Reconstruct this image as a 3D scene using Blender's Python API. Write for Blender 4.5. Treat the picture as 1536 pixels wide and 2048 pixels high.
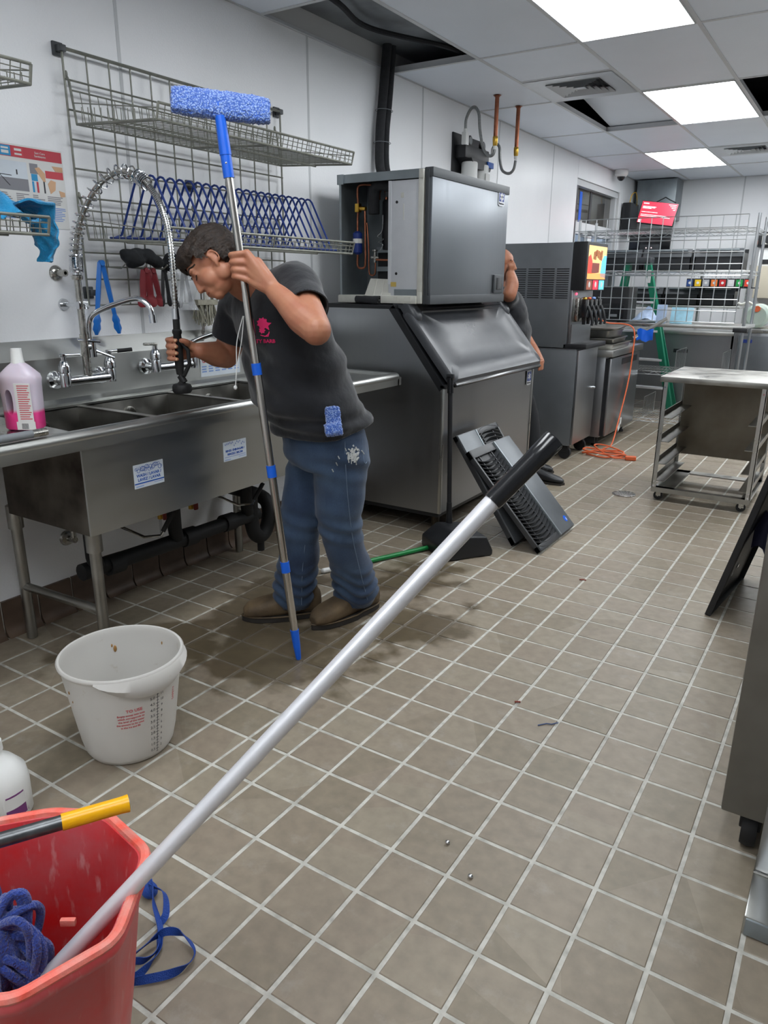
import bpy, bmesh, math, random
from mathutils import Vector, Matrix, noise
random.seed(7)
for _o in list(bpy.data.objects): bpy.data.objects.remove(_o)
SC = bpy.context.scene
COL = SC.collection
V = Vector
PI = math.pi

# ---------------------------------------------------------------- camera
cam_d = bpy.data.cameras.new('camera'); cam = bpy.data.objects.new('camera', cam_d); COL.objects.link(cam)
cam_d.sensor_fit = 'VERTICAL'; cam_d.sensor_height = 36.0; cam_d.sensor_width = 27.0
cam_d.lens = 36.0 * 1467.04 / 2048.0
cam_d.clip_start = 0.02; cam_d.clip_end = 60
def cam_axes(yaw, pitch, roll):
    fw = V((-math.sin(yaw)*math.cos(pitch), math.cos(yaw)*math.cos(pitch), -math.sin(pitch)))
    r = V((math.cos(yaw), math.sin(yaw), 0)); u = r.cross(fw)
    return math.cos(roll)*r + math.sin(roll)*u, -math.sin(roll)*r + math.cos(roll)*u, fw
CR, CU, CF = cam_axes(.5679, .3026, .0068)
CAM = V((2.742, 0.0, 1.381))
cam.matrix_world = Matrix(((CR.x, CU.x, -CF.x, CAM.x), (CR.y, CU.y, -CF.y, CAM.y), (CR.z, CU.z, -CF.z, CAM.z), (0, 0, 0, 1)))
SC.camera = cam

# ---------------------------------------------------------------- world and exposure
W = bpy.data.worlds.new('world'); SC.world = W; W.use_nodes = True
W.node_tree.nodes['Background'].inputs[0].default_value = (.55, .68, .9, 1)
W.node_tree.nodes['Background'].inputs[1].default_value = 0.6
SC.view_settings.view_transform = 'Standard'; SC.view_settings.look = 'None'
SC.view_settings.gamma = 1.0; SC.view_settings.use_curve_mapping = False
SC.view_settings.exposure = 0.3
LED_STRENGTH = 9.5
LED_COLOR = (0.93, 0.97, 1.0)

# ---------------------------------------------------------------- materials
def newmat(name):
    m = bpy.data.materials.new(name); m.use_nodes = True
    nt = m.node_tree; b = nt.nodes['Principled BSDF']
    return m, nt, b
def N(nt, t, **kw):
    n = nt.nodes.new(t)
    for k, v in kw.items():
        if k.startswith('i_'): n.inputs[k[2:].replace('_', ' ')].default_value = v
        else: setattr(n, k, v)
    return n
def c4(c): return (c[0], c[1], c[2], 1.0)
def srgb(r, g, b):
    def f(v):
        v /= 255.0
        return v/12.92 if v <= .04045 else ((v+.055)/1.055)**2.4
    return (f(r), f(g), f(b))
def mat(name, col, rough=.5, metal=0.0, var=0.0, vscale=6.0, bump=0.0, bscale=60.0, stretch=None, trans=0.0,
        emit=None, estr=0.0, alpha=1.0, coat=0.0, spec=.5, col2=None, rvar=0.0, ior=1.45, sss=0.0, sheen=0.0, aniso=0.0, detail=4.0):
    m, nt, b = newmat(name)
    b.inputs['Base Color'].default_value = c4(col); b.inputs['Roughness'].default_value = rough
    b.inputs['Metallic'].default_value = metal; b.inputs['IOR'].default_value = ior
    b.inputs['Specular IOR Level'].default_value = spec
    if trans: b.inputs['Transmission Weight'].default_value = trans
    if alpha < 1: b.inputs['Alpha'].default_value = alpha
    if coat: b.inputs['Coat Weight'].default_value = coat; b.inputs['Coat Roughness'].default_value = .1
    if emit: b.inputs['Emission Color'].default_value = c4(emit); b.inputs['Emission Strength'].default_value = estr
    if sheen: b.inputs['Sheen Weight'].default_value = sheen
    if sss:
        b.inputs['Subsurface Weight'].default_value = sss; b.inputs['Subsurface Radius'].default_value = (.012, .005, .003)
    if aniso: b.inputs['Anisotropic'].default_value = aniso
    if var or bump or rvar:
        tc = N(nt, 'ShaderNodeTexCoord'); mp = N(nt, 'ShaderNodeMapping')
        nt.links.new(tc.outputs['Object'], mp.inputs[0])
        if stretch: mp.inputs['Scale'].default_value = stretch
        if var or rvar:
            nz = N(nt, 'ShaderNodeTexNoise'); nz.inputs['Scale'].default_value = vscale; nz.inputs['Detail'].default_value = detail
            nt.links.new(mp.outputs[0], nz.inputs['Vector'])
            cr = N(nt, 'ShaderNodeValToRGB'); cr.color_ramp.elements[0].position = .3; cr.color_ramp.elements[1].position = .7
            c2 = col2 or tuple(max(0, min(1, v*(1-var))) for v in col)
            cr.color_ramp.elements[0].color = c4(c2); cr.color_ramp.elements[1].color = c4(col)
            nt.links.new(nz.outputs[0], cr.inputs[0])
            if var: nt.links.new(cr.outputs[0], b.inputs['Base Color'])
            if rvar:
                mr = N(nt, 'ShaderNodeMapRange'); mr.inputs[1].default_value = .3; mr.inputs[2].default_value = .7
                mr.inputs[3].default_value = max(0.02, rough-rvar); mr.inputs[4].default_value = min(1, rough+rvar)
                nt.links.new(nz.outputs[0], mr.inputs[0]); nt.links.new(mr.outputs[0], b.inputs['Roughness'])
        if bump:
            n2 = N(nt, 'ShaderNodeTexNoise'); n2.inputs['Scale'].default_value = bscale; n2.inputs['Detail'].default_value = 3
            nt.links.new(mp.outputs[0], n2.inputs['Vector'])
            bp = N(nt, 'ShaderNodeBump'); bp.inputs['Strength'].default_value = bump; bp.inputs['Distance'].default_value = .01
            nt.links.new(n2.outputs[0], bp.inputs['Height']); nt.links.new(bp.outputs[0], b.inputs['Normal'])
    return m
M = {}
# brushed stainless: the stretch axis is the one with a small scale number
M['steel'] = mat('stainless_steel', srgb(186, 186, 183), .3, 1, var=.08, vscale=4, rvar=.05, bump=.02, bscale=9)
M['steel_v'] = mat('stainless_brushed_upright', srgb(156, 158, 161), .33, 1, var=.03, vscale=22, rvar=.03, stretch=(2.2, 2.2, .06), bump=.10, bscale=2.2)
M['steel_h'] = mat('stainless_brushed_level', srgb(184, 185, 182), .34, 1, var=.06, vscale=5, rvar=.05, stretch=(3, .8, 3), detail=6)
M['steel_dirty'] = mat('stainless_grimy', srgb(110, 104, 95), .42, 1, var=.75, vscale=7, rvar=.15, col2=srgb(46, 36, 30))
M['steel_worn'] = mat('stainless_worn', srgb(165, 163, 157), .38, 1, var=.3, vscale=9, rvar=.12, bump=.03, bscale=30)
M['chrome'] = mat('chrome', srgb(205, 207, 210), .12, 1, rvar=.05, vscale=20)
M['chrome_dull'] = mat('chrome_dull', srgb(180, 178, 172), .26, 1, var=.25, vscale=40, rvar=.1)
M['wire'] = mat('epoxy_coated_wire', srgb(134, 135, 126), .42, .35, var=.25, vscale=30)
M['wire_chrome'] = mat('zinc_chrome_wire', srgb(190, 193, 195), .28, 1)
M['blue_wire'] = mat('blue_coated_wire', srgb(26, 52, 120), .35)
M['black'] = mat('black_plastic', srgb(30, 31, 34), .42, var=.25, vscale=20)
M['black_gloss'] = mat('black_gloss_plastic', srgb(22, 23, 26), .22, coat=.3)
M['black_lid'] = mat('charcoal_lid_plastic', srgb(66, 68, 72), .34, var=.22, vscale=5, rvar=.08, bump=.03, bscale=200)
M['rubber'] = mat('black_rubber', srgb(26, 26, 27), .65, var=.2, vscale=30)
M['foam'] = mat('black_foam_insulation', srgb(44, 45, 48), .85, var=.3, vscale=40, bump=.2, bscale=120)
M['white_pl'] = mat('white_plastic', srgb(225, 226, 224), .4, var=.05, vscale=10)
M['offwhite'] = mat('off_white_plastic', srgb(206, 205, 196), .45, var=.12, vscale=14)
M['grey_pl'] = mat('grey_plastic', srgb(120, 124, 128), .45, var=.1)
M['dark_grey'] = mat('dark_grey_paint', srgb(64, 67, 70), .42, var=.12, vscale=8)
M['charcoal'] = mat('charcoal_steel_paint', srgb(118, 122, 126), .42, .55, var=.12, vscale=7)
M['blue'] = mat('bright_blue_plastic', srgb(20, 92, 205), .35)
M['blue_tong'] = mat('blue_tong_nylon', srgb(18, 105, 190), .4)
M['yellow'] = mat('yellow_vinyl_grip', srgb(238, 172, 10), .3, var=.1, vscale=12)
M['red_pl'] = mat('red_bucket_plastic', srgb(196, 44, 42), .42, var=.45, vscale=5, col2=srgb(165, 60, 62), rvar=.12, bump=.08, bscale=90)
M['copper'] = mat('copper_pipe', srgb(164, 104, 80), .36, 1, var=.35, vscale=30)
M['brass'] = mat('brass', srgb(200, 160, 70), .3, 1)
M['alu'] = mat('satin_aluminium', srgb(222, 222, 226), .42, .5, var=.06, vscale=30, stretch=(1, 1, 1))
M['green'] = mat('green_stick', srgb(16, 120, 58), .35)
M['ladder_green'] = mat('green_fibreglass', srgb(14, 112, 84), .45)
M['orange'] = mat('orange_cable', srgb(206, 96, 54), .45)
M['paper'] = mat('paper_white', srgb(214, 214, 212), .6)
M['sticker'] = mat('sticker_white', srgb(206, 214, 222), .45, var=.08, vscale=20)
M['ink_blue'] = mat('ink_blue', srgb(28, 84, 170), .5)
M['ink_red'] = mat('ink_red', srgb(196, 70, 80), .5)
M['ink_black'] = mat('ink_black', srgb(52, 52, 56), .6)
M['ink_grey'] = mat('ink_grey', srgb(130, 130, 136), .6)
M['ink_lblue'] = mat('ink_light_blue', srgb(120, 150, 205), .6)
M['poster_red'] = mat('poster_red', srgb(186, 62, 74), .5)
M['poster_blue'] = mat('poster_blue', srgb(40, 140, 190), .5)
M['skin_ink'] = mat('printed_skin_tone', srgb(205, 165, 130), .6)
M['glass'] = mat('window_glass', (.8, .85, .88), .03, trans=1.0, ior=1.45)

# ---------------------------------------------------------------- mesh builder
class B:
    """collects shapes into one mesh; every shape may be moved by the matrix in .m"""
    def __init__(s, m=None): s.v = []; s.f = []; s.m = m; s.mi = []; s.cur = 0
    def add(s, vs, fs):
        o = len(s.v)
        for p in vs:
            p = V(p)
            s.v.append(s.m @ p if s.m else p)
        for f in fs: s.f.append(tuple(i+o for i in f)); s.mi.append(s.cur)
        return s
    def box(s, a, b, bev=0.0):
        x0, y0, z0 = (min(a[i], b[i]) for i in range(3)); x1, y1, z1 = (max(a[i], b[i]) for i in range(3))
        if bev <= 0:
            vs = [(x0,y0,z0),(x1,y0,z0),(x1,y1,z0),(x0,y1,z0),(x0,y0,z1),(x1,y0,z1),(x1,y1,z1),(x0,y1,z1)]
            return s.add(vs, [(0,3,2,1),(4,5,6,7),(0,1,5,4),(1,2,6,5),(2,3,7,6),(3,0,4,7)])
        bm = bmesh.new(); bmesh.ops.create_cube(bm, size=1)
        for v in bm.verts: v.co = V(((x0+x1)/2+v.co.x*(x1-x0), (y0+y1)/2+v.co.y*(y1-y0), (z0+z1)/2+v.co.z*(z1-z0)))
        bmesh.ops.bevel(bm, geom=bm.edges[:], offset=min(bev, .49*min(x1-x0, y1-y0, z1-z0)), segments=2, affect='EDGES', profile=.6)
        return s.bm(bm)
    def bm(s, bm):
        bm.verts.index_update(); s.add([v.co.copy() for v in bm.verts], [tuple(v.index for v in f.verts) for f in bm.faces]); bm.free(); return s
    def frame(s, d, up=None):
        d = d.normalized(); a = V((0,0,1)) if abs(d.z) < .93 else V((1,0,0))
        if up is not None: a = V(up)
        x = d.cross(a)
        if x.length < 1e-5: x = d.cross(V((0,1,0)))
        x.normalize(); return x, x.cross(d).normalized()
    def cyl(s, a, b, r, r2=None, n=12, cap=True):
        return s.tube([a, b], [r, r if r2 is None else r2], n, cap)
    def tube(s, pts, r, n=8, cap=True, closed=False):
        pts = [V(p) for p in pts]; k = len(pts)
        rs = r if isinstance(r, (list, tuple)) else [r]*k
        vs = []; x = None
        for i in range(k):
            if closed: d = pts[(i+1) % k]-pts[i-1]
            else: d = pts[min(i+1, k-1)]-pts[max(i-1, 0)]
            if d.length < 1e-9: d = V((0,0,1))
            d.normalize()
            if x is None: x, y = s.frame(d)
            else:
                x = x - d*x.dot(d)
                if x.length < 1e-6: x, y = s.frame(d)
                x.normalize(); y = x.cross(d).normalized()
            y = d.cross(x).normalized()
            for j in range(n):
                t = 2*PI*j/n; vs.append(pts[i]+rs[i]*(math.cos(t)*x+math.sin(t)*y))
        fs = []
        for i in range(k if closed else k-1):
            for j in range(n):
                a = i*n+j; b = i*n+(j+1) % n; c = ((i+1) % k)*n+(j+1) % n; d = ((i+1) % k)*n+j
                fs.append((a, b, c, d))
        if cap and not closed:
            fs.append(tuple(range(n-1, -1, -1))); fs.append(tuple((k-1)*n+j for j in range(n)))
        return s.add(vs, fs)
    def lathe(s, prof, o=(0,0,0), n=24, ax='z', closed=False):
        vs = []; fs = []; k = len(prof)
        for r, h in prof:
            for j in range(n):
                t = 2*PI*j/n; p = (r*math.cos(t), r*math.sin(t), h)
                if ax == 'x': p = (p[2], p[0], p[1])
                if ax == 'y': p = (p[1], p[2], p[0])
                vs.append((p[0]+o[0], p[1]+o[1], p[2]+o[2]))
        for i in range(k if closed else k-1):
            for j in range(n): fs.append((i*n+j, i*n+(j+1) % n, ((i+1) % k)*n+(j+1) % n, ((i+1) % k)*n+j))
        if not closed:
            if prof[0][0] > 1e-6: fs.append(tuple(range(n-1, -1, -1)))
            if prof[-1][0] > 1e-6: fs.append(tuple((k-1)*n+j for j in range(n)))
        return s.add(vs, fs)
    def prism(s, poly, d0, d1, ax='y'):
        """polygon in the plane normal to ax, extruded from d0 to d1: ax y -> (x,z), x -> (y,z), z -> (x,y)"""
        def P(p, d): return {'y': (p[0], d, p[1]), 'x': (d, p[0], p[1]), 'z': (p[0], p[1], d)}[ax]
        k = len(poly); vs = [P(p, d0) for p in poly]+[P(p, d1) for p in poly]
        return s.add(vs, [tuple(range(k-1, -1, -1)), tuple(range(k, 2*k))]+[(i, (i+1) % k, k+(i+1) % k, k+i) for i in range(k)])
    def ell(s, c, r, n=16, m=10, rot=None):
        vs = []; fs = []; c = V(c)
        for i in range(m+1):
            p = PI*i/m
            for j in range(n):
                t = 2*PI*j/n; q = V((r[0]*math.sin(p)*math.cos(t), r[1]*math.sin(p)*math.sin(t), r[2]*math.cos(p)))
                vs.append(c+(rot @ q if rot else q))
        for i in range(m):
            for j in range(n): fs.append((i*n+j, (i+1)*n+j, (i+1)*n+(j+1) % n, i*n+(j+1) % n))
        return s.add(vs, fs)
    def quad(s, a, b, c, d): return s.add([a, b, c, d], [(0, 1, 2, 3)])
    def sheet(s, grid, th=0.0):
        """grid[i][j] of points -> surface; th gives it thickness"""
        n = len(grid); m = len(grid[0]); top = [V(p) for r in grid for p in r]
        def nrm(i, j):
            a = V(grid[min(i+1, n-1)][j])-V(grid[max(i-1, 0)][j]); b = V(grid[i][min(j+1, m-1)])-V(grid[i][max(j-1, 0)])
            q = a.cross(b); return q.normalized() if q.length > 1e-9 else V((0,0,1))
        fs = [(i*m+j, (i+1)*m+j, (i+1)*m+j+1, i*m+j+1) for i in range(n-1) for j in range(m-1)]
        if th <= 0: return s.add(top, fs)
        bot = [top[i*m+j]-th*nrm(i, j) for i in range(n) for j in range(m)]; K = n*m
        fs += [tuple(K+q for q in reversed(f)) for f in fs]
        rim = [i*m for i in range(n)]+[(n-1)*m+j for j in range(1, m)]+[i*m+m-1 for i in range(n-2, -1, -1)]+[j for j in range(m-2, 0, -1)]
        for a, b in zip(rim, rim[1:]+rim[:1]): fs.append((b, a, K+a, K+b))
        return s.add(top+bot, fs)
    def ribbon(s, pts, w, ups, th=.001):
        pts = [V(p) for p in pts]; g = []
        for i, p in enumerate(pts):
            d = (pts[min(i+1, len(pts)-1)]-pts[max(i-1, 0)]).normalized(); u = V(ups[i]); u = (u-d*u.dot(d)).normalized()
            g.append([p-u*w/2, p+u*w/2])
        return s.sheet(g, th)

def wloc(o):
    p = V((0,0,0))
    while o is not None: p = p+o.location; o = o.parent
    return p
def mk(name, b, m, parent=None, smooth=38, mats=None, org=None, keep=False):
    """one mesh object out of a builder holding world coordinates; its origin goes to the foot of the shape"""
    me = bpy.data.meshes.new(name)
    if keep: o0 = V((0,0,0))
    else:
        xs = [p.x for p in b.v]; ys = [p.y for p in b.v]; zs = [p.z for p in b.v]
        o0 = V(((min(xs)+max(xs))/2, (min(ys)+max(ys))/2, min(zs))) if org is None else V(org)
    me.from_pydata([p-o0 for p in b.v], [], b.f)
    me.validate(); me.update()
    for q in ([M[m] if isinstance(m, str) else m] + [M[k] if isinstance(k, str) else k for k in (mats or [])]): me.materials.append(q)
    if mats and len(b.mi) == len(me.polygons): me.polygons.foreach_set('material_index', b.mi)
    if smooth:
        me.polygons.foreach_set('use_smooth', [True]*len(me.polygons)); me.set_sharp_from_angle(angle=math.radians(smooth))
    bm = bmesh.new(); bm.from_mesh(me); bmesh.ops.recalc_face_normals(bm, faces=bm.faces[:]); bm.to_mesh(me); bm.free()
    o = bpy.data.objects.new(name, me); COL.objects.link(o)
    if parent is not None: o.parent = parent; o.location = o0-wloc(parent)
    else: o.location = o0
    return o
def tag(o, label=None, cat=None, group=None, kind=None):
    if label: o['label'] = label
    if cat: o['category'] = cat
    if group: o['group'] = group
    if kind: o['kind'] = kind
    return o
def thing(name, loc, label, cat, group=None):
    o = bpy.data.objects.new(name, None); COL.objects.link(o); o.empty_display_size = .05
    o.location = loc; return tag(o, label, cat, group)
def inst(o, name, loc, parent=None, rot=None):
    """a copy of a mesh object that shares its mesh"""
    c = bpy.data.objects.new(name, o.data); COL.objects.link(c); c.parent = parent
    c.location = V(loc)-(wloc(parent) if parent else V((0,0,0)))
    if rot: c.rotation_euler = rot
    return c
def copy_tree(o, dloc=None, parent=None):
    c = o.copy(); COL.objects.link(c); c.parent = parent
    if dloc is not None: c.location = c.location+V(dloc)
    for ch in list(o.children): copy_tree(ch, None, c)
    return c
def text_b(txt, size, mtx, th=.0006, align='CENTER', bold=0.0):
    """lettering as flat mesh: the text lies in local x (reading) / y (up), moved by mtx"""
    cu = bpy.data.curves.new('lettering', 'FONT'); cu.body = txt; cu.size = size; cu.align_x = align; cu.align_y = 'CENTER'
    cu.extrude = th; cu.offset = bold; cu.resolution_u = 2
    ob = bpy.data.objects.new('lettering', cu); COL.objects.link(ob)
    dg = bpy.context.evaluated_depsgraph_get(); me = bpy.data.meshes.new_from_object(ob.evaluated_get(dg))
    b = B(mtx); b.add([v.co.copy() for v in me.vertices], [tuple(p.vertices) for p in me.polygons])
    bpy.data.objects.remove(ob); bpy.data.curves.remove(cu); bpy.data.meshes.remove(me)
    return b
def axes_m(o, x, y, z=None):
    x = V(x).normalized(); y = V(y); y = (y-x*y.dot(x)).normalized(); z = x.cross(y)
    return Matrix(((x.x, y.x, z.x, o[0]), (x.y, y.y, z.y, o[1]), (x.z, y.z, z.z, o[2]), (0,0,0,1)))
def spline(pts, n=8):
    """Catmull-Rom through the points"""
    pts = [V(p) for p in pts]; q = [pts[0]]+pts+[pts[-1]]; out = []
    for i in range(1, len(q)-2):
        a, b, c, d = q[i-1], q[i], q[i+1], q[i+2]
        for k in range(n):
            t = k/n; out.append(.5*((2*b)+(c-a)*t+(2*a-5*b+4*c-d)*t*t+(3*b-a-3*c+d)*t**3))
    out.append(pts[-1]); return out
# ================================================================ the room
H = 2.62
XR, Y0, Y1 = 4.6, -1.9, 10.35
# wet patch and grime on floor share one mask built from world position
def floor_masks(nt):
    ge = N(nt, 'ShaderNodeNewGeometry')
    sep = N(nt, 'ShaderNodeSeparateXYZ'); nt.links.new(ge.outputs['Position'], sep.inputs[0])
    def blob(cx, cy, rx, ry, ang=0.0):
        mp = N(nt, 'ShaderNodeMapping'); mp.vector_type = 'TEXTURE'
        mp.inputs['Location'].default_value = (cx, cy, 0); mp.inputs['Rotation'].default_value = (0, 0, ang); mp.inputs['Scale'].default_value = (rx, ry, 1)
        nt.links.new(ge.outputs['Position'], mp.inputs[0])
        ln = N(nt, 'ShaderNodeVectorMath', operation='LENGTH'); nt.links.new(mp.outputs[0], ln.inputs[0]); return ln.outputs['Value']
    n1 = N(nt, 'ShaderNodeTexNoise'); n1.inputs['Scale'].default_value = 7.0; n1.inputs['Detail'].default_value = 5.0
    nt.links.new(ge.outputs['Position'], n1.inputs['Vector'])
    outs = []
    for a in ((.98, 1.98, .42, .36, .5), (.55, 1.75, .5, .22, .9), (1.30, 2.42, .36, .2, .9), (.62, 2.3, .2, .5, 0), (1.05, 2.85, .22, .4, -.3)):
        o = blob(*a)
        sub = N(nt, 'ShaderNodeMath', operation='SUBTRACT'); sub.inputs[0].default_value = 1.0; nt.links.new(o, sub.inputs[1]); outs.append(sub.outputs[0])
    cur = outs[0]
    for o in outs[1:]:
        mx = N(nt, 'ShaderNodeMath', operation='MAXIMUM'); nt.links.new(cur, mx.inputs[0]); nt.links.new(o, mx.inputs[1]); cur = mx.outputs[0]
    ad = N(nt, 'ShaderNodeMath', operation='MULTIPLY_ADD'); nt.links.new(n1.outputs[0], ad.inputs[0]); ad.inputs[1].default_value = 2.4; ad.inputs[2].default_value = -1.25
    sm = N(nt, 'ShaderNodeMath', operation='ADD'); nt.links.new(ad.outputs[0], sm.inputs[0]); nt.links.new(cur, sm.inputs[1])
    mr = N(nt, 'ShaderNodeMapRange'); mr.inputs[1].default_value = -.05; mr.inputs[2].default_value = .30
    nt.links.new(sm.outputs[0], mr.inputs[0])
    return ge, mr.outputs[0]
def tile_mat():
    m, nt, b = newmat('quarry_tile')
    ge, wet = floor_masks(nt)
    oi = N(nt, 'ShaderNodeObjectInfo')
    vc = N(nt, 'ShaderNodeTexVoronoi'); vc.feature = 'F1'; vc.inputs['Randomness'].default_value = 0.0; vc.inputs['Scale'].default_value = 1/.159
    mpv = N(nt, 'ShaderNodeMapping'); mpv.inputs['Location'].default_value = (-1.78, -1.147, 0); nt.links.new(ge.outputs['Position'], mpv.inputs[0])
    sn = N(nt, 'ShaderNodeVectorMath', operation='SNAP'); sn.inputs[1].default_value = (.159, .159, 9.0); nt.links.new(mpv.outputs[0], sn.inputs[0])
    wn = N(nt, 'ShaderNodeTexWhiteNoise'); nt.links.new(sn.outputs[0], wn.inputs['Vector']); nt.nodes.remove(vc)
    cr = N(nt, 'ShaderNodeValToRGB'); e = cr.color_ramp.elements
    e[0].position = 0; e[0].color = c4(srgb(125, 115, 98)); e[1].position = 1; e[1].color = c4(srgb(138, 128, 112))
    k = e.new(.5); k.color = c4(srgb(133, 121, 106)); nt.links.new(wn.outputs['Value'], cr.inputs[0])
    nz = N(nt, 'ShaderNodeTexNoise'); nz.inputs['Scale'].default_value = 26; nz.inputs['Detail'].default_value = 6; nt.links.new(ge.outputs['Position'], nz.inputs['Vector'])
    mr = N(nt, 'ShaderNodeMapRange'); mr.inputs[1].default_value = .3; mr.inputs[2].default_value = .7; mr.inputs[3].default_value = .86; mr.inputs[4].default_value = 1.1
    nt.links.new(nz.outputs[0], mr.inputs[0])
    mul = N(nt, 'ShaderNodeMix', data_type='RGBA', blend_type='MULTIPLY'); mul.inputs[0].default_value = 1
    nt.links.new(cr.outputs[0], mul.inputs[6]); nt.links.new(mr.outputs[0], mul.inputs[7])
    # limescale haze, drifting in large clouds
    n2 = N(nt, 'ShaderNodeTexNoise'); n2.inputs['Scale'].default_value = 9; n2.inputs['Detail'].default_value = 8; n2.inputs['Roughness'].default_value = .7; nt.links.new(ge.outputs['Position'], n2.inputs['Vector'])
    r2 = N(nt, 'ShaderNodeMapRange'); r2.inputs[1].default_value = .56; r2.inputs[2].default_value = .8; r2.inputs[4].default_value = .4; nt.links.new(n2.outputs[0], r2.inputs[0])
    hz = N(nt, 'ShaderNodeMix', data_type='RGBA'); nt.links.new(r2.outputs[0], hz.inputs[0]); nt.links.new(mul.outputs[2], hz.inputs[6]); hz.inputs[7].default_value = c4(srgb(168, 164, 158))
    wt = N(nt, 'ShaderNodeMix', data_type='RGBA', blend_type='MULTIPLY'); nt.links.new(wet, wt.inputs[0]); nt.links.new(hz.outputs[2], wt.inputs[6]); wt.inputs[7].default_value = c4((.46, .43, .36))
    nt.links.new(wt.outputs[2], b.inputs['Base Color'])
    rr = N(nt, 'ShaderNodeMapRange'); rr.inputs[3].default_value = .47; rr.inputs[4].default_value = .3; nt.links.new(wet, rr.inputs[0]); nt.links.new(rr.outputs[0], b.inputs['Roughness'])
    bp = N(nt, 'ShaderNodeBump'); bp.inputs['Strength'].default_value = .12; bp.inputs['Distance'].default_value = .004
    nt.links.new(n2.outputs[0], bp.inputs['Height']); nt.links.new(bp.outputs[0], b.inputs['Normal'])
    return m
def grout_mat():
    m, nt, b = newmat('floor_grout')
    ge, wet = floor_masks(nt)
    nz = N(nt, 'ShaderNodeTexNoise'); nz.inputs['Scale'].default_value = 30; nz.inputs['Detail'].default_value = 6; nt.links.new(ge.outputs['Position'], nz.inputs['Vector'])
    cr = N(nt, 'ShaderNodeValToRGB'); e = cr.color_ramp.elements
    e[0].position = .3; e[0].color = c4(srgb(156, 154, 146)); e[1].position = .6; e[1].color = c4(srgb(190, 188, 180)); nt.links.new(nz.outputs[0], cr.inputs[0])
    wt = N(nt, 'ShaderNodeMix', data_type='RGBA'); nt.links.new(wet, wt.inputs[0]); nt.links.new(cr.outputs[0], wt.inputs[6]); wt.inputs[7].default_value = c4(srgb(92, 84, 72))
    nt.links.new(wt.outputs[2], b.inputs['Base Color']); b.inputs['Roughness'].default_value = .75
    return m
M['tile'] = tile_mat(); M['grout'] = grout_mat()
floor = tag(mk('floor', B().box((-.1, Y0-.1, -.12), (XR+.1, Y1+.1, -.0022)), 'grout', smooth=0), kind='structure')
floor['label'] = 'light grey grouted floor laid with square brown quarry tiles'
TP, TS = .159, .1482
def tile_shape(b, cx, cy, dz=0.0, tx=0.0, ty=0.0):
    h = TS/2; q = h-.0016; vs = []
    for zz, s in ((-.012, h), (-.0012, h), (0, q)):
        for sx, sy in ((-1,-1),(1,-1),(1,1),(-1,1)):
            vs.append((cx+sx*s, cy+sy*s, zz+dz+tx*sx+ty*sy))
    return b.add(vs, [(0,1,5,4),(1,2,6,5),(2,3,7,6),(3,0,4,7),(4,5,9,8),(5,6,10,9),(6,7,11,10),(7,4,8,11),(8,9,10,11)])
def to_px(p):
    d = V(p)-CAM; z = d.dot(CF)
    if z < .1: return None
    return (768+1467.04*d.dot(CR)/z, 1024-1467.04*d.dot(CU)/z, z)
cells = []
for i in range(-11, 18):
    for j in range(-20, 59):
        cx, cy = 1.78+(i+.5)*TP, 1.147+(j+.5)*TP
        if cx < .03 or cx > XR-.03 or cy < Y0+.05 or cy > Y1-.05: continue
        p = to_px((cx, cy, 0)); vis = p is not None and -60 < p[0] < 1600 and p[1] < 2120
        if vis and (cx < .9 and 3.5 < cy < 4.9 or cx > 2.66 and cy > 1.8): vis = False
        cells.append((0 if vis else 1, p[2] if p else 99, cx, cy))
cells.sort()
base_tile = None; rest = B()
for k, (hid, dep, cx, cy) in enumerate(cells):
    dz, tx, ty = random.uniform(-.0004, .0004), random.uniform(-.0004, .0004), random.uniform(-.0004, .0004)
    if k < 300:
        if base_tile is None:
            base_tile = mk('tile', tile_shape(B(), cx, cy), 'tile', floor, smooth=0, org=(cx, cy, 0))
        else:
            t = inst(base_tile, 'tile', (cx, cy, dz), floor); t.rotation_euler = (ty/TS*2, tx/TS*2, 0)
    else: tile_shape(rest, cx, cy, dz, tx, ty)
tag(mk('tile_field', rest, 'tile', floor, smooth=0), kind='stuff')

# ---- walls: white pebbled fibreglass panels with thin joint strips
def frp_mat():
    m, nt, b = newmat('pebbled_frp_panel')
    tc = N(nt, 'ShaderNodeNewGeometry')
    vo = N(nt, 'ShaderNodeTexVoronoi'); vo.inputs['Scale'].default_value = 130; nt.links.new(tc.outputs['Position'], vo.inputs['Vector'])
    nz = N(nt, 'ShaderNodeTexNoise'); nz.inputs['Scale'].default_value = 1.3; nz.inputs['Detail'].default_value = 5; nt.links.new(tc.outputs['Position'], nz.inputs['Vector'])
    cr = N(nt, 'ShaderNodeValToRGB'); e = cr.color_ramp.elements; e[0].position = .3; e[0].color = c4(srgb(228, 229, 231)); e[1].position = .7; e[1].color = c4(srgb(236, 237, 239))
    nt.links.new(nz.outputs[0], cr.inputs[0]); nt.links.new(cr.outputs[0], b.inputs['Base Color'])
    b.inputs['Roughness'].default_value = .36
    bp = N(nt, 'ShaderNodeBump'); bp.inputs['Strength'].default_value = .3; bp.inputs['Distance'].default_value = .0015
    nt.links.new(vo.outputs['Distance'], bp.inputs['Height']); nt.links.new(bp.outputs[0], b.inputs['Normal'])
    return m
M['frp'] = frp_mat()
M['wall_grey'] = mat('grey_wall_panel', srgb(150, 152, 154), .5, var=.1, vscale=2)
M['strip'] = mat('panel_joint_strip', srgb(196, 198, 200), .4)
M['wallcore'] = mat('wall_board', srgb(190, 190, 190), .8)
M['base_tile'] = mat('cove_base_tile', srgb(104, 86, 72), .45, var=.4, vscale=7, col2=srgb(70, 56, 46))
WY0, WY1, WZ1 = 7.93, 9.46, 2.42       # storefront opening in the left wall
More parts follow.
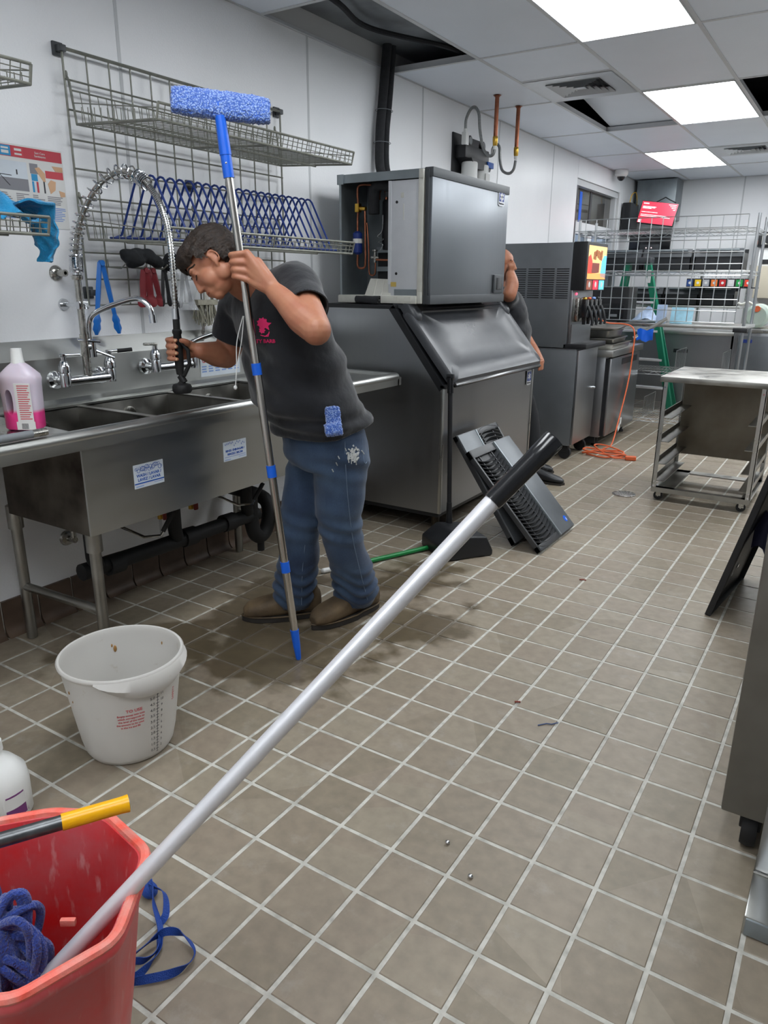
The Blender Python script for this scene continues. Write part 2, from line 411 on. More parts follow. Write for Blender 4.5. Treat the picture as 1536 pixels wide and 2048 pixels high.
wl = tag(mk('wall_left', B().box((-.16, Y0-.1, -.1), (-.006, WY0, H+.35)).box((-.16, WY1, -.1), (-.006, Y1+.1, H+.35)).box((-.16, WY0, WZ1), (-.006, WY1, H+.35)), 'wallcore', smooth=0), kind='structure')
wl['label'] = 'white pebbled panel wall behind sink and ice machine'
seams = [Y0, -.2, 1.04, 2.275, 3.51, 4.745, 5.98, 7.215, WY0]
for a, b_ in zip(seams, seams[1:]):
    mk('panel', B().box((-.006, a+.004, .14), (0, b_-.004, H)), 'frp', wl, smooth=0)
mk('panel', B().box((-.006, WY1+.004, .14), (0, Y1, H)), 'frp', wl, smooth=0)
mk('panel', B().box((-.006, WY0, WZ1+.002), (0, WY1, H)), 'frp', wl, smooth=0)
for s in seams[1:-1]: mk('joint_strip', B().box((-.004, s-.008, .14), (.0018, s+.008, H), .001), 'strip', wl, smooth=0)
wb = tag(mk('wall_back', B().box((-.16, Y1+.006, -.1), (XR+.16, Y1+.16, H+.35)), 'wallcore', smooth=0), kind='structure')
for a in range(4): mk('panel', B().box((a*1.22+.004, Y1, .14), (min(XR, a*1.22+1.216), Y1+.006, H)), 'frp', wb, smooth=0)
for a in range(1, 4): mk('joint_strip', B().box((a*1.22-.008, Y1-.0018, .14), (a*1.22+.008, Y1+.004, H)), 'strip', wb, smooth=0)
tag(mk('wall_right', B().box((XR, Y0-.1, -.1), (XR+.16, Y1+.1, H+.35)), 'wall_grey', smooth=0), kind='structure')
tag(mk('wall_front', B().box((-.16, Y0-.16, -.1), (XR+.16, Y0, H+.35)), 'frp', smooth=0), kind='structure')
# cove base tiles
bl = tag(mk('baseboard_left', B().box((-.004, Y0, 0), (.006, WY0, .15)), 'grout', smooth=0), kind='structure')
y = Y0
cove = None
while y < WY0-.16:
    if cove is None:
        cb = B(); pr = [(.0, .152), (.013, .152), (.014, .05), (.019, .025), (.03, .008), (.042, .0005), (0, .0005)]
        cb.prism(pr, y+.004, y+TP-.004, 'y'); cove = mk('tile', cb, 'base_tile', bl, smooth=50); cz = cove.location.copy(); cy0 = y
    else:
        t = bpy.data.objects.new('tile', cove.data); COL.objects.link(t); t.parent = bl; t.location = (cz.x, cz.y+y-cy0, cz.z)
    y += TP
bb = tag(mk('baseboard_back', B().prism([(Y1, .152), (Y1-.014, .152), (Y1-.016, .05), (Y1-.042, .001), (Y1, .001)], 0, XR, 'x'), 'base_tile', smooth=50), kind='structure')

# ---- ceiling: deck, T-bar grid, lay-in panels; some panels are missing
def ceil_mat():
    return mat('vinyl_ceiling_panel', srgb(236, 242, 252), .5, var=.03, vscale=3, bump=.02, bscale=150)
M['cpanel'] = ceil_mat()
M['galv_duct'] = mat('galvanised_duct', srgb(150, 154, 158), .45, .5, var=.3, vscale=6)
M['tbar'] = mat('ceiling_tbar', srgb(205, 207, 210), .4)
M['plenum'] = mat('plenum_dark', srgb(128, 130, 134), .8, var=.4, vscale=3)
ce = tag(mk('ceiling', B().box((-.16, Y0-.1, H+.34), (XR+.16, Y1+.1, H+.45)), 'plenum', smooth=0), kind='structure')
ce['label'] = 'white lay-in panel ceiling with some panels missing'
GX = [0, .59, 1.19, 1.79, 2.39, 2.99, 3.59, 4.19, XR]
GY = [Y0, -.53, .69, 1.92, 3.14, 4.36, 5.59, 6.84, 8.06, 9.28, Y1]
tb = 0.011
for x in GX[1:-1]: mk('grid_bar', B().box((x-tb, Y0, H-.001), (x+tb, Y1, H+.003)).box((x-.002, Y0, H), (x+.002, Y1, H+.035)), 'tbar', ce, smooth=0)
for y in GY[1:-1]: mk('grid_bar', B().box((0, y-tb, H-.0006), (XR, y+tb, H+.003)).box((0, y-.002, H), (XR, y+.002, H+.035)), 'tbar', ce, smooth=0)
mk('grid_bar', B().box((.59, 4.97-tb, H-.0006), (1.19, 4.97+tb, H+.003)), 'tbar', ce, smooth=0)
mk('wall_angle', B().box((0, Y0, H-.0008), (.016, Y1, H+.002)).box((0, Y0, H-.0008), (.002, Y1, H+.02)), 'tbar', ce, smooth=0)
mk('wall_angle', B().box((0, Y1-.016, H-.0008), (XR, Y1, H+.002)), 'tbar', ce, smooth=0)
LIGHTS = {(2, 4): 'square white LED ceiling panel nearest the camera', (2, 6): 'white LED ceiling panel beside the square air vent', (1, 8): 'farthest white LED ceiling panel near the back wall',
          (2, 2): 'white LED ceiling panel over the sink, above the frame', (2, 0): 'rearmost white LED ceiling panel behind the camera', (4, 1): 'added unseen LED ceiling panel right of the camera',
          (4, 4): 'added unseen LED ceiling panel over the right cabinet', (4, 6): 'added unseen LED ceiling panel beyond the right cabinet', (4, 8): 'added unseen LED ceiling panel at far right end', (3, 8): 'added unseen LED ceiling panel beside the far air vent', (6, 4): 'added unseen LED ceiling panel, outer right over the cabinet', (6, 6): 'added unseen LED ceiling panel, outer right past the cabinet', (6, 8): 'added unseen LED ceiling panel, outer right at the far end'}  # panels in the right-hand columns are out of view, added to brighten the room
HOLES = {(0, 4), (1, 6), (3, 6)}
M['led'] = mat('led_diffuser', (1, 1, 1), .5, emit=LED_COLOR, estr=LED_STRENGTH)
VENTS = {(1, 5): 'half', (2, 8): 'half2'}
for ix in range(len(GX)-1):
    for iy in range(len(GY)-1):
        x0, x1, y0, y1 = GX[ix], GX[ix+1], GY[iy], GY[iy+1]
        if (ix, iy) in HOLES: continue
        if (ix, iy) in LIGHTS:
            lab = LIGHTS[(ix, iy)]
            t = thing('ceiling_light', ((x0+x1)/2, (y0+y1)/2, H-.006), lab, 'ceiling light', 'LED ceiling panels')
            mk('diffuser', B().box((x0+.017, y0+.017, H-.002), (x1-.017, y1-.017, H+.004)), 'led', t, smooth=0)
            f = B(); e = .012
            for a, c in (((x0+e, y0+e), (x1-e, y0+e+.006)), ((x0+e, y1-e-.006), (x1-e, y1-e)), ((x0+e, y0+e), (x0+e+.006, y1-e)), ((x1-e-.006, y0+e), (x1-e, y1-e))):
                f.box((a[0], a[1], H-.005), (c[0], c[1], H+.006))
            mk('frame', f, 'tbar', t, smooth=0)
            mk('housing', B().box((x0+.014, y0+.014, H+.006), (x1-.014, y1-.014, H+.06)), 'plenum', t, smooth=0)
            continue
        ys = [(y0, y1)]
        if (ix, iy) == (1, 5): ys = [(y0, 4.97)]
        if (ix, iy) == (2, 8): ys = [(y0+.62, y1)]
        for ya, yb in ys:
            mk('ceiling_panel', B().box((x0+.004, ya+.004, H+.003), (x1-.004, yb-.004, H+.015)), 'cpanel', ce, smooth=0)
# plenum things seen through the openings
mk('duct', B().box((-.05, 2.2, H+.12), (.5, 5.2, H+.33), .02).box((.75, 5.4, H+.2), (1.1, 7.1, H+.33), .02), 'galv_duct', ce)
mk('plenum_pipe', B().tube(spline([(.3, 2.6, H+.1), (.32, 3.3, H+.06), (.2, 3.8, H+.08), (.45, 4.3, H+.06), (.4, 4.9, H+.1)]), .014, 8), 'foam', ce)
# a lay-in panel pushed aside, tipped inside the second opening
mk('ceiling_panel', B(Matrix.Translation((.89, 6.42, H+.085)) @ Matrix.Rotation(math.radians(-6), 4, 'X')).box((-.27, -.5, 0), (.27, .5, .014)), 'cpanel', ce, smooth=0)
def vent(x0, x1, y0, y1, label):
    cx, cy = (x0+x1)/2, (y0+y1)/2
    t = thing('air_vent', (cx, cy, H-.012), label, 'air vent', 'square ceiling diffusers')
    hx, hy = (x1-x0)/2-.012, (y1-y0)/2-.012
    def ring(b, a0, z0, a1, z1):
        vs = [(cx+sx*hx*a0, cy+sy*hy*a0, z0) for sx, sy in ((-1,-1),(1,-1),(1,1),(-1,1))]+[(cx+sx*hx*a1, cy+sy*hy*a1, z1) for sx, sy in ((-1,-1),(1,-1),(1,1),(-1,1))]
        vs += [(p[0], p[1], p[2]+.004) for p in vs]
        b.add(vs, [(0,1,5,4),(1,2,6,5),(2,3,7,6),(3,0,4,7),(8,12,13,9),(9,13,14,10),(10,14,15,11),(11,15,12,8)])
    mk('face_plate', (lambda b: (ring(b, 1, H-.003, .62, H-.003), b)[1])(B()), 'vent_metal', t, smooth=0)
    for k in range(5):
        a = .62-.12*k; b = B(); ring(b, a, H-.010, a-.085, H+.012); mk('louvre', b, 'vent_metal', t, smooth=0)
    mk('centre_plate', B().box((cx-hx*.1, cy-hy*.1, H-.006), (cx+hx*.1, cy+hy*.1, H-.002)), 'vent_metal', t, smooth=0)
    mk('duct_box', B().box((x0+.1, y0+.1, H+.03), (x1-.1, y1-.1, H+.2)), 'black', t, smooth=0)
M['vent_metal'] = mat('vent_enamel', srgb(196, 199, 203), .3, .2)
vent(.59, 1.19, 4.97, 5.59, 'square louvred ceiling air vent beside the open ceiling hole')
vent(1.19, 1.79, 8.06, 8.68, 'far square ceiling air vent right of last light')
# ================================================================ three-compartment sink on the left wall
def applied(o):
    """replace an object's mesh by its evaluated one (modifiers applied)"""
    dg = bpy.context.evaluated_depsgraph_get(); dg.update()
    me = bpy.data.meshes.new_from_object(o.evaluated_get(dg)); o.modifiers.clear(); old = o.data; o.data = me
    bpy.data.meshes.remove(old); return o
def shade(o, ang=40):
    me = o.data; me.polygons.foreach_set('use_smooth', [True]*len(me.polygons)); me.set_sharp_from_angle(angle=math.radians(ang))
SY0, SY1 = .62, 3.38
sink = thing('sink', (.36, 2.0, 0), 'long stainless three compartment sink along the left wall', 'sink')
bs = B()
bs.prism([(.13, .908), (.085, .908), (.062, .925), (.055, 1.085), (.012, 1.15), (0.001, 1.152), (0.001, 1.158), (.016, 1.158), (.061, 1.088), (.068, .929), (.088, .914), (.13, .914)], SY0, SY1, 'y')
mk('backsplash', bs, 'steel_h', sink, smooth=30)
# rolled front rim with a short skirt below
ri = B(); ri.tube([(.655, SY0, .9), (.655, SY1, .9)], .023, 14)
ri.box((.64, SY0, .858), (.676, SY1, .9)); mk('rim', ri, 'steel_h', sink, smooth=40)
er = B(); er.tube([(.08, SY1, .9), (.655, SY1, .9)], .023, 14).box((.08, SY1-.012, .858), (.676, SY1+.021, .9)); mk('rim', er, 'steel_h', sink, smooth=40)
BAS = [(1.47, 1.80), (1.83, 2.265), (2.295, 2.72)]
BX0, BX1, BZ = .14, .612, .60
dk = B()
for a, b_ in ((SY0, BAS[0][0]), (BAS[2][1], SY1)):
    dk.add([(.1, a, .912), (.1, b_, .912), (.64, b_, .9), (.64, a, .9), (.1, a, .9), (.1, b_, .9), (.64, b_, .888), (.64, a, .888)], [(0,3,2,1),(4,5,6,7),(0,1,5,4),(1,2,6,5),(2,3,7,6),(3,0,4,7)])
dk.box((.1, BAS[0][0]-.001, .9), (BX0, BAS[2][1], .912)); dk.box((BX1, BAS[0][0]-.001, .893), (.64, BAS[2][1], .902))
mk('drainboard', dk, 'steel', sink, smooth=30)
for k, (a, b_) in enumerate(BAS):
    t = .006; bb_ = B()
    bb_.box((BX0-t, a-t, BZ), (BX0, b_+t, .904)).box((BX1, a-t, BZ), (BX1+t, b_+t, .9)).box((BX0, a-t, BZ), (BX1, a, .902)).box((BX0, b_, BZ), (BX1, b_+t, .902)).box((BX0, a, BZ-t), (BX1, b_, BZ))
    bas = mk('basin', bb_, 'steel_worn', sink, smooth=0)
    mk('overflow', B().lathe([(.001, .0), (.03, .0), (.031, .004), (.024, .006), (.0, .004)], (BX0, (a+b_)/2, .84), 20, 'x'), 'chrome_dull', bas)
    if k < 2: mk('divider_cap', B().box((BX0, b_, .9), (BX1, BAS[k+1][0], .905)), 'steel_worn', sink, smooth=0)
    mk('drain_body', B().lathe([(.045, BZ-.006), (.045, BZ-.05), (.03, BZ-.07), (.025, BZ-.12)], (.36, (a+b_)/2, 0), 16), 'chrome_dull', bas)
mk('apron', B().box((.618, 1.458, .545), (.626, 2.735, .865)), 'steel_h', sink, smooth=0)
mk('side_panel', B().box((.14, 1.458, .545), (.618, 1.464, .9)), 'steel_dirty', sink, smooth=0)
mk('side_panel', B().box((.14, 2.73, .545), (.618, 2.736, .9)), 'steel_dirty', sink, smooth=0)
mk('underside', B().box((.14, 1.464, .548), (.618, 2.73, .556)), 'steel_dirty', sink, smooth=0)
for ly in (1.5, 2.70):
    for lx in (.575, .1):
        lg = mk('leg', B().cyl((lx, ly, .03), (lx, ly, .56), .0205, n=16).lathe([(.012, 0), (.019, .004), (.02, .03), (.0205, .04)], (lx, ly, 0), 16), 'steel_worn', sink)
        mk('socket', B().cyl((lx, ly, .47), (lx, ly, .56), .0285, n=16), 'steel_worn', lg)
    mk('brace', B().cyl((.1, ly, .225), (.575, ly, .24), .0165, n=14), 'steel_worn', sink)
# waste pipes
wp = B(); wp.tube(spline([(.33, 1.60, .30), (.33, 2.0, .29), (.33, 2.42, .285), (.33, 2.6, .28)], 4), .034, 14)
for a in (1.64, 2.05, 2.50): wp.tube([(.36, a, .49), (.36, a, .36), (.345, a+.02, .31)], .03, 12)
for a in (1.75, 2.15, 2.4): wp.cyl((.33, a-.035, .29), (.33, a+.035, .287), .042, n=14)
mk('waste_pipe', wp, 'rubber', sink)
tr = B(); tr.tube(spline([(.33, 2.56, .42), (.33, 2.56, .28), (.33, 2.575, .19), (.33, 2.62, .155), (.33, 2.67, .19), (.33, 2.69, .28), (.28, 2.69, .34), (.05, 2.70, .35)], 5), .036, 14)
tr.cyl((.33, 2.62, .13), (.33, 2.62, .08), .018, n=10); mk('trap', tr, 'rubber', sink)
for a in (1.80, 2.33):
    lv = mk('drain_lever', B().tube([(.36, a-.06, .47), (.47, a, .415), (.52, a+.04, .42), (.535, a+.07, .47)], .006, 8), 'chrome', sink)
    mk('lever_grip', B().cyl((.522, a+.05, .435), (.545, a+.09, .51), .0095, n=10), 'rubber', lv)
M['red_valve'] = mat('red_valve_grip', srgb(120, 40, 34), .5)
for a in (2.235, 2.43):
    mk('supply_valve', B().cyl((.05, a, .30), (.05, a, .62), .013, n=10).box((.03, a-.02, .38), (.07, a+.02, .43), .008), 'brass', sink)
    mk('valve_handle', B().box((.078, a-.012, .30), (.092, a+.012, .41), .006), 'red_valve', sink)
mk('wall_valve', B().lathe([(.0, .001), (.035, .001), (.03, .012), (.013, .016), (.013, .06)], (0, 1.77, .33), 14, 'x').cyl((.05, 1.77, .33), (.05, 1.77, .47), .012), 'chrome_dull', sink)
# stickers
def sticker(ya, yb, za, zb, l1, l2, kind, tilt=0.0):
    x = .6262
    st = mk('sticker', B().box((x, ya, za), (x+.0008, yb, zb)), 'sticker', sink, smooth=0)
    cy = (ya+yb)/2; w = yb-ya; h = zb-za; XM = lambda y, z: axes_m((x+.001, y, z), (0, 1, 0), (0, 0, 1))
    for k, l in enumerate((l1, l2)):
        mk('lettering', text_b(l, .0152 if kind == 'wash' else .0122, XM(cy, za+h*(.52-.18*k)), bold=.0003), 'ink_blue', st, smooth=0)
    if kind == 'wash':
        mk('stripe', B().box((x+.0005, ya+.001, za+h*.17), (x+.0014, yb-.001, za+h*.22)), 'ink_blue', st, smooth=0)
        bub = B(); random.seed(3)
        for k in range(20):
            r = random.uniform(.004, .0095); c = (ya+.01+(w-.02)*k/19, za+h*random.uniform(.72, .88)); bub.lathe([(r, 0), (r*.8, 0), (r*.8, .0008), (r, .0008)], (x+.0004, c[0], c[1]), 12, 'x', closed=True)
        mk('bubbles', bub, 'ink_blue', st, smooth=0)
    else:
        dr = B(); random.seed(5)
        for k in range(14):
            cy2, cz = ya+.012+(w-.024)*k/13, za+h*random.uniform(.72, .92)
            dr.add([(x+.0013, cy2, cz+.008), (x+.0013, cy2+.002, cz), (x+.0013, cy2, cz-.003), (x+.0013, cy2-.002, cz)], [(0,1,2,3)])
        mk('drops', dr, 'ink_blue', st, smooth=0)
        mk('stripe', B().box((x+.0005, ya+.006, za+h*.2), (x+.0013, yb-.006, za+h*.215)), 'ink_blue', st, smooth=0)
    mk('fine_print', B().box((x+.0005, ya+.006, za+h*.06), (x+.0013, ya+w*.3, za+h*.09)).box((x+.0005, yb-w*.35, za+h*.1), (x+.0013, yb-.006, za+h*.12)), 'ink_lblue', st, smooth=0)
sticker(1.655, 1.79, .668, .755, 'WASH / LAVAR /', 'LAVEZ / LAVAR', 'wash')
sticker(2.102, 2.235, .68, .76, 'RINSE / ENJUAGAR /', 'RINCEZ / SECAR', 'rinse')
# torn notice on the backsplash
nb = B(); pts = [(2.56, .92)]
random.seed(2)
top = 1.045; low = .93
pg = [(2.54, top), (2.54, low)]+[(2.54+.27*k/14, low+random.uniform(-.004, .004)+.0004*k) for k in range(1, 14)]+[(2.81, low+.006), (2.81, top)]
nt_ = mk('notice', B().prism(pg, .0665, .0675, 'x'), 'sticker', sink, smooth=0)
for k in range(6):
    y = 2.565+.044*k
    mk('figure', B().lathe([(.014, 0), (.011, 0), (.011, .0008), (.014, .0008)], (.0673, y, 1.02), 14, 'x', closed=True).box((.0675, y-.002, 1.008), (.0682, y+.002, 1.032)), 'ink_red', nt_, smooth=0)
    mk('fine_print', B().box((.0675, y-.016, .985), (.0681, y+.014, .991)).box((.0675, y-.016, .973), (.0681, y+.012, .979)).box((.0675, y-.016, .961), (.0681, y+.014, .967)), 'ink_lblue', nt_, smooth=0)

# ---- pre-rinse faucet
pr = thing('spray_faucet', (.12, 1.9, 1.0), 'chrome pre-rinse spray faucet with tall spring hose held by person', 'faucet')
def faucet_base(root, y0, y1, z, x=.135, dull='chrome'):
    b = B(); b.cyl((x, y0, z), (x, y1, z), .0185, n=16)
    mk('body', b, dull, root)
    for y, s in ((y0, -1), (y1, 1)):
        mk('flange', B().lathe([(.0, .062), (.036, .062), (.033, .076), (.02, .084), (.017, .1)], (0, y, z), 20, 'x').cyl((.08, y, z), (x, y, z), .016, n=14), dull, root)
        mk('valve', B().lathe([(.021, -.02), (.022, .02), (.019, .032), (.0235, .036), (.0235, .055), (.016, .075), (.011, .08), (.011, .095), (.0, .098)], (x, y, z), 18), dull, root)
faucet_base(pr, 1.765, 1.975, 1.005)
for y, a in ((1.765, (.03, .055, .0)), (1.975, (.035, .06, .004))):
    h = mk('lever', B().box((.125, y-.009, 1.098), (.145, y+.009, 1.112), .004).cyl((.135, y, 1.106), (.135+a[0], y+a[1], 1.106+a[2]), .0055, n=10), 'chrome', pr)
    if y > 1.9: mk('lever_tip', B().cyl((.135+a[0]*.5, y+a[1]*.5, 1.107), (.135+a[0]*1.35, y+a[1]*1.35, 1.111), .008, n=10), 'rubber', h)
RX, RY = .135, 1.868
mk('riser', B().cyl((RX, RY, 1.0), (RX, RY, 1.10), .0155, n=14).cyl((RX, RY, 1.09), (RX, RY, 1.18), .0175, n=14).cyl((RX, RY, 1.17), (RX, RY, 1.40), .0135, n=14).lathe([(.019, 1.385), (.021, 1.39), (.021, 1.4), (.015, 1.405)], (RX, RY, 0), 16), 'chrome_dull', pr)
br = mk('wall_bracket', B().cyl((.0, RY+.02, 1.29), (RX, RY, 1.29), .008, n=10).box((RX-.012, RY-.014, 1.275), (RX+.012, RY+.03, 1.305), .004).lathe([(.0, .0), (.024, .0), (.022, .008)], (0, RY+.02, 1.29), 16, 'x'), 'chrome', pr)
# added spout with its own valve
sp = mk('spout', B().tube(spline([(RX+.0, RY+.028, 1.14), (RX+.0, RY+.03, 1.22), (RX+.03, RY+.045, 1.262), (RX+.13, RY+.1, 1.305), (RX+.19, RY+.13, 1.315), (RX+.225, RY+.148, 1.285), (RX+.232, RY+.152, 1.25)], 6), .0105, 12), 'chrome', pr)
mk('aerator', B().cyl((RX+.232, RY+.152, 1.256), (RX+.234, RY+.153, 1.225), .014, n=12), 'chrome', sp)
mk('spout_valve', B().cyl((RX, RY+.028, 1.09), (RX, RY+.028, 1.15), .02, n=14).cyl((RX, RY, 1.13), (RX, RY+.03, 1.13), .018, n=12).cyl((RX+.0, RY-.03, 1.16), (RX+.03, RY+.05, 1.15), .006, n=8).cyl((RX+.01, RY+.04, 1.115), (RX+.06, RY+.09, 1.085), .006, n=8), 'chrome', pr)
# hose curve: riser top -> arch -> handle
HOSE = spline([(RX, RY, 1.40), (RX+.005, RY+.005, 1.50), (RX+.03, RY+.02, 1.60), (.225, 1.92, 1.705), (.30, 1.945, 1.757), (.375, 1.955, 1.762), (.46, 1.955, 1.725), (.53, 1.95, 1.66), (.575, 1.945, 1.56), (.597, 1.935, 1.42), (.603, 1.928, 1.27)], 14)
mk('hose', B().tube(HOSE, .0098, 10), 'chrome_dull', pr)
rg = B()
acc = 0.0
for i in range(1, len(HOSE)-1):
    acc += (HOSE[i]-HOSE[i-1]).length
    if i > 88 and acc > .0058:
        acc = 0; d = (HOSE[i+1]-HOSE[i-1]).normalized(); rg.cyl(HOSE[i]-d*.0016, HOSE[i]+d*.0016, .0118, n=10)
mk('hose_ribs', rg, 'chrome', pr)
# the support spring: tight coils low, wide coils over the arch
L = [0]
for i in range(1, len(HOSE)): L.append(L[-1]+(HOSE[i]-HOSE[i-1]).length)
def on_hose(s):
    for i in range(1, len(L)):
        if L[i] >= s:
            t = (s-L[i-1])/max(1e-9, L[i]-L[i-1]); return HOSE[i-1].lerp(HOSE[i], t), (HOSE[i]-HOSE[i-1]).normalized()
    return HOSE[-1], (HOSE[-1]-HOSE[-2]).normalized()
s = .012; turns = []; ph = 0.0
SL = .615
ref = None
while s < SL:
    u = s/SL
    pitch = .0052 if s < .07 else (.034 if u < .9 else .009)
    if .07 <= s < .2: pitch = .02
    p, d = on_hose(s)
    e1 = (V((0, 0, 1)).cross(d) if ref is None else ref-d*ref.dot(d))
    if e1.length < 1e-4: e1 = V((1, 0, 0))
    e1.normalize(); ref = e1; e2 = d.cross(e1)
    turns.append(p+.0235*(math.cos(ph)*e1+math.sin(ph)*e2)); ph += 2*PI/12; s += pitch/12
mk('spring', B().tube(turns, .003, 6), 'chrome', pr)
mk('spring_collar', B().lathe([(.0, .0), (.017, .0), (.017, .02), (.0, .02)], (RX, RY, 1.40), 14), 'chrome', pr)
hd = mk('spray_handle', B().lathe([(.0, .255), (.0125, .255), (.013, .215), (.0175, .21), (.0175, .2), (.0145, .195), (.0165, .15), (.0165, .08), (.013, .05), (.0, .045)], (.605, 1.925, 1.0), 16), 'rubber', pr)
mk('collar', B().lathe([(.0, .29), (.012, .288), (.014, .25), (.0, .248)], (.605, 1.925, 1.0), 14), 'chrome', hd)
mk('trigger', B().tube([(.62, 1.925, 1.17), (.644, 1.935, 1.14), (.646, 1.937, 1.09), (.622, 1.928, 1.045)], .0075, 10).tube([(.605, 1.925, 1.045), (.62, 1.93, 1.02)], .013, 10), 'rubber', hd)
mk('spray_head', B().lathe([(.0, .07), (.009, .07), (.009, .02), (.016, .012), (.032, .008), (.036, .0), (.036, -.016), (.03, -.024), (.0, -.026)], (.61, 1.925, 1.005), 22), 'rubber', pr)
# ---- second faucet
f2 = thing('faucet', (.135, 2.32, 1.0), 'chrome wall faucet with level spout, partly behind spray handle', 'faucet')
faucet_base(f2, 2.215, 2.43, 1.02)
h = mk('lever', B().box((.125, 2.206, 1.112), (.145, 2.224, 1.126), .004).cyl((.135, 2.215, 1.12), (.145, 2.15, 1.124), .006, n=10), 'chrome_dull', f2)
mk('lever', B().cyl((.135, 2.43, 1.12), (.15, 2.49, 1.124), .006, n=10), 'chrome_dull', f2)
mk('spout', B().tube(spline([(.135, 2.33, 1.02), (.15, 2.36, 1.09), (.2, 2.42, 1.135), (.28, 2.54, 1.175), (.33, 2.62, 1.19), (.35, 2.65, 1.16)], 6), .011, 12), 'chrome', f2)

# ---- bottles on the left drainboard
def loft(b, secs, n=28, p=3.2):
    """superellipse sections (cx, cy, z, rx, ry) stacked into a closed skin"""
    vs = []; k = len(secs)
    for cx, cy, z, rx, ry in secs:
        for j in range(n):
            t = 2*PI*j/n; c, s_ = math.cos(t), math.sin(t)
            vs.append((cx+rx*math.copysign(abs(c)**(2/p), c), cy+ry*math.copysign(abs(s_)**(2/p), s_), z))
    fs = [(i*n+j, i*n+(j+1) % n, (i+1)*n+(j+1) % n, (i+1)*n+j) for i in range(k-1) for j in range(n)]
    fs += [tuple(range(n-1, -1, -1)), tuple((k-1)*n+j for j in range(n))]
    return b.add(vs, fs)
def z_mat(name, low, high, level, soft=.004, rough=.32, sss=.0):
    m, nt, b = newmat(name); tc = N(nt, 'ShaderNodeTexCoord'); sp_ = N(nt, 'ShaderNodeSeparateXYZ'); nt.links.new(tc.outputs['Object'], sp_.inputs[0])
    mr = N(nt, 'ShaderNodeMapRange'); mr.inputs[1].default_value = level-soft; mr.inputs[2].default_value = level+soft; nt.links.new(sp_.outputs['Z'], mr.inputs[0])
    mx = N(nt, 'ShaderNodeMix', data_type='RGBA'); nt.links.new(mr.outputs[0], mx.inputs[0]); mx.inputs[6].default_value = c4(low); mx.inputs[7].default_value = c4(high)
    nt.links.new(mx.outputs[2], b.inputs['Base Color']); b.inputs['Roughness'].default_value = rough
    b.inputs['Subsurface Weight'].default_value = .25; b.inputs['Subsurface Radius'].default_value = (.02, .012, .012)
    return m
def jug(name, cx, cy, z0, s, m, label, cap='white_pl', handle=True, rot=.9):
    t = thing(name, (cx, cy, z0), label, 'bottle')
    R_ = Matrix.Translation((cx, cy, z0)) @ Matrix.Rotation(rot, 4, 'Z')
    b = loft(B(R_), [(0,0,0,.058*s,.04*s),(0,0,.006*s,.064*s,.046*s),(0,0,.09*s,.066*s,.047*s),(0,0,.165*s,.068*s,.048*s),(0,0,.18*s,.07*s,.05*s),(0,0,.195*s,.066*s,.047*s),(0,0,.225*s,.034*s,.03*s),(0,0,.236*s,.02*s,.02*s),(0,0,.245*s,.018*s,.018*s)])
    body = mk('body', b, m, t, smooth=60)
    if handle:
        cb = loft(B(R_ @ Matrix.Translation((-.028*s, 0, .07*s)) @ Matrix.Rotation(PI/2, 4, 'X')), [(0, .03*s, -.1, .0135*s, .046*s), (0, .03*s, .1, .0135*s, .046*s)], 16, 2.4)
        cut = mk('cutter', cb, m, None); body.modifiers.new('b', 'BOOLEAN').object = cut; body.modifiers['b'].operation = 'DIFFERENCE'; body.modifiers['b'].solver = 'EXACT'
        applied(body); shade(body, 50); bpy.data.objects.remove(cut)
    c = B(R_).lathe([(.0, .285*s), (.018*s, .285*s), (.021*s, .243*s), (.0225*s, .24*s), (.0225*s, .232*s), (.0, .232*s)], (0, 0, 0), 20)
    mk('cap', c, cap, t)
    return t, R_
M['pink_jug'] = z_mat('pink_detergent_jug', srgb(246, 70, 150), srgb(212, 200, 214), .062, .006)
M['amber_jug'] = z_mat('amber_jug', srgb(170, 118, 50), srgb(205, 186, 150), .2, .03)
jp, JR = jug('detergent_bottle', .42, 1.405, .908, .92, 'pink_jug', 'clear plastic jug of pink detergent with white cap on drainboard', rot=.6)
JR = JR @ Matrix.Scale(.92, 4); lb = B(JR); lb.box((-.004, -.0495, .03), (.052, -.0478, .168)); lab_ = mk('label', lb, 'paper', jp, smooth=0)
fb = B(JR)
for k in range(16): fb.box((.006, -.0502, .158-.0078*k), (.048-.004*(k % 3), -.0494, .161-.0078*k))
mk('fine_print', fb, 'ink_red', lab_, smooth=0)
bc = B(JR)
for k in range(9): bc.box((.008+.0026*k, -.0503, .006), (.0092+.0026*k, -.0494, .026))
mk('label', B(JR).box((-.01, -.0496, .003), (.055, -.0476, .032)), 'paper', jp, smooth=0)
mk('barcode', bc, 'ink_black', lab_, smooth=0)
jug('amber_bottle', .40, 1.245, .913, 1.02, 'amber_jug', 'amber liquid in large plastic jug at the left edge', handle=False, rot=.3)
# grey handle lying along the sink rim
t = thing('pole_handle', (.66, 1.2, .938), 'grey pole end with steel ferrule lying on sink rim', 'pole')
mk('pole', B().cyl((.665, .3, .9375), (.665, 1.275, .9375), .0125, n=16), 'grey_pl', t)
mk('ferrule', B().cyl((.665, 1.27, .9375), (.665, 1.318, .9375), .0128, n=16), 'chrome_dull', t)

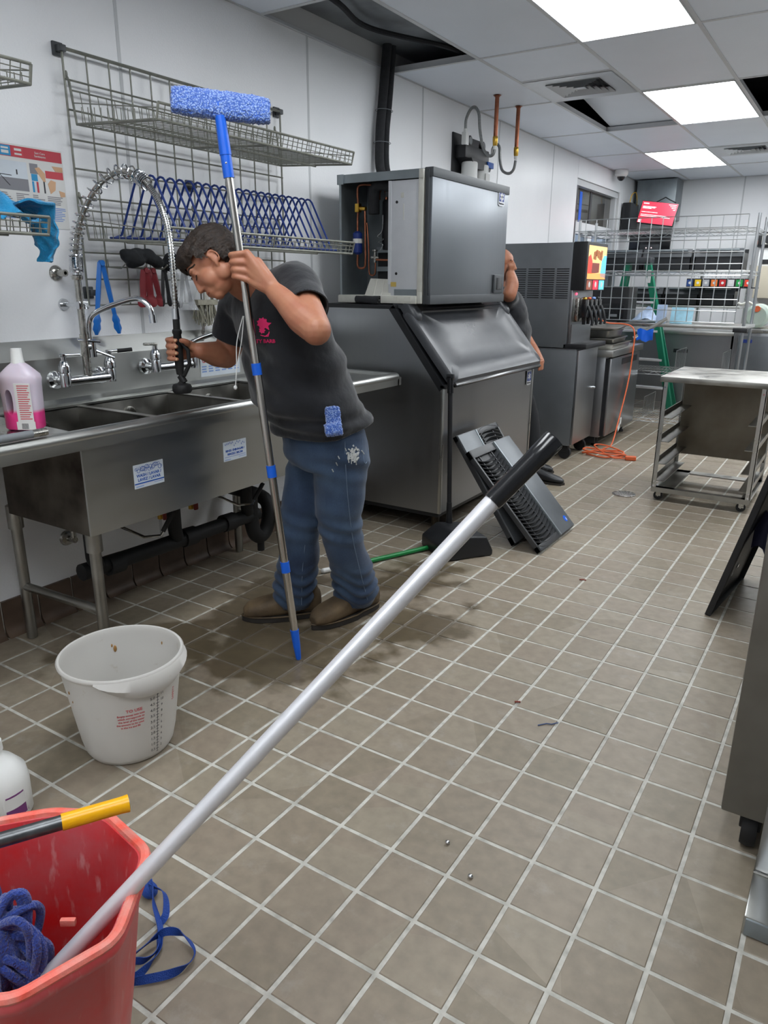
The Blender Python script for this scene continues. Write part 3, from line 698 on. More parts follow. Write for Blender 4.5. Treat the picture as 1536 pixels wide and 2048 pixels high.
# ================================================================ wire grid wall, baskets and what hangs there
def wire_wall(y0, y1, z0, z1, label):
    t = thing('wire_grid', (.03, (y0+y1)/2, z0), label, 'wire rack', 'wall-mounted wire grids')
    b = B(); nv = 12; nh = 9
    for k in range(nv+1):
        y = y0+(y1-y0)*k/nv; b.cyl((.03, y, z0), (.03, y, z1), .0036 if 0 < k < nv else .0048, n=6)
    for k in range(nh+1):
        z = z0+(z1-z0)*k/nh; b.cyl((.035, y0, z), (.035, y1, z), .0038 if k < nh else .0066, n=6)
    mk('wires', b, 'wire', t)
    for y, z in ((y0, z1), (y1, z1), (y0+.62, z1-.41), (y0+.02, z0+.05), (y1-.02, z0+.05)):
        mk('bracket', B().box((0, y-.022, z-.024), (.012, y+.022, z+.024), .004).box((.01, y-.014, z-.012), (.042, y+.014, z+.012), .004), 'dark_grey', t)
    return t
wire_wall(1.985, 3.235, 1.285, 2.212, 'grey coated wire grid on wall behind the sink')
wire_wall(.27, 1.49, 1.285, 2.212, 'grey wire grid at far left beyond the sink poster')
def wire_basket(y0, y1, zb, zf, zback, label, group):
    t = thing('wire_shelf', (.27, (y0+y1)/2, zf), label, 'wire shelf', group)
    X0, X1 = .055, .5; fr = B()
    zz = lambda x: zb+(zf-zb)*(x-X0)/(X1-X0)
    for y in (y0, y1, (y0+y1)/2):
        fr.tube([(.022, y, zback), (.034, y, zback-.02), (X0, y, zb), (X1, y, zf), (X1+.014, y, zf+.052)], .0052, 7)
        fr.ell((.022, y, zback+.004), (.006, .006, .014), 8, 6)
    fr.tube([(X1+.014, y0, zf+.052), (X1+.014, y1, zf+.052)], .005, 7); fr.tube([(X1, y0, zf), (X1, y1, zf)], .005, 7)
    fr.tube([(X0, y0, zb), (X0, y1, zb)], .0042, 7); fr.tube([(.036, y0, zback-.05), (.036, y1, zback-.05)], .0035, 7)
    fr.tube([(.28, y0, zz(.28)-.006), (.28, y1, zz(.28)-.006)], .0045, 7)
    mk('frame', fr, 'wire', t)
    dw = B(); n = int((y1-y0)/.026)
    for k in range(1, n):
        y = y0+(y1-y0)*k/n; dw.tube([(X0, y, zb+.004), (X1, y, zf+.004)], .0018, 5)
    mk('deck_wires', dw, 'wire', t)
    lw = B(); n = int((y1-y0)/.032)
    for k in range(1, n):
        y = y0+(y1-y0)*k/n; lw.tube([(X1, y, zf), (X1+.014, y, zf+.052)], .0018, 5)
    for q in (.33, .66): lw.tube([(X1+.014*q, y0, zf+.052*q), (X1+.014*q, y1, zf+.052*q)], .0018, 5)
    for y in (y0, y1):
        lw.tube([(X0-.014, y, zb+.075), (X1+.01, y, zf+.035)], .0022, 5)
        for k in range(1, 12): x = X0+(X1-X0)*k/12; lw.tube([(x, y, zz(x)), (x, y, zz(x)+.06-.028*k/12)], .0018, 5)
    mk('lip_wires', lw, 'wire', t)
    bw = B(); n = int((y1-y0)/.04)
    for k in range(1, n):
        y = y0+(y1-y0)*k/n; bw.tube([(.038, y, zback-.05), (X0, y, zb)], .0018, 5)
    mk('back_wires', bw, 'wire', t)
    return t
g_ = 'wire shelves hooked on the wall grids'
wire_basket(2.0, 3.2, 1.955, 1.93, 2.125, 'upper wire shelf above the blue rack, empty', g_)
wire_basket(2.0, 3.2, 1.54, 1.52, 1.70, 'lower wire shelf holding the blue coated rack', g_)
wire_basket(.3, 1.52, 1.97, 1.945, 2.13, 'upper wire shelf corner at top left edge', g_)
wire_basket(.3, 1.52, 1.545, 1.52, 1.70, 'lower wire shelf at left edge with turquoise towels', g_)
# blue coated divider rack
t = thing('divider_rack', (.27, 2.6, 1.53), 'blue coated wire divider rack of tall arches on lower shelf', 'rack')
mk('rails', B().tube([(.11, 2.06, 1.548), (.11, 3.17, 1.548)], .0042, 7).tube([(.43, 2.06, 1.536), (.43, 3.17, 1.536)], .0042, 7).tube([(.11, 2.06, 1.548), (.43, 2.06, 1.536)], .0042, 7).tube([(.11, 3.17, 1.548), (.43, 3.17, 1.536)], .0042, 7), 'blue_wire', t)
for k in range(22):
    y = 2.10+k*.0495
    mk('arch', B().tube([(.11, y-.02, 1.548), (.13, y, 1.56), (.245, y, 1.762), (.258, y, 1.774), (.272, y, 1.778), (.286, y, 1.774), (.298, y, 1.762), (.41, y, 1.552), (.43, y-.02, 1.536)], .0047, 7), 'blue_wire', t)
# hooks and hung utensils
def hook(y, z, ln=.1):
    t = tag(mk('hook', B().tube([(.036, y, z+.02), (.04, y, z), (.04+ln*.8, y, z-.005), (.04+ln, y, z+.012)], .003, 6), 'wire'), 'wire hook on the grid at %d cm along it' % round((y-1.985)*100), 'hook', 'hooks on the wire grid')
HZ = 1.437
hk = thing('hook_bar', (.08, 2.25, 1.43), 'wire hook bar with upturned ends under lower shelf', 'hook')
for y in (2.09, 2.20, 2.31, 2.48, 2.56): mk('prong', B().tube([(.038, y, HZ+.03), (.042, y, HZ), (.12, y, HZ-.006), (.15, y, HZ+.012)], .003, 6), 'wire', hk)
mk('bar', B().tube([(.042, 2.07, HZ), (.042, 2.58, HZ)], .0032, 6), 'wire', hk)
def tongs(name, x, y, ztop, ln, spread, m, label, w=.016, rz=0.0, scal=True, tip=None):
    t = thing(name, (x, y, ztop-ln), label, 'tongs', 'tongs hanging on the wire grid')
    R_ = Matrix.Translation((x, y, ztop)) @ Matrix.Rotation(rz, 4, 'Z')
    for s in (-1, 1):
        prof = []; n = 26
        for k in range(n+1):
            u = k/n; c = s*(.006+spread*u**1.0); hw = w*(.55 if u < .12 else .5) ; hw = w*(.5+.12*math.sin(min(1, u*1.4)*PI))
            if u > .72: hw = w*(.62+.25*math.sin((u-.72)/.28*PI)); hw += (.0028*math.sin(u*110) if scal else 0)
            if u > .97: hw *= .6
            prof.append((c, hw, -ln*u))
        g = [[(-.004, c-hw, z), (.004+.004*math.sin(PI*k/n), c, z), (-.004, c+hw, z)] for k, (c, hw, z) in enumerate(prof)]
        b = B(R_); b.sheet(g, .004); mk('arm', b, m, t, smooth=50)
    mk('spring_end', B(R_).lathe([(.0, -.008), (.011, -.008), (.011, .008), (.0, .008)], (0, 0, -.004), 14, 'x'), tip or m, t)
    return t
M['red_nylon'] = mat('dark_red_nylon', srgb(130, 36, 44), .45, var=.2, vscale=20)
tongs('tongs', .09, 2.02, 1.455, .285, .05, 'blue_tong', 'bright blue nylon tongs hanging open at the left', w=.021)
tongs('tongs', .12, 2.215, 1.43, .155, .021, 'red_nylon', 'left pair of dark red tongs under black cloth', w=.032, scal=False)
tongs('tongs', .10, 2.27, 1.43, .155, .03, 'red_nylon', 'right dark red tongs spread behind the first red pair', w=.026, scal=False)
tongs('tongs', .10, 2.335, 1.43, .155, .016, 'black', 'black nylon tongs beside the red tongs', w=.016, scal=False)
tongs('tongs', .10, 2.45, 1.43, .165, .03, 'black', 'black tongs beside the spray hose in clear bag', w=.017, scal=False)
tongs('tongs', .06, 2.63, 1.40, .27, .045, 'chrome_dull', 'steel tongs hanging behind the bent person face', w=.013)
# black cloth bunched over the bar
cl = B(); random.seed(11)
for k in range(16):
    y = 2.13+.24*random.random(); cl.ell((.09+.03*random.random(), y, 1.462+.03*random.random()-.25*abs(y-2.22)*.3), (.03, .035+.015*random.random(), .022+.01*random.random()), 10, 7, Matrix.Rotation(random.uniform(-.5, .5), 3, 'X'))
M['black_cloth'] = mat('black_cloth', srgb(36, 38, 41), .85, var=.3, vscale=25, bump=.3, bscale=80)
co = mk('black_gloves', cl, 'black_cloth'); md = co.modifiers.new('r', 'REMESH'); md.mode = 'VOXEL'; md.voxel_size = .006; ms = co.modifiers.new('s', 'SMOOTH'); ms.iterations = 6; applied(co); shade(co, 180)
tag(co, 'bunched black cloth lying over the hook bar', 'cloth')
# clear bag around the black tongs
M['clear_bag'] = mat('clear_plastic_bag', (.75, .77, .8), .18, alpha=.28, bump=.6, bscale=45, spec=.9)
g = [[(.12+.012*math.sin(k*1.3+j*.9), 2.385+.022*j+.006*math.sin(k*.9), 1.425-.024*k) for j in range(6)] for k in range(8)]
tag(mk('plastic_bag', B().sheet(g, .0015), 'clear_bag', smooth=60), 'clear plastic bag hanging beside the spray hose', 'bag')
# scrub brush
bq = thing('scrub_brush', (.06, 2.58, 1.13), 'worn scrub brush with pale bristles behind steel tongs', 'brush')
mk('handle', B().box((.05, 2.60, 1.29), (.065, 2.625, 1.41), .005), 'offwhite', bq)
random.seed(4); br_ = B()
for k in range(60):
    a = (random.uniform(.04, .08), random.uniform(2.54, 2.66), 1.285); br_.tube([a, (a[0]+random.uniform(-.02, .02), a[1]+random.uniform(-.03, .03), 1.285-random.uniform(.07, .11))], .0026, 5)
br_.box((.035, 2.535, 1.275), (.085, 2.665, 1.3), .006); M['bristle'] = mat('pale_bristle', srgb(170, 166, 150), .8, var=.3, vscale=60); mk('bristles', br_, 'bristle', bq)
# poster
po = thing('poster', (.002, 1.72, 1.565), 'instruction poster with red header on wall left of wire grid', 'poster')
PY0, PY1, PZ0, PZ1 = 1.46, 1.955, 1.575, 1.858
mk('sheet', B().box((0, PY0, PZ0), (.0022, PY1, PZ1)), 'paper', po, smooth=0)
def pbox(name, y0, y1, z0, z1, m, x=.0022, d=.0006): return mk(name, B().box((x, y0, z0), (x+d, y1, z1)), m, po, smooth=0)
pbox('header', PY0+.006, PY1-.004, PZ1-.044, PZ1-.006, 'poster_red')
pbox('icon', 1.700, 1.743, PZ1-.042, PZ1-.008, 'poster_blue', .0026); pbox('icon', 1.750, 1.793, PZ1-.042, PZ1-.008, 'ink_red', .0026)
for k, l in enumerate(('Sani Care', 'Sanitizante')):
    mk('lettering', text_b(l, .011, axes_m((.003, 1.86, PZ1-.02-.011*k), (0, 1, 0), (0, 0, 1))), 'paper', po, smooth=0)
mk('icon_mark', B().box((.003, 1.707, PZ1-.02), (.0036, 1.735, PZ1-.014)).box((.003, 1.707, PZ1-.035), (.0036, 1.735, PZ1-.025)).box((.003, 1.758, PZ1-.022), (.0036, 1.786, PZ1-.014)).box((.003, 1.758, PZ1-.036), (.0036, 1.786, PZ1-.03)), 'paper', po, smooth=0)
pbox('picture', 1.62, 1.80, 1.70, 1.742, 'ink_grey'); pbox('picture', 1.62, 1.80, 1.742, 1.80, 'sticker')
mk('picture_line', B().tube([(.0032, 1.62, 1.765), (.0032, 1.68, 1.752), (.0032, 1.735, 1.75)], .0012, 5).tube([(.0032, 1.62, 1.757), (.0032, 1.69, 1.75), (.0032, 1.725, 1.715)], .0012, 5).box((.003, 1.755, 1.755), (.0036, 1.76, 1.772)), 'ink_black', po, smooth=0)
pbox('picture', 1.812, 1.845, 1.765, 1.80, 'ink_grey'); pbox('picture', 1.815, 1.84, 1.74, 1.764, 'poster_blue')
for k, c in enumerate(('poster_blue', 'sticker', 'poster_red')): pbox('picture', 1.815+.009*k, 1.823+.009*k, 1.70, 1.738, c)
pbox('picture', 1.862, 1.868, 1.70, 1.755, 'ink_black')
mk('picture_hand', B().prism([(1.832, 1.785), (1.85, 1.79), (1.872, 1.77), (1.872, 1.74), (1.862, 1.742), (1.845, 1.765)], .0026, .0034, 'x').prism([(1.905, 1.80), (1.95, 1.80), (1.95, 1.782), (1.918, 1.782)], .0026, .0034, 'x').prism([(1.88, 1.735), (1.895, 1.75), (1.915, 1.745), (1.91, 1.715), (1.888, 1.70)], .0026, .0034, 'x').prism([(1.925, 1.715), (1.95, 1.71), (1.95, 1.695), (1.93, 1.692)], .0026, .0034, 'x'), 'skin_ink', po, smooth=0)
pbox('picture', 1.875, 1.95, 1.755, 1.781, 'ink_red')
for ci, (a, b_) in enumerate(((1.64, 1.735), (1.745, 1.80), (1.812, 1.862), (1.873, 1.945))):
    fb = B(); fc = B(); random.seed(ci)
    for k in range(5): fb.box((.0024, a, 1.688-.0065*k), (.0030, b_-random.uniform(0, .03), 1.691-.0065*k))
    for k in range(8): fc.box((.0024, a, 1.648-.0065*k), (.0030, b_-random.uniform(0, .02), 1.651-.0065*k))
    mk('fine_print', fb, 'ink_grey', po, smooth=0); mk('fine_print', fc, 'ink_lblue', po, smooth=0)
# round wall fitting
wf = thing('wall_fitting', (.0, 1.87, 1.40), 'round grey pipe fitting on wall below the poster', 'pipe fitting')
mk('escutcheon', B().lathe([(.0, .001), (.03, .001), (.028, .006), (.018, .013), (.013, .016)], (0, 1.87, 1.41), 24, 'x'), 'chrome_dull', wf)
mk('nipple', B().lathe([(.0, .035), (.007, .035), (.007, .062), (.013, .062), (.013, .014), (.0, .014)], (0, 1.87, 1.41), 16, 'x'), 'chrome_dull', wf)
# turquoise towels on the left shelf
M['towel'] = mat('turquoise_towel', srgb(24, 138, 190), .9, var=.25, vscale=18, bump=.5, bscale=160, sheen=.3)
def drape(pts_fn, n, m, label, th=.006):
    g = [[pts_fn(i/(n-1), j/(m-1)) for j in range(m)] for i in range(n)]
    o = mk('towel', B().sheet(g, th), 'towel', smooth=70); return tag(o, label, 'towel', 'turquoise towels on the left shelf')
def d1(u, v):
    y = 1.33+.22*v; w = .014*math.sin(9*v+3*u)+.01*math.sin(14*u+5*v)+.022*noise.noise(V((u*6, v*5, 1.0)))+.010*noise.noise(V((u*15, v*13, 4.0)))
    q = u; return (.08+.40*q, y-.03+.02*math.sin(6*q), 1.565+.05*math.sin(PI*q)**.5+w*1.1+.02*math.sin(7*v+2)+.03*math.sin(PI*v)*(1-v))
drape(d1, 44, 36, 'turquoise towel heaped inside the left wire shelf')
def d2(u, v):
    y = 1.525+.045*v; w = .012*math.sin(8*v+4*u)+.012*noise.noise(V((u*8, v*6, 2.0)))
    if u < .3:
        q = u/.3; return (.32+.17*v+.02*q, 1.44+.09*q, 1.60+.012*math.sin(PI*q)+w*.6)
    q = (u-.3)/.7; return (.34+.17*v*(1-.6*q)+.07*q+.01*math.sin(9*q+3*v), 1.537+.014*math.sin(7*v+3*q)+.012*noise.noise(V((q*7, v*6, 9.0))), 1.60+w*(1-q)-.16*q)
drape(d2, 40, 22, 'turquoise towel corner hanging off the shelf end')
# ================================================================ ice machine: storage bin
BY0, BY1 = 3.53, 4.83
ib = thing('ice_bin', (.47, 4.18, 0), 'large stainless ice storage bin with sloped dark plastic lid', 'ice bin')
side = [(.07, .125), (.862, .125), (.862, .845), (.83, .858), (.555, 1.215), (.53, 1.255), (.07, 1.255)]
mk('body', B().prism(side, BY0, BY1, 'y'), 'steel_v', ib, smooth=0)
mk('corner_trim', B().box((.85, BY0-.003, .125), (.868, BY0+.014, .85), .003), 'steel', ib)
mk('corner_trim', B().box((.85, BY1-.014, .125), (.868, BY1+.003, .85), .003), 'steel', ib)
mk('top_frame', B().box((.065, BY0-.006, 1.245), (.56, BY1+.006, 1.268), .004), 'black', ib)
def slope_strip(y0, y1, t0, t1, up0, up1):
    # a band following the slope, between two heights above it
    a, c = V((.868, 0, .84)), V((.54, 0, 1.262)); d = (c-a).normalized(); n = V((d.z, 0, -d.x))
    b = B(); vs = []
    for y in (y0, y1):
        for p, u in ((a+d*(a-c).length*t0, up0), (a+d*(a-c).length*t0, up1), (a+d*(a-c).length*t1, up1), (a+d*(a-c).length*t1, up0)):
            q = p+n*u; vs.append((q.x, y, q.z))
    return b.add(vs, [(0,1,2,3),(7,6,5,4),(0,4,5,1),(1,5,6,2),(2,6,7,3),(3,7,4,0)])
mk('slope_frame', slope_strip(BY0-.006, BY0+.05, 0, 1, -.03, .006), 'black', ib, smooth=0)
mk('slope_frame', slope_strip(BY1-.05, BY1+.006, 0, 1, -.03, .006), 'black', ib, smooth=0)
mk('throat', slope_strip(BY0+.05, BY1-.05, .02, 1, -.03, .0), 'black', ib, smooth=0)
mk('front_lip', B().box((.845, BY0-.006, .835), (.882, BY1+.006, .858), .004), 'black', ib)
# lid: dished panel with a raised border, hinge bosses at the top corners
a_, c_ = V((.905, 0, .87)), V((.60, 0, 1.235)); d_ = (c_-a_).normalized(); n_ = V((d_.z, 0, -d_.x)); Ls = (c_-a_).length
LM = axes_m((a_.x, BY0+.01, a_.z), (0, 1, 0), d_)      # local x along the bin, y up the slope, z outward
LW = BY1-BY0-.02
lb_ = bmesh.new()
def rrect(x0, y0, x1, y1, r, z, n=5):
    pts = []
    for cx, cy, a0 in ((x1-r, y1-r, 0), (x0+r, y1-r, PI/2), (x0+r, y0+r, PI), (x1-r, y0+r, 1.5*PI)):
        for k in range(n+1): t = a0+PI/2*k/n; pts.append((cx+r*math.cos(t), cy+r*math.sin(t), z))
    return pts
rings = [rrect(0, 0, LW, Ls, .03, -.02), rrect(-.004, -.012, LW+.004, Ls, .04, .012), rrect(.006, 0, LW-.006, Ls-.01, .04, .03), rrect(.075, .075, LW-.075, Ls-.03, .06, .034), rrect(.085, .085, LW-.085, Ls-.036, .055, .026), rrect(.3, .2, LW-.3, Ls-.15, .05, .028)]
vs = []; fs = []; n = len(rings[0])
for r in rings: vs += r
for i in range(len(rings)-1):
    for j in range(n): fs.append((i*n+j, i*n+(j+1) % n, (i+1)*n+(j+1) % n, (i+1)*n+j))
fs.append(tuple(range(n-1, -1, -1))); fs.append(tuple((len(rings)-1)*n+j for j in range(n)))
lid = mk('lid', B(LM).add(vs, fs), 'black_lid', ib, smooth=50)
for x in (.045, LW-.045):
    bq_ = loft(B(LM), [(x, Ls-.02, -.01, .042, .075), (x, Ls-.02, .03, .042, .075), (x, Ls-.015, .05, .034, .06), (x, Ls-.01, .056, .02, .04)], 20, 2.6)
    mk('hinge_boss', bq_, 'black_lid', lid, smooth=60)
mk('handle_lip', B(LM).box((.02, -.03, -.012), (LW-.02, .0, .012), .008), 'black_gloss', lid)
mk('lid_top', B().prism([(.52, 1.262), (.62, 1.235), (.635, 1.25), (.60, 1.268), (.53, 1.274)], BY0+.02, BY1-.02, 'y'), 'black_lid', ib, smooth=30)
for x in (.15, .80):
    for y in (BY0+.07, BY1-.07): mk('leg', B().lathe([(.02, 0), (.028, .004), (.022, .03), (.025, .04), (.025, .13)], (x, y, 0), 16), 'steel_dirty', ib)
mk('underside', B().box((.08, BY0+.01, .1), (.85, BY1-.01, .126)), 'black', ib, smooth=0)
M['badge_navy'] = mat('badge_navy', srgb(28, 50, 120), .35); M['badge_silver'] = mat('badge_silver', srgb(200, 202, 206), .3, .6)
def badge(root, x, y, z, w, h):
    bd = mk('badge', B().prism([(y-w/2, z-h*.42), (y-w*.3, z-h*.5), (y+w*.3, z-h*.5), (y+w/2, z-h*.42), (y+w/2, z+h/2), (y-w/2, z+h/2)], x, x+.003, 'x'), 'badge_silver', root, smooth=0)
    mk('field', B().box((x+.0025, y-w*.42, z-h*.2), (x+.004, y+w*.42, z+h*.44)), 'badge_navy', bd, smooth=0)
    st = B(); r = w*.3; cz = z+h*.12
    for k in range(3):
        a = PI/2+k*PI/3; dx, dz = math.cos(a)*r, math.sin(a)*r; nx, nz = -math.sin(a)*r*.22, math.cos(a)*r*.22
        st.add([(x+.0044, y-dx-nx, cz-dz-nz), (x+.0044, y+dx-nx, cz+dz-nz), (x+.0044, y+dx+nx, cz+dz+nz), (x+.0044, y-dx+nx, cz-dz+nz)], [(0, 1, 2, 3)])
    mk('star', st, 'paper', bd, smooth=0)
    mk('lettering', text_b('Manitowoc', w*.19, axes_m((x+.0034, y, z-h*.33), (0, 1, 0), (0, 0, 1))), 'ink_black', bd, smooth=0)
badge(ib, .868, 4.745, .775, .075, .095)
# ================================================================ ice machine: head with its side panel taken off
HY0, HY1, HX0, HX1, HZ0, HZ1 = 3.56, 4.53, .165, .745, 1.274, 1.945
ih = thing('ice_machine', (.455, 4.05, HZ0), 'ice machine head on the bin, side cover removed', 'ice machine')
M['galv'] = mat('galvanised_sheet', srgb(150, 158, 162), .42, .7, var=.2, vscale=9)
M['foam_panel'] = mat('grey_white_foam_panel', srgb(198, 200, 204), .5, var=.06, vscale=12, bump=.05, bscale=120)
M['inner_dark'] = mat('dark_inner_sheet', srgb(128, 134, 138), .45, .4, var=.3, vscale=6)
M['steel_head'] = mat('dark_brushed_door', srgb(130, 134, 139), .33, 1, var=.03, vscale=22, rvar=.03, stretch=(2.2, 2.2, .06), bump=.14, bscale=2.2)
mk('front_door', B().box((.715, HY0+.012, HZ0+.045), (HX1, HY1, HZ1-.04), .004), 'steel_head', ih)
mk('door_trim', B().box((.70, HY0+.008, HZ1-.042), (HX1+.006, HY1+.004, HZ1+.004), .004), 'dark_grey', ih)
mk('door_trim', B().box((.70, HY0+.008, HZ0-.002), (HX1+.004, HY1+.004, HZ0+.046), .004), 'dark_grey', ih)
mk('door_edge', B().box((.708, HY0+.004, HZ0), (.728, HY0+.02, HZ1-.005), .003), 'dark_grey', ih)
mk('top_cover', B().box((HX0, HY0+.012, HZ1-.012), (.71, HY1, HZ1)).box((HX0-.005, HY0, HZ1-.045), (.69, HY0+.01, HZ1-.003)).box((HX0-.012, HY0-.006, HZ1-.05), (HX0+.03, HY0+.02, HZ1)), 'galv', ih, smooth=0)
mk('back_panel', B().box((HX0, HY0+.005, HZ0), (HX0+.006, HY1, HZ1-.01)), 'galv', ih, smooth=0)
mk('side_panel', B().box((HX0, HY1-.006, HZ0), (.715, HY1, HZ1-.01)), 'steel_v', ih, smooth=0)
mk('partition', B().box((HX0+.006, 3.825, HZ0), (.70, 3.835, HZ1-.02)), 'inner_dark', ih, smooth=0)
mk('corner_post', B().box((HX0-.002, HY0, HZ0+.02), (HX0+.012, HY0+.012, HZ1-.04)), 'galv', ih, smooth=0)
fp = mk('foam_panel', B().box((.485, HY0+.006, HZ0+.03), (.668, HY0+.026, HZ1-.05), .002).box((.485, HY0+.0, HZ0+.1), (.502, HY0+.01, HZ1-.05)), 'foam_panel', ih)
for z in (1.79, 1.43): mk('hole', B().lathe([(.0, .0), (.0075, .0), (.0075, .002)], (.535, HY0+.004, z), 14, 'y'), 'black', fp)
mk('moulded_mark', B().box((.56, HY0+.0045, 1.81), (.578, HY0+.007, 1.835)).box((.575, HY0+.0045, 1.70), (.579, HY0+.007, 1.78)), 'offwhite', fp, smooth=0)
M['yellow_tape'] = mat('yellowed_tape', srgb(196, 168, 90), .6)
mk('tape', B().box((.502, HY0+.003, 1.362), (.535, HY0+.0065, 1.386)), 'yellow_tape', fp, smooth=0)
mk('edge_post', B().box((.668, HY0, HZ0+.02), (.698, HY0+.03, HZ1-.04), .003), 'offwhite', ih)
mk('post_cap', B().box((.672, HY0-.004, HZ1-.048), (.70, HY0+.012, HZ1-.004), .002).box((.675, HY0-.004, HZ0+.002), (.70, HY0+.012, HZ0+.06), .002), 'offwhite', ih)
mk('plate', B().box((.525, HY0+.002, HZ0+.04), (.665, HY0+.006, HZ0+.075)), 'galv', ih, smooth=0)
mk('base_tray', B().box((HX0-.01, HY0-.012, HZ0), (.672, HY0+.18, HZ0+.042), .006).box((.53, HY0-.014, HZ0+.012), (.56, HY0-.008, HZ0+.036)).box((.60, HY0-.014, HZ0+.012), (.64, HY0-.008, HZ0+.036)), 'offwhite', ih)
wc = B().add([(.33, HY0+.0, 1.31), (.5, HY0-.002, 1.305), (.5, HY0+.03, 1.40), (.352, HY0+.03, 1.405), (.33, HY0+.01, 1.31), (.5, HY0+.008, 1.305), (.5, HY0+.04, 1.40), (.352, HY0+.04, 1.405)], [(0,1,2,3),(7,6,5,4),(0,4,5,1),(1,5,6,2),(2,6,7,3),(3,7,4,0)])
wc.cyl((.39, HY0+.0, 1.31), (.395, HY0+.03, 1.40), .004, n=6).cyl((.44, HY0+.0, 1.31), (.443, HY0+.03, 1.40), .004, n=6); mk('white_cover', wc, 'offwhite', ih)
# refrigeration parts inside, seen through the open side
iy = 3.68
mk('drier', B().lathe([(.0, -.062), (.012, -.062), (.027, -.05), (.027, .05), (.012, .062), (.0, .062)], (.245, iy-.06, 1.595), 18), 'badge_navy', ih)
mk('drier_label', B().lathe([(.0275, -.012), (.0275, .012)], (.245, iy-.06, 1.605), 18), 'paper', ih)
mk('copper_line', B().tube(spline([(.245, iy-.06, 1.655), (.245, iy-.06, 1.72), (.25, iy-.06, 1.78), (.245, iy-.06, 1.85), (.25, iy-.06, 1.885), (.275, iy-.06, 1.895), (.33, iy-.05, 1.892)], 5), .0062, 8).tube(spline([(.245, iy-.06, 1.535), (.243, iy-.06, 1.48), (.255, iy-.06, 1.462), (.285, iy-.06, 1.462), (.297, iy-.06, 1.485), (.297, iy-.06, 1.6), (.295, iy-.06, 1.76)], 5), .0062, 8), 'copper', ih)
mk('copper_line', B().tube(spline([(.3, iy-.05, 1.70), (.312, iy-.05, 1.58), (.315, iy-.05, 1.45), (.325, iy-.05, 1.425), (.35, iy-.05, 1.425), (.358, iy-.05, 1.45), (.356, iy-.05, 1.53)], 5), .0045, 8).tube([(.36, iy-.05, 1.505), (.42, iy-.02, 1.503)], .0055, 8).tube(spline([(.35, iy, 1.82), (.352, iy, 1.86), (.375, iy, 1.875), (.395, iy, 1.85), (.395, iy, 1.82)], 4), .0065, 8), 'copper', ih)
mk('valve_brass', B().box((.235, iy-.075, 1.755), (.262, iy-.045, 1.80), .004).cyl((.255, iy-.06, 1.775), (.30, iy-.06, 1.772), .011, n=10), 'brass', ih)
mk('suction_foam', B().tube(spline([(.335, iy-.03, 1.745), (.333, iy-.03, 1.82), (.338, iy-.03, 1.872), (.37, iy-.03, 1.892), (.43, iy-.02, 1.885), (.50, iy+.0, 1.865)], 6), [.031]*31, 14), 'foam', ih)
mk('compressor', B().lathe([(.0, 1.845), (.04, 1.84), (.062, 1.81), (.064, 1.60), (.06, 1.56), (.0, 1.555)], (.405, iy+.06, 0), 22), 'black', ih)
mk('condenser_bracket', B().box((.32, iy+.02, 1.545), (.45, iy+.03, 1.575)), 'galv', ih, smooth=0); mk('condenser_bracket', B().box((.32, iy+.02, 1.445), (.45, iy+.03, 1.47)), 'galv', ih, smooth=0)
mk('expansion_valve', B().lathe([(.0, .04), (.016, .038), (.016, .03), (.008, .026), (.008, -.03), (.0, -.034)], (.355, iy-.05, 1.52), 14).cyl((.33, iy-.05, 1.517), (.38, iy-.05, 1.517), .006, n=8), 'chrome_dull', ih)
mk('start_box', B().box((.40, iy-.02, 1.83), (.445, iy+.03, 1.875), .006), 'black', ih)
mk('wiring', B().tube(spline([(.38, iy-.01, 1.74), (.375, iy-.01, 1.66), (.345, iy-.01, 1.63), (.385, iy-.01, 1.615), (.35, iy-.01, 1.60), (.38, iy-.01, 1.585), (.36, iy-.01, 1.555)], 5), .0018, 5), 'wire_chrome', ih)
mk('condenser', B().box((.30, 3.74, 1.32), (.48, 3.82, 1.55), .01), 'black', ih)
hl = mk('door_handle', B().box((HX1-.002, 4.365, 1.325), (HX1+.012, 4.49, 1.435), .012), 'dark_grey', ih)
mk('grip_hollow', B().box((HX1+.006, 4.385, 1.345), (HX1+.0135, 4.47, 1.42), .006), 'black_gloss', hl)
badge(ih, HX1+.0005, 4.425, 1.872, .085, .085)
# loose foam tube lying on the bin
ft = thing('foam_tube', (.40, 3.57, 1.27), 'short split piece of black foam tube lying on the bin', 'foam tube')
mk('tube', B().tube(spline([(.285, 3.548, 1.293), (.34, 3.546, 1.2925), (.40, 3.542, 1.291), (.445, 3.538, 1.291)], 5), [.0195]*5+[.021]*6+[.0225]*5, 14, cap=False).tube(spline([(.285, 3.548, 1.293), (.34, 3.546, 1.2925), (.40, 3.542, 1.291), (.445, 3.538, 1.291)], 5), [.010]*16, 10, cap=False), 'foam', ft)
mk('cut_end', B().lathe([(.010, 0), (.0225, 0), (.0225, .001), (.010, .001)], (.445, 3.538, 1.291), 14, 'x', closed=True), 'rubber', ft)
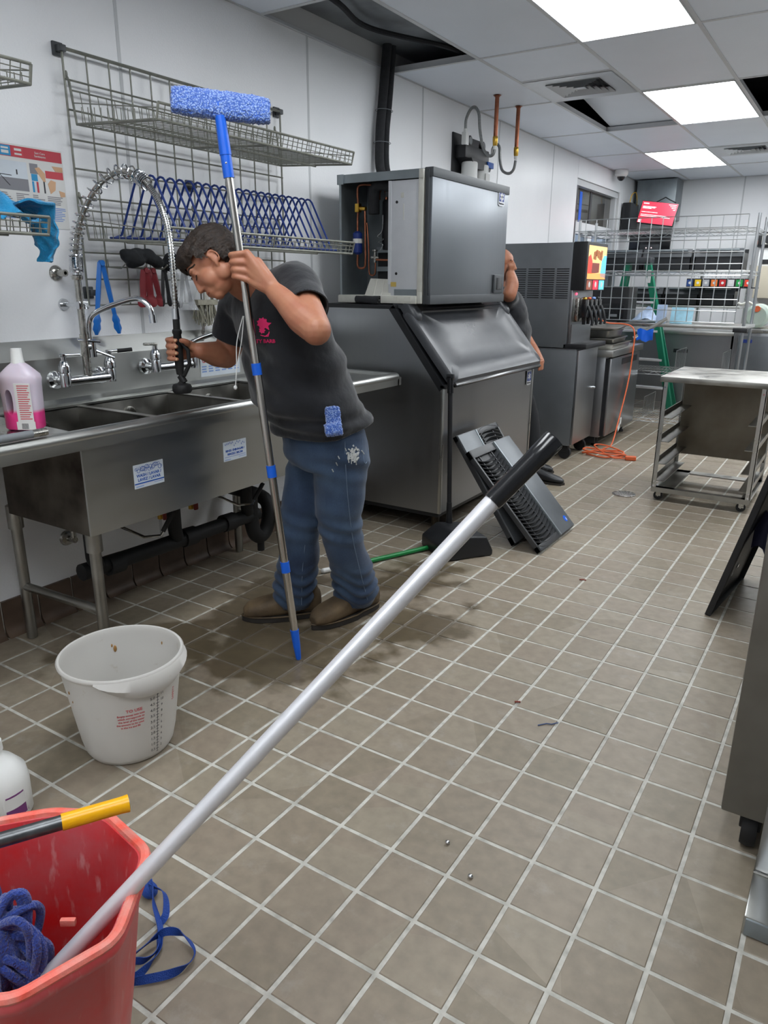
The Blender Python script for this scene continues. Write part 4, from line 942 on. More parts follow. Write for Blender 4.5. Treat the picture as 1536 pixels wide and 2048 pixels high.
# insulated refrigerant lines up the wall
il = thing('insulated_lines', (.05, 4.17, 1.95), 'pair of black insulated pipes rising from ice machine to ceiling', 'pipes')
mk('line', B().tube(spline([(.26, 4.1, 1.90), (.12, 4.13, 1.97), (.055, 4.14, 2.06), (.05, 4.145, 2.25), (.045, 4.175, 2.4), (.045, 4.21, 2.62), (.05, 4.23, 2.8)], 6), .029, 12), 'foam', il)
mk('line', B().tube(spline([(.28, 4.16, 1.90), (.13, 4.19, 1.96), (.06, 4.205, 2.06), (.055, 4.205, 2.25), (.06, 4.225, 2.42), (.055, 4.26, 2.62), (.06, 4.27, 2.8)], 6), .022, 12), 'foam', il)
for z, y in ((2.2, 4.17), (2.38, 4.19)): mk('tie', B().tube([(.05+.048*math.cos(2*PI*k/14), y+.064*math.sin(2*PI*k/14), z) for k in range(14)], .002, 5, closed=True), 'grey_pl', il)
# ================================================================ water filter with hoses and copper drops
wf_ = thing('water_filter', (.05, 5.4, 2.1), 'black water filter unit with two gauges on wall above ice machine', 'water filter')
mk('back_plate', B().box((.0, 5.17, 2.16), (.012, 5.62, 2.42), .004), 'black', wf_)
mk('manifold', B().box((.012, 5.20, 2.25), (.10, 5.60, 2.34), .012).prism([(5.24, 2.25), (5.60, 2.25), (5.56, 2.19), (5.3, 2.19)], .015, .13, 'x'), 'black', wf_)
for y in (5.30, 5.49): mk('cartridge', B().lathe([(.0, .2), (.055, .2), (.06, .19), (.06, -.22), (.04, -.25), (.0, -.25)], (.085, y, 2.03), 20), 'white_pl', wf_)
mk('cartridge_label', B().box((.145, 5.455, 2.10), (.1465, 5.525, 2.17)), 'paper', wf_, smooth=0)
mk('blue_tag', B().box((.12, 5.50, 2.215), (.14, 5.60, 2.255), .003), 'ink_blue', wf_)
for y, z in ((5.28, 2.37), (5.50, 2.36)):
    gq = mk('gauge', B().lathe([(.0, .0), (.03, .0), (.034, .008), (.034, .024), (.03, .027), (.0, .027)], (.07, y, z), 20, 'x'), 'black', wf_)
    mk('dial', B().lathe([(.0, .0272), (.026, .0272), (.026, .028), (.0, .028)], (.07, y, z), 18, 'x'), 'grey_pl', gq)
mk('shutoff', B().box((.06, 5.20, 2.33), (.1, 5.25, 2.42), .01).cyl((.08, 5.225, 2.40), (.08, 5.225, 2.44), .013, n=12), 'white_pl', wf_)
mk('elbow_fitting', B().tube([(.09, 5.57, 2.31), (.12, 5.6, 2.31), (.125, 5.6, 2.36)], .013, 10), 'white_pl', wf_)
M['braid'] = mat('braided_hose', srgb(150, 152, 152), .4, .7, var=.3, vscale=120)
for nm, (cx, cy, zb), path, lab in (
    ('copper_pipe', (.33, 5.195, 2.31), [(.08, 5.225, 2.44), (.085, 5.22, 2.5), (.12, 5.21, 2.555), (.16, 5.2, 2.565), (.195, 5.195, 2.52), (.21, 5.19, 2.42), (.24, 5.19, 2.30), (.285, 5.19, 2.245), (.32, 5.193, 2.25), (.33, 5.195, 2.29)], 'left copper pipe dropping from ceiling with grey hose loop'),
    ('copper_pipe', (.325, 5.58, 2.295), [(.125, 5.6, 2.36), (.15, 5.6, 2.39), (.18, 5.6, 2.36), (.19, 5.6, 2.27), (.215, 5.595, 2.2), (.27, 5.59, 2.175), (.31, 5.585, 2.2), (.325, 5.58, 2.26)], 'right copper pipe dropping from ceiling with grey hose')):
    t = thing(nm, (cx, cy, zb), lab, 'pipe', 'copper drops by the filter')
    mk('pipe', B().cyl((cx, cy, zb+.02), (cx, cy, H+.05), .0145, n=14).lathe([(.0145, H-.012), (.019, H-.01), (.019, H-.004), (.028, H-.002), (.0145, H)], (cx, cy, 0), 16), 'copper', t)
    mk('valve', B().lathe([(.0, -.02), (.012, -.02), (.016, -.01), (.018, .02), (.018, .04), (.0145, .045)], (cx, cy, zb+.01), 12), 'brass', t)
    mk('hose', B().tube(spline(path, 7), .0105, 10), 'braid', t)
    mk('nut', B().lathe([(.0, -.035), (.012, -.035), (.015, -.025), (.015, -.012), (.0, -.01)], (cx, cy, zb+.005), 8), 'white_pl', t)
# ================================================================ grilles leaning on the bin
M['louvre'] = mat('charcoal_louvre_plastic', srgb(54, 55, 57), .38)
M['grille_face'] = mat('grey_silver_face', srgb(104, 108, 112), .38, .35, var=.15, vscale=9)
def grille(x0, x1, z1, y0, label, sticker=True, flip=False):
    L_ = math.hypot(x0-x1, z1); W_ = .53
    GM = axes_m((x0, y0, .002), (0, 1, 0), (x1-x0, 0, z1))   # local x along y, local y up the lean, local z out (+x, up)
    if flip: GM = GM @ Matrix.Translation((W_, L_, 0)) @ Matrix.Rotation(PI, 4, 'Z')
    t = thing('grille_panel', (x0, y0+W_/2, 0), label, 'grille', 'grille panels leaning on the ice bin')
    def prt(name, b, m, sm=30): return mk(name, b, m, t, smooth=sm)
    prt('frame', B(GM).box((0, 0, 0), (W_, .035, .028), .003).box((0, L_-.05, 0), (W_, L_, .028), .003).box((0, 0, 0), (.016, L_, .028), .003).box((W_-.012, 0, 0), (W_, L_, .028), .003), 'louvre')
    prt('face', B(GM).box((.31, .004, .006), (W_-.002, L_-.006, .036), .003), 'grille_face')
    prt('face_edge', B(GM).box((.302, .004, .01), (.312, L_-.006, .039), .002), 'galv')
    bk = prt('backing', B(GM).box((.016, .03, .002), (.31, L_-.04, .006)), 'black', 0)
    n = 24
    for k in range(n):
        yy = .045+(L_-.1)*k/(n-1); g = []
        for j in range(9):
            u = j/8; x = .016+.289*u; s_ = .032*(1-(2*u-1)**2)
            g.append([(x, yy-.012-s_, .030), (x, yy+.002-s_, .008)])
        prt('louvre', B(GM).sheet(g, .003), 'louvre', 40)
    prt('divider', B(GM).box((.08, .03, .012), (.086, L_-.05, .02)).box((.235, .03, .012), (.241, L_-.05, .02)), 'louvre', 0)
    if sticker:
        st = prt('sticker', B(GM).lathe([(.0, .0362), (.02, .0362), (.02, .0368), (.0, .0368)], (W_-.055, .065, 0), 18), 'blue', 0)
        mk('sticker_mark', B(GM).box((W_-.052, .052, .0366), (W_-.044, .068, .0372)), 'paper', st, smooth=0)
    return t
grille(1.455, 1.005, .49, 3.54, 'front grey grille panel with blue sticker leaning in front of ice bin')
grille(1.29, .905, .56, 3.58, 'rear grille panel leaning directly against the ice bin', False, True)
# ================================================================ lobby dustpan and green broom
dp = thing('dustpan', (1.08, 3.35, 0), 'black upright lobby dustpan standing before the ice bin', 'dustpan')
DM = Matrix.Translation((1.07, 3.36, .002)) @ Matrix.Rotation(math.radians(55), 4, 'Z')
pan = B(DM); pan.prism([(-.15, 0), (.14, 0), (.14, .03), (.10, .11), (-.06, .13), (-.15, .07)], -.14, .14, 'y')
pn = mk('pan', pan, 'black', dp, smooth=30); md = pn.modifiers.new('b', 'BEVEL'); md.width = .012; md.segments = 3; applied(pn); shade(pn, 40)
mk('pan_mouth', B(DM).box((.11, -.12, .004), (.142, .12, .02), .004), 'rubber', dp)
hb = V((.98, 3.43, .11)); ht = V((.945, 3.455, .91))
mk('handle', B().cyl(hb, ht, .0125, n=12), 'black', dp)
mk('yoke', B().cyl(hb-V((0, 0, .04)), hb.lerp(ht, .16), .02, .014, n=12), 'black', dp)
mk('grip', B().cyl(hb.lerp(ht, .9), ht, .0165, n=12).box((ht.x-.02, ht.y-.012, ht.z-.012), (ht.x+.02, ht.y+.012, ht.z+.02), .006), 'black_gloss', dp)
gb = thing('broom_stick', (.8, 3.05, 0), 'green broom stick with white tip lying on floor behind person', 'broom')
mk('stick', B().cyl((.735, 2.83, .014), (.96, 3.33, .016), .0125, n=12), 'green', gb)
tp = mk('tip', B().cyl((.665, 2.70, .0135), (.74, 2.84, .014), .013, n=12).ell((.665, 2.70, .0135), (.014, .014, .0125), 12, 8), 'white_pl', gb)
# ================================================================ drinks dispenser on its cabinet
sc = thing('dispenser_cabinet', (.58, 6.02, 0), 'stainless cabinet carrying the drinks dispenser', 'cabinet')
mk('body', B().box((.22, 5.76, .12), (.85, 6.26, .895), .004), 'charcoal', sc)
sd = mk('door', B().box((.85, 5.77, .13), (.87, 6.25, .885), .003), 'steel_v', sc); mk('lock', B().lathe([(.0, .0), (.012, .0), (.011, .02), (.0, .021)], (.87, 6.21, .55), 12, 'x'), 'chrome', sd)
for x in (.28, .80):
    for y in (5.82, 6.2): mk('caster', B().lathe([(.0, -.017), (.05, -.017), (.052, 0), (.05, .017), (.0, .017)], (x, y, .053), 16, 'y').box((x-.03, y-.025, .06), (x+.03, y+.025, .125), .004), 'rubber', sc)
sd_ = thing('drinks_dispenser', (.5, 6.0, .9), 'dark drinks dispenser with lit picture panel and levers', 'drinks dispenser')
mk('body', B().box((.2, 5.74, .9), (.765, 6.26, 1.685), .006), 'charcoal', sd_)
for c in range(4):
    vb = B()
    for r in range(14):
        x = .30+.117*c; z = 1.49-.0165*r; vb.box((x, 5.736, z), (x+.098, 5.742, z+.0065))
    mk('vent_slots', vb, 'black', sd_, smooth=0)
mk('front_plate', B().box((.765, 5.75, .93), (.785, 6.25, 1.34), .003), 'steel_v', sd_)
mk('lock', B().lathe([(.0, .0), (.016, .0), (.014, .006), (.0, .008)], (.785, 5.80, 1.02), 14, 'x'), 'chrome', sd_)
mk('sign_box', B().box((.765, 5.745, 1.335), (.875, 6.255, 1.69), .008), 'black', sd_)
sx = .876
def lit(name, col, s=.75): M[name] = mat(name, col, .4, emit=col, estr=s); return name
sg = mk('sign_panel', B().box((sx-.002, 5.78, 1.42), (sx, 6.235, 1.665)), lit('sign_tan', srgb(222, 178, 120)), sd_, smooth=0)
mk('sign_art', B().box((sx, 5.78, 1.42), (sx+.001, 6.235, 1.465)), lit('sign_orange', srgb(240, 150, 80)), sg, smooth=0)
mk('sign_art', B().prism([(5.78, 1.46), (5.87, 1.46), (5.88, 1.55), (5.83, 1.60), (5.78, 1.58)], sx, sx+.001, 'x'), lit('sign_red', srgb(226, 60, 50)), sg, smooth=0)
mk('sign_art', B().prism([(5.87, 1.46), (6.06, 1.47), (6.06, 1.54), (5.88, 1.54)], sx, sx+.001, 'x'), lit('sign_brown', srgb(110, 50, 40), .6), sg, smooth=0)
mk('sign_art', B().prism([(6.10, 1.44), (6.235, 1.43), (6.235, 1.60), (6.17, 1.60), (6.12, 1.56)], sx, sx+.001, 'x'), lit('sign_blue', srgb(90, 170, 230)), sg, smooth=0)
sl_ = B(); random.seed(8)
for k in range(9):
    y = 5.9+.025*k; sl_.tube([(sx+.001, y, 1.56+.03*random.random()), (sx+.001, y+.012, 1.64-.02*random.random())], .004, 5)
mk('sign_script', sl_, 'sign_brown', sg, smooth=0)
for k, (nm, col) in enumerate((('flavour_brown', srgb(120, 60, 40)), ('flavour_red', srgb(224, 40, 60)), ('flavour_teal', srgb(90, 190, 220)))):
    fl = mk('flavour_card', B().box((sx-.002, 5.785+.155*k, 1.342), (sx, 5.915+.155*k, 1.412)), lit(nm, col), sd_, smooth=0)
    mk('card_mark', B().lathe([(.0, .0), (.022, .0), (.022, .001), (.0, .001)], (sx, 5.85+.155*k, 1.38), 12, 'x'), 'paper', fl, smooth=0)
M['lamp_red'] = mat('red_indicator', (1, .05, .1), .4, emit=(1, .05, .1), estr=4.0)
mk('indicator', B().ell((.79, 5.83, 1.31), (.006, .009, .009), 10, 8), 'lamp_red', sd_)
mk('valve_block', B().box((.785, 5.78, 1.10), (.83, 6.22, 1.28), .008), 'chrome_dull', sd_)
for k in range(4):
    y = 5.84+.11*k
    vv = mk('valve', B().box((.825, y-.03, 1.13), (.885, y+.03, 1.27), .01).lathe([(.0, 1.08), (.013, 1.08), (.016, 1.14), (.0, 1.14)], (.86, y, 0), 12), 'black_gloss', sd_)
    mk('lever', B().tube([(.885, y, 1.22), (.91, y, 1.17), (.93, y, 1.10), (.925, y, 1.075)], .011, 8), 'black', vv)
    mk('cap', B().ell((.855, y, 1.275), (.018, .018, .012), 12, 8), ('brass', 'orange', 'ink_lblue', 'black')[k], vv)
mk('splash_plate', B().box((.785, 5.76, .93), (.795, 6.24, 1.08)), 'steel_v', sd_, smooth=0)
mk('drip_tray', B().box((.74, 5.74, .898), (.93, 6.25, .935), .006), 'black', sd_)
# ================================================================ low refrigerator behind it
uf = thing('low_refrigerator', (.5, 6.9, 0), 'low stainless refrigerator beside the drinks cabinet', 'refrigerator')
mk('body', B().box((.15, 6.40, .09), (.90, 7.36, .79), .004), 'steel_v', uf)
mk('worktop', B().box((.12, 6.37, .79), (.965, 7.38, .848), .005), 'steel', uf)
dr_ = mk('door', B().box((.90, 6.43, .10), (.945, 7.35, .775), .006), 'steel_v', uf)
mk('door_edge', B().box((.90, 6.415, .10), (.93, 6.432, .775)), 'black', uf, smooth=0)
mk('handle_recess', B().box((.943, 6.75, .70), (.949, 7.25, .755), .003), 'black', dr_)
for x in (.22, .85):
    for y in (6.48, 7.28): mk('foot', B().lathe([(.03, 0), (.034, .01), (.022, .03), (.022, .1)], (x, y, 0), 12), 'rubber', uf)
mk('kick_plate', B().box((.2, 6.42, .03), (.86, 6.44, .095)), 'black', uf, smooth=0)
# stacked pans and trays on the refrigerator
def tray(name, x0, x1, y0, y1, z0, hgt, label, rz=0.0, lean=0.0):
    cx, cy = (x0+x1)/2, (y0+y1)/2; hx, hy = (x1-x0)/2, (y1-y0)/2
    R_ = Matrix.Translation((cx, cy, z0)) @ Matrix.Rotation(rz, 4, 'Z') @ Matrix.Rotation(lean, 4, 'X')
    rg_ = [rrect(-hx*.9, -hy*.9, hx*.9, hy*.9, .02, .002), rrect(-hx*.96, -hy*.96, hx*.96, hy*.96, .02, hgt), rrect(-hx, -hy, hx, hy, .012, hgt), rrect(-hx, -hy, hx, hy, .012, hgt-.005), rrect(-hx*.975, -hy*.975, hx*.975, hy*.975, .02, hgt-.003), rrect(-hx*.92, -hy*.92, hx*.92, hy*.92, .02, 0)]
    vs = []; fs = []; n = len(rg_[0])
    for r in rg_: vs += r
    for i in range(len(rg_)-1):
        for j in range(n): fs.append((i*n+j, i*n+(j+1) % n, (i+1)*n+(j+1) % n, (i+1)*n+j))
    fs.append(tuple(range(n))); fs.append(tuple((len(rg_)-1)*n+j for j in reversed(range(n))))
    return tag(mk(name, B(R_).add(vs, fs), 'steel_worn', smooth=35), label, 'tray', 'trays stacked on the low refrigerator')
tray('metal_tray', .42, .95, 6.42, 7.0, .849, .045, 'bottom shallow metal tray stacked on low refrigerator')
tray('metal_tray', .45, .93, 6.44, 6.96, .898, .04, 'second metal tray in the stack on low refrigerator', .05)
tray('metal_tray', .50, .90, 6.48, 6.86, .942, .06, 'deeper metal pan near the top of tray stack', -.06)
tray('metal_tray', .32, .92, 6.42, 7.05, 1.006, .02, 'thin flat metal tray topmost of the stack', .12)
# ================================================================ orange extension cord
oc = thing('extension_cord', (1.0, 6.2, 0), 'orange extension cord hanging over refrigerator and coiled on the floor', 'cord')
path = [(.55, 6.9, 1.14), (.62, 6.95, 1.09), (.72, 6.98, 1.045), (.84, 7.0, 1.04), (.93, 7.0, 1.02), (.965, 7.0, .96), (.972, 6.99, .85), (.975, 6.94, .6), (.975, 6.85, .4), (.975, 6.72, .2), (.985, 6.6, .08), (1.0, 6.45, .02), (.98, 6.3, .012)]
random.seed(21)
for k in range(26):
    a = .9+k*.82; r1 = .21+.05*math.sin(k*1.7); r2 = .12+.03*math.cos(k*2.3)
    path.append((1.04+.82*r1*math.cos(a)+.02*math.sin(k), 6.13+r2*math.sin(a), .009+.0022*k*(.5+.5*math.sin(k*1.1))))
path += [(1.12, 6.02, .02), (1.2, 6.03, .014), (1.25, 6.05, .014)]
mk('cable', B().tube(spline(path, 7), .0062, 7), 'orange', oc)
mk('socket', B(Matrix.Translation((1.27, 6.06, .002)) @ Matrix.Rotation(.35, 4, 'Z')).box((-.035, -.025, 0), (.05, .025, .032), .006), 'orange', oc)
mk('tag', B().box((.978, 6.76, .16), (.98, 6.80, .22)), 'paper', oc, smooth=0)
mk('tag', B(Matrix.Translation((.985, 6.70, .14)) @ Matrix.Rotation(.5, 4, 'X')).box((-.001, -.02, -.03), (.001, .04, .02)), 'paper', oc, smooth=0)
# floor drain
fd = thing('floor_drain', (1.52, 5.02, 0), 'round perforated metal drain cover set in the floor', 'floor drain')
mk('ring', B().lathe([(.062, .0005), (.078, .0005), (.078, .004), (.062, .005)], (1.515, 5.0, 0), 28, closed=True), 'chrome_dull', fd)
mk('cover', B().lathe([(.0, .001), (.062, .001), (.061, .004), (.0, .004)], (1.515, 5.0, 0), 28), 'steel_worn', fd)
hb_ = B()
for k in range(30):
    r = .05*math.sqrt((k+.5)/30); a = k*2.4; hb_.lathe([(.0, .0042), (.004, .0042), (.004, .0046), (.0, .0046)], (1.515+r*math.cos(a), 5.0+r*math.sin(a), 0), 6)
tag(mk('holes', hb_, 'black', fd, smooth=0), kind='stuff')
# ================================================================ back of the room
# storefront door and window in the left wall
wn_ = tag(mk('window_1', B().box((-.15, WY0, WZ1-.06), (-.02, WY1, WZ1)).box((-.15, WY1-.06, 0), (-.03, WY1, WZ1)).box((-.13, WY0+.1, 1.90), (-.05, WY1, 2.02)).box((-.13, WY0+.1, .95), (-.05, WY1, 1.05)).box((-.13, 8.55, .0), (-.05, 8.68, 1.95)).box((-.13, WY0+.1, .0), (-.05, WY1, .12)), 'strip', smooth=0), kind='structure')
wn_['label'] = 'storefront window with white frame at far end of left wall'
mk('mullion', B().box((-.15, WY0, .0), (-.02, WY0+.10, WZ1-.06)), 'dark_grey', wn_, smooth=0)
M['pane_reflect'] = mat('painted_reflection_pane', srgb(56, 56, 56), .06, var=.6, vscale=3, col2=srgb(96, 92, 84), spec=.8)  # dark reflections in the glass are painted into the pane colour
for a, b_, c, d, m in ((WY0+.1, WY1-.06, 2.02, WZ1-.06, 'pane_reflect'), (WY0+.1, 8.55, 1.05, 1.90, 'glass'), (8.68, WY1-.06, 1.05, 1.90, 'glass'), (WY0+.1, 8.55, .12, .95, 'glass'), (8.68, WY1-.06, .12, .95, 'glass')):
    mk('pane', B().box((-.095, a, c), (-.085, b_, d)), m, wn_, smooth=0)
mk('blue_tape', B().box((-.084, 8.28, 2.03), (-.082, 8.36, 2.33)), 'blue', wn_, smooth=0)
mk('pane_post', B().box((-.084, 8.62, 2.02), (-.078, 8.68, 2.36)), 'dark_grey', wn_, smooth=0)
# dome camera
dc = thing('dome_camera', (.12, 9.0, H), 'small white dome security camera on ceiling by the window', 'camera')
mk('base', B().lathe([(.0, H), (.075, H), (.075, H-.05), (.055, H-.07), (.0, H-.07)], (.10, 9.1, 0), 22), 'white_pl', dc)
mk('dome', B().ell((.10, 9.1, H-.065), (.045, .045, .05), 18, 10), 'black_gloss', dc)
# ---- wire rack with grid panel hung on its front
rk = thing('wire_rack', (.98, 7.75, 0), 'tall chrome wire rack with grid panel across its front', 'wire rack')
RX0, RX1, RYF, RYB = .22, 1.80, 7.47, 7.98
for x in (RX0, RX1):
    for y in (RYF, RYB):
        p = mk('post', B().cyl((x, y, .02), (x, y, 1.98), .0135, n=10).lathe([(.018, 0), (.02, .01), (.012, .03)], (x, y, 0), 10), 'wire_chrome', rk)
def wshelf(z, nm='shelf'):
    b = B()
    for y in (RYF, RYB):
        for dz in (0, -.03): b.tube([(RX0, y, z+dz), (RX1, y, z+dz)], .0042, 6)
        n = 26; b.tube([(RX0+(RX1-RX0)*k/n, y, z-(.03 if k % 2 else 0)) for k in range(n+1)], .0026, 5)
    for x in (RX0, RX1):
        for dz in (0, -.03): b.tube([(x, RYF, z+dz), (x, RYB, z+dz)], .0042, 6)
    n = 58
    for k in range(1, n): x = RX0+(RX1-RX0)*k/n; b.tube([(x, RYF, z+.003), (x, RYB, z+.003)], .002, 4)
    mk(nm, b, 'wire_chrome', rk)
for z in (.12, .58, 1.50, 1.86): wshelf(z)
ws = mk('worktop', B().box((RX0-.03, RYF-.04, 1.0), (RX1+.03, RYB+.03, 1.03), .003), 'steel', rk)
mk('corner_guard', B().box((RX1-.08, RYF-.05, .975), (RX1+.04, RYF+.03, 1.015), .006), 'black', rk)
gp = B(); GX0, GX1, GZ0, GZ1 = .185, 1.722, 1.055, 1.972; yg = RYF-.03
for k in range(16): x = GX0+(GX1-GX0)*k/15; gp.tube([(x, yg, GZ0), (x, yg, GZ1)], .0042, 6)
for k in range(10): z = GZ0+(GZ1-GZ0)*k/9; gp.tube([(GX0, yg-.005, z), (GX1, yg-.005, z)], .0042, 6)
mk('grid_panel', gp, 'wire_chrome', rk)
def divider(x, z, name='divider'):
    b = B()
    b.tube([(x, RYF+.03, z), (x, RYF+.03, z+.2), (x, RYB-.03, z+.2), (x, RYB-.03, z)], .004, 6)
    for k in range(1, 8): y = RYF+.03+(RYB-RYF-.06)*k/8; b.tube([(x, y, z), (x, y, z+.2)], .003, 5)
    mk(name, b, 'wire_chrome', rk)
for x, z in ((1.0, .125), (1.25, .585), (1.66, .585), (.75, .585), (1.35, .125)): divider(x, z)
# plastic bag and papers on the worktop
M['bag_blue'] = mat('pale_blue_film', srgb(176, 196, 226), .3, var=.3, vscale=12, bump=.5, bscale=30)
g = [[(.76+.036*j, 7.55+.035*i+.01*math.sin(j*2), 1.032+.13*math.exp(-((j-4)/2.6)**2-((i-3)/2.5)**2)*(1+.25*math.sin(i*2.1+j*1.7))+.004) for j in range(10)] for i in range(8)]
tag(mk('plastic_bag', B().sheet(g, .002), 'bag_blue', smooth=60), 'crumpled pale blue plastic bag on the wire rack', 'bag')
M['sheet_cyan'] = mat('pale_cyan_card', srgb(170, 220, 240), .35, var=.4, vscale=14)
tag(mk('card', B(Matrix.Translation((1.24, 7.56, 1.032)) @ Matrix.Rotation(-.25, 4, 'X')).box((-.10, -.006, 0), (.10, .006, .15), .002), 'sheet_cyan'), 'pale cyan packet standing on rack beside plastic bag', 'packet')
tag(mk('strip_packet', B(Matrix.Translation((1.06, 7.54, 1.032)) @ Matrix.Rotation(-.1, 4, 'X')).box((-.045, -.01, 0), (.045, .01, .17), .004), 'bag_blue'), 'upright blue film packet on the wire rack', 'packet')
# black crates standing on the rack
def crate(x0, x1, y0, y1, z0, h, label, lid='dark_grey'):
    t = thing('black_crate', ((x0+x1)/2, (y0+y1)/2, z0), label, 'bin', 'black bins behind the grid')
    w = .008; b = B().box((x0, y0, z0), (x1, y0+w, z0+h*.6)).box((x0, y1-w, z0), (x1, y1, z0+h)).box((x0, y0, z0), (x0+w, y1, z0+h*.8)).box((x1-w, y0, z0), (x1, y1, z0+h*.8)).box((x0, y0, z0), (x1, y1, z0+w))
    mk('body', b, 'black', t, smooth=0)
    mk('lid', B().add([(x0-.004, y0-.012, z0+h*.62), (x1+.004, y0-.012, z0+h*.62), (x1+.004, y0+.02, z0+h), (x0-.004, y0+.02, z0+h), (x0-.004, y0, z0+h*.62), (x1+.004, y0, z0+h*.62), (x1+.004, y0+.03, z0+h), (x0-.004, y0+.03, z0+h)], [(0,1,2,3),(7,6,5,4),(0,4,5,1),(1,5,6,2),(2,6,7,3),(3,7,4,0)]), lid, t, smooth=0)
    mk('lid_bar', B().box((x0+.04, y0-.02, z0+h*.9), (x1-.04, y0+.006, z0+h*.97), .003), 'galv', t)
# steel rail wall shelf carrying warming bins further back
wsf = thing('warming_station', (.8, 9.3, 0), 'stainless serving station with rows of black bins at the back', 'serving station')
mk('lower_shelf', B().box((-.0, 8.95, 1.14), (1.55, 9.5, 1.165), .003), 'steel', wsf)
mk('upper_shelf', B().box((0.0, 8.95, 1.515), (1.55, 9.5, 1.54), .003), 'steel', wsf)
mk('counter', B().box((.0, 8.8, .86), (1.55, 9.55, .90), .004), 'steel', wsf)
mk('front_panel', B().box((.0, 8.83, .1), (1.55, 8.86, .86)), 'steel_v', wsf, smooth=0)
mk('latch', B().box((.95, 8.82, .66), (1.10, 8.832, .70), .002), 'black', wsf)
mk('side', B().box((1.53, 8.83, .0), (1.56, 9.55, .86)), 'steel_v', wsf, smooth=0)
for x in (.02, .52, 1.03, 1.53): mk('upright', B().box((x-.012, 9.46, .9), (x+.012, 9.485, 1.6)), 'steel', wsf, smooth=0)
for k, (x0, x1) in enumerate(((.02, .44), (.47, .98), (1.02, 1.5))):
    crate(x0, x1, 9.0, 9.4, 1.541, .22, ('left', 'middle', 'right')[k]+' black bin with grey lid on upper serving shelf')
for k, (x0, x1) in enumerate(((.36, .72), (.75, 1.1), (1.13, 1.47))):
    crate(x0, x1, 9.0, 9.4, 1.166, .19, ('left', 'middle', 'right')[k]+' black bin with grey lid on lower serving shelf')
# row of coloured packets above the lower bins
cols = [('packet_navy', srgb(40, 70, 130)), ('packet_yellow', srgb(232, 190, 40)), ('packet_grey', srgb(170, 170, 176)), ('packet_orange', srgb(226, 120, 50)), ('packet_red', srgb(190, 40, 44)), ('packet_white', srgb(210, 205, 208)), ('packet_green', srgb(30, 150, 70)), ('packet_scarlet', srgb(225, 70, 50))]
nm_ = ['navy', 'yellow', 'grey', 'orange', 'dark red', 'white', 'green', 'scarlet']
for k, (n0, c) in enumerate(cols):
    M[n0] = mat(n0, c, .5); x = 1.02+.083*k
    t = thing('small_box', (x, 8.97, 1.36), nm_[k]+' fronted small box in the row on serving station', 'box', 'row of colour-fronted boxes')
    mk('box', B().box((x-.036, 8.895, 1.362), (x+.036, 8.98, 1.45), .004), 'black', t)
    mk('front_label', B().box((x-.031, 8.891, 1.37), (x+.031, 8.896, 1.438)), n0, t, smooth=0)
    mk('logo', B().lathe([(.0, -.0005), (.014, -.0005), (.014, .001), (.0, .001)], (x, 8.890, 1.405), 10, 'y'), 'paper', t, smooth=0)
tag(mk('box_rail', B().box((.95, 8.88, 1.35), (1.70, 8.99, 1.362)), 'black', wsf, smooth=0))
# tall black machine and bag on the rack, left
bmch = thing('appliance', (.47, 8.2, 1.03), 'black boxy appliance behind grid panel on rack worktop', 'appliance')
mk('body', B().box((.30, 7.62, 1.031), (.72, 7.93, 1.36), .015), 'black', bmch)
mk('front_panel', B().box((.34, 7.612, 1.06), (.68, 7.622, 1.20), .004), 'black_gloss', bmch)
mk('badge', B().box((.55, 7.608, 1.075), (.62, 7.613, 1.10)), 'grey_pl', bmch, smooth=0)
# screen with red page on its arm, top left of the back wall
mn = thing('monitor', (.5, 9.4, 2.05), 'monitor showing a red page on an arm at back wall', 'monitor')
MM = Matrix.Translation((.52, 9.2, 2.155)) @ Matrix.Rotation(math.radians(8), 4, 'Y') @ Matrix.Rotation(math.radians(-14), 4, 'X')
mk('casing', B(MM).box((-.205, 0, -.125), (.205, .035, .125), .006), 'black', mn)
M['screen_red'] = mat('screen_red', srgb(190, 52, 70), .3, emit=srgb(190, 52, 70), estr=.55)
M['screen_white'] = mat('screen_white', srgb(240, 225, 225), .3, emit=srgb(240, 215, 220), estr=.6)
scn = mk('screen', B(MM).box((-.198, -.002, -.118), (.198, .0, .118)), 'screen_red', mn, smooth=0)
for k, (w, z) in enumerate(((.06, .09), (.15, .06), (.14, .05), (.10, .04), (.18, .0), (.33, -.03), (.33, -.045))):
    mk('text_line', B(MM).box((-.18, -.0035, z), (-.18+w, -.002, z+(.012 if k == 0 else .006))), 'screen_white', scn, smooth=0)
mk('screen_code', B(MM).box((-.19, -.0035, -.115), (-.155, -.002, -.085)), 'screen_white', scn, smooth=0)
for k in range(4): mk('text_line', B(MM).box((.10+.02*k, -.0035, .10-.018*k), (.185, -.002, .105-.018*k)), 'screen_white', scn, smooth=0)
mk('arm', B().tube([(.52, 9.24, 2.18), (.52, 9.5, 2.26), (.42, 9.9, 2.28), (.3, Y1, 2.28)], .018, 8).box((.22, Y1-.02, 2.2), (.38, Y1, 2.36), .004).tube([(.3, 9.9, 2.33), (.5, 9.6, 2.36), (.62, 9.3, 2.30), (.7, 9.24, 2.26)], .006, 6), 'black', mn)
# black screen below it and cable box
bs2 = thing('display_unit', (.55, 9.6, 1.75), 'black display unit with two small lights below the monitor', 'display')
mk('casing', B().box((.14, 9.55, 1.78), (.62, 9.6, 2.02), .008), 'black_gloss', bs2)
mk('control_box', B().box((.28, 9.5, 1.76), (.50, 9.6, 1.84), .008), 'dark_grey', bs2)
for x in (.36, .42): mk('lamp', B().ell((x, 9.497, 1.80), (.008, .004, .008), 10, 6), 'screen_white', bs2)
mk('stand', B().box((.34, 9.56, 1.541), (.42, 9.59, 1.78)), 'black', bs2, smooth=0)
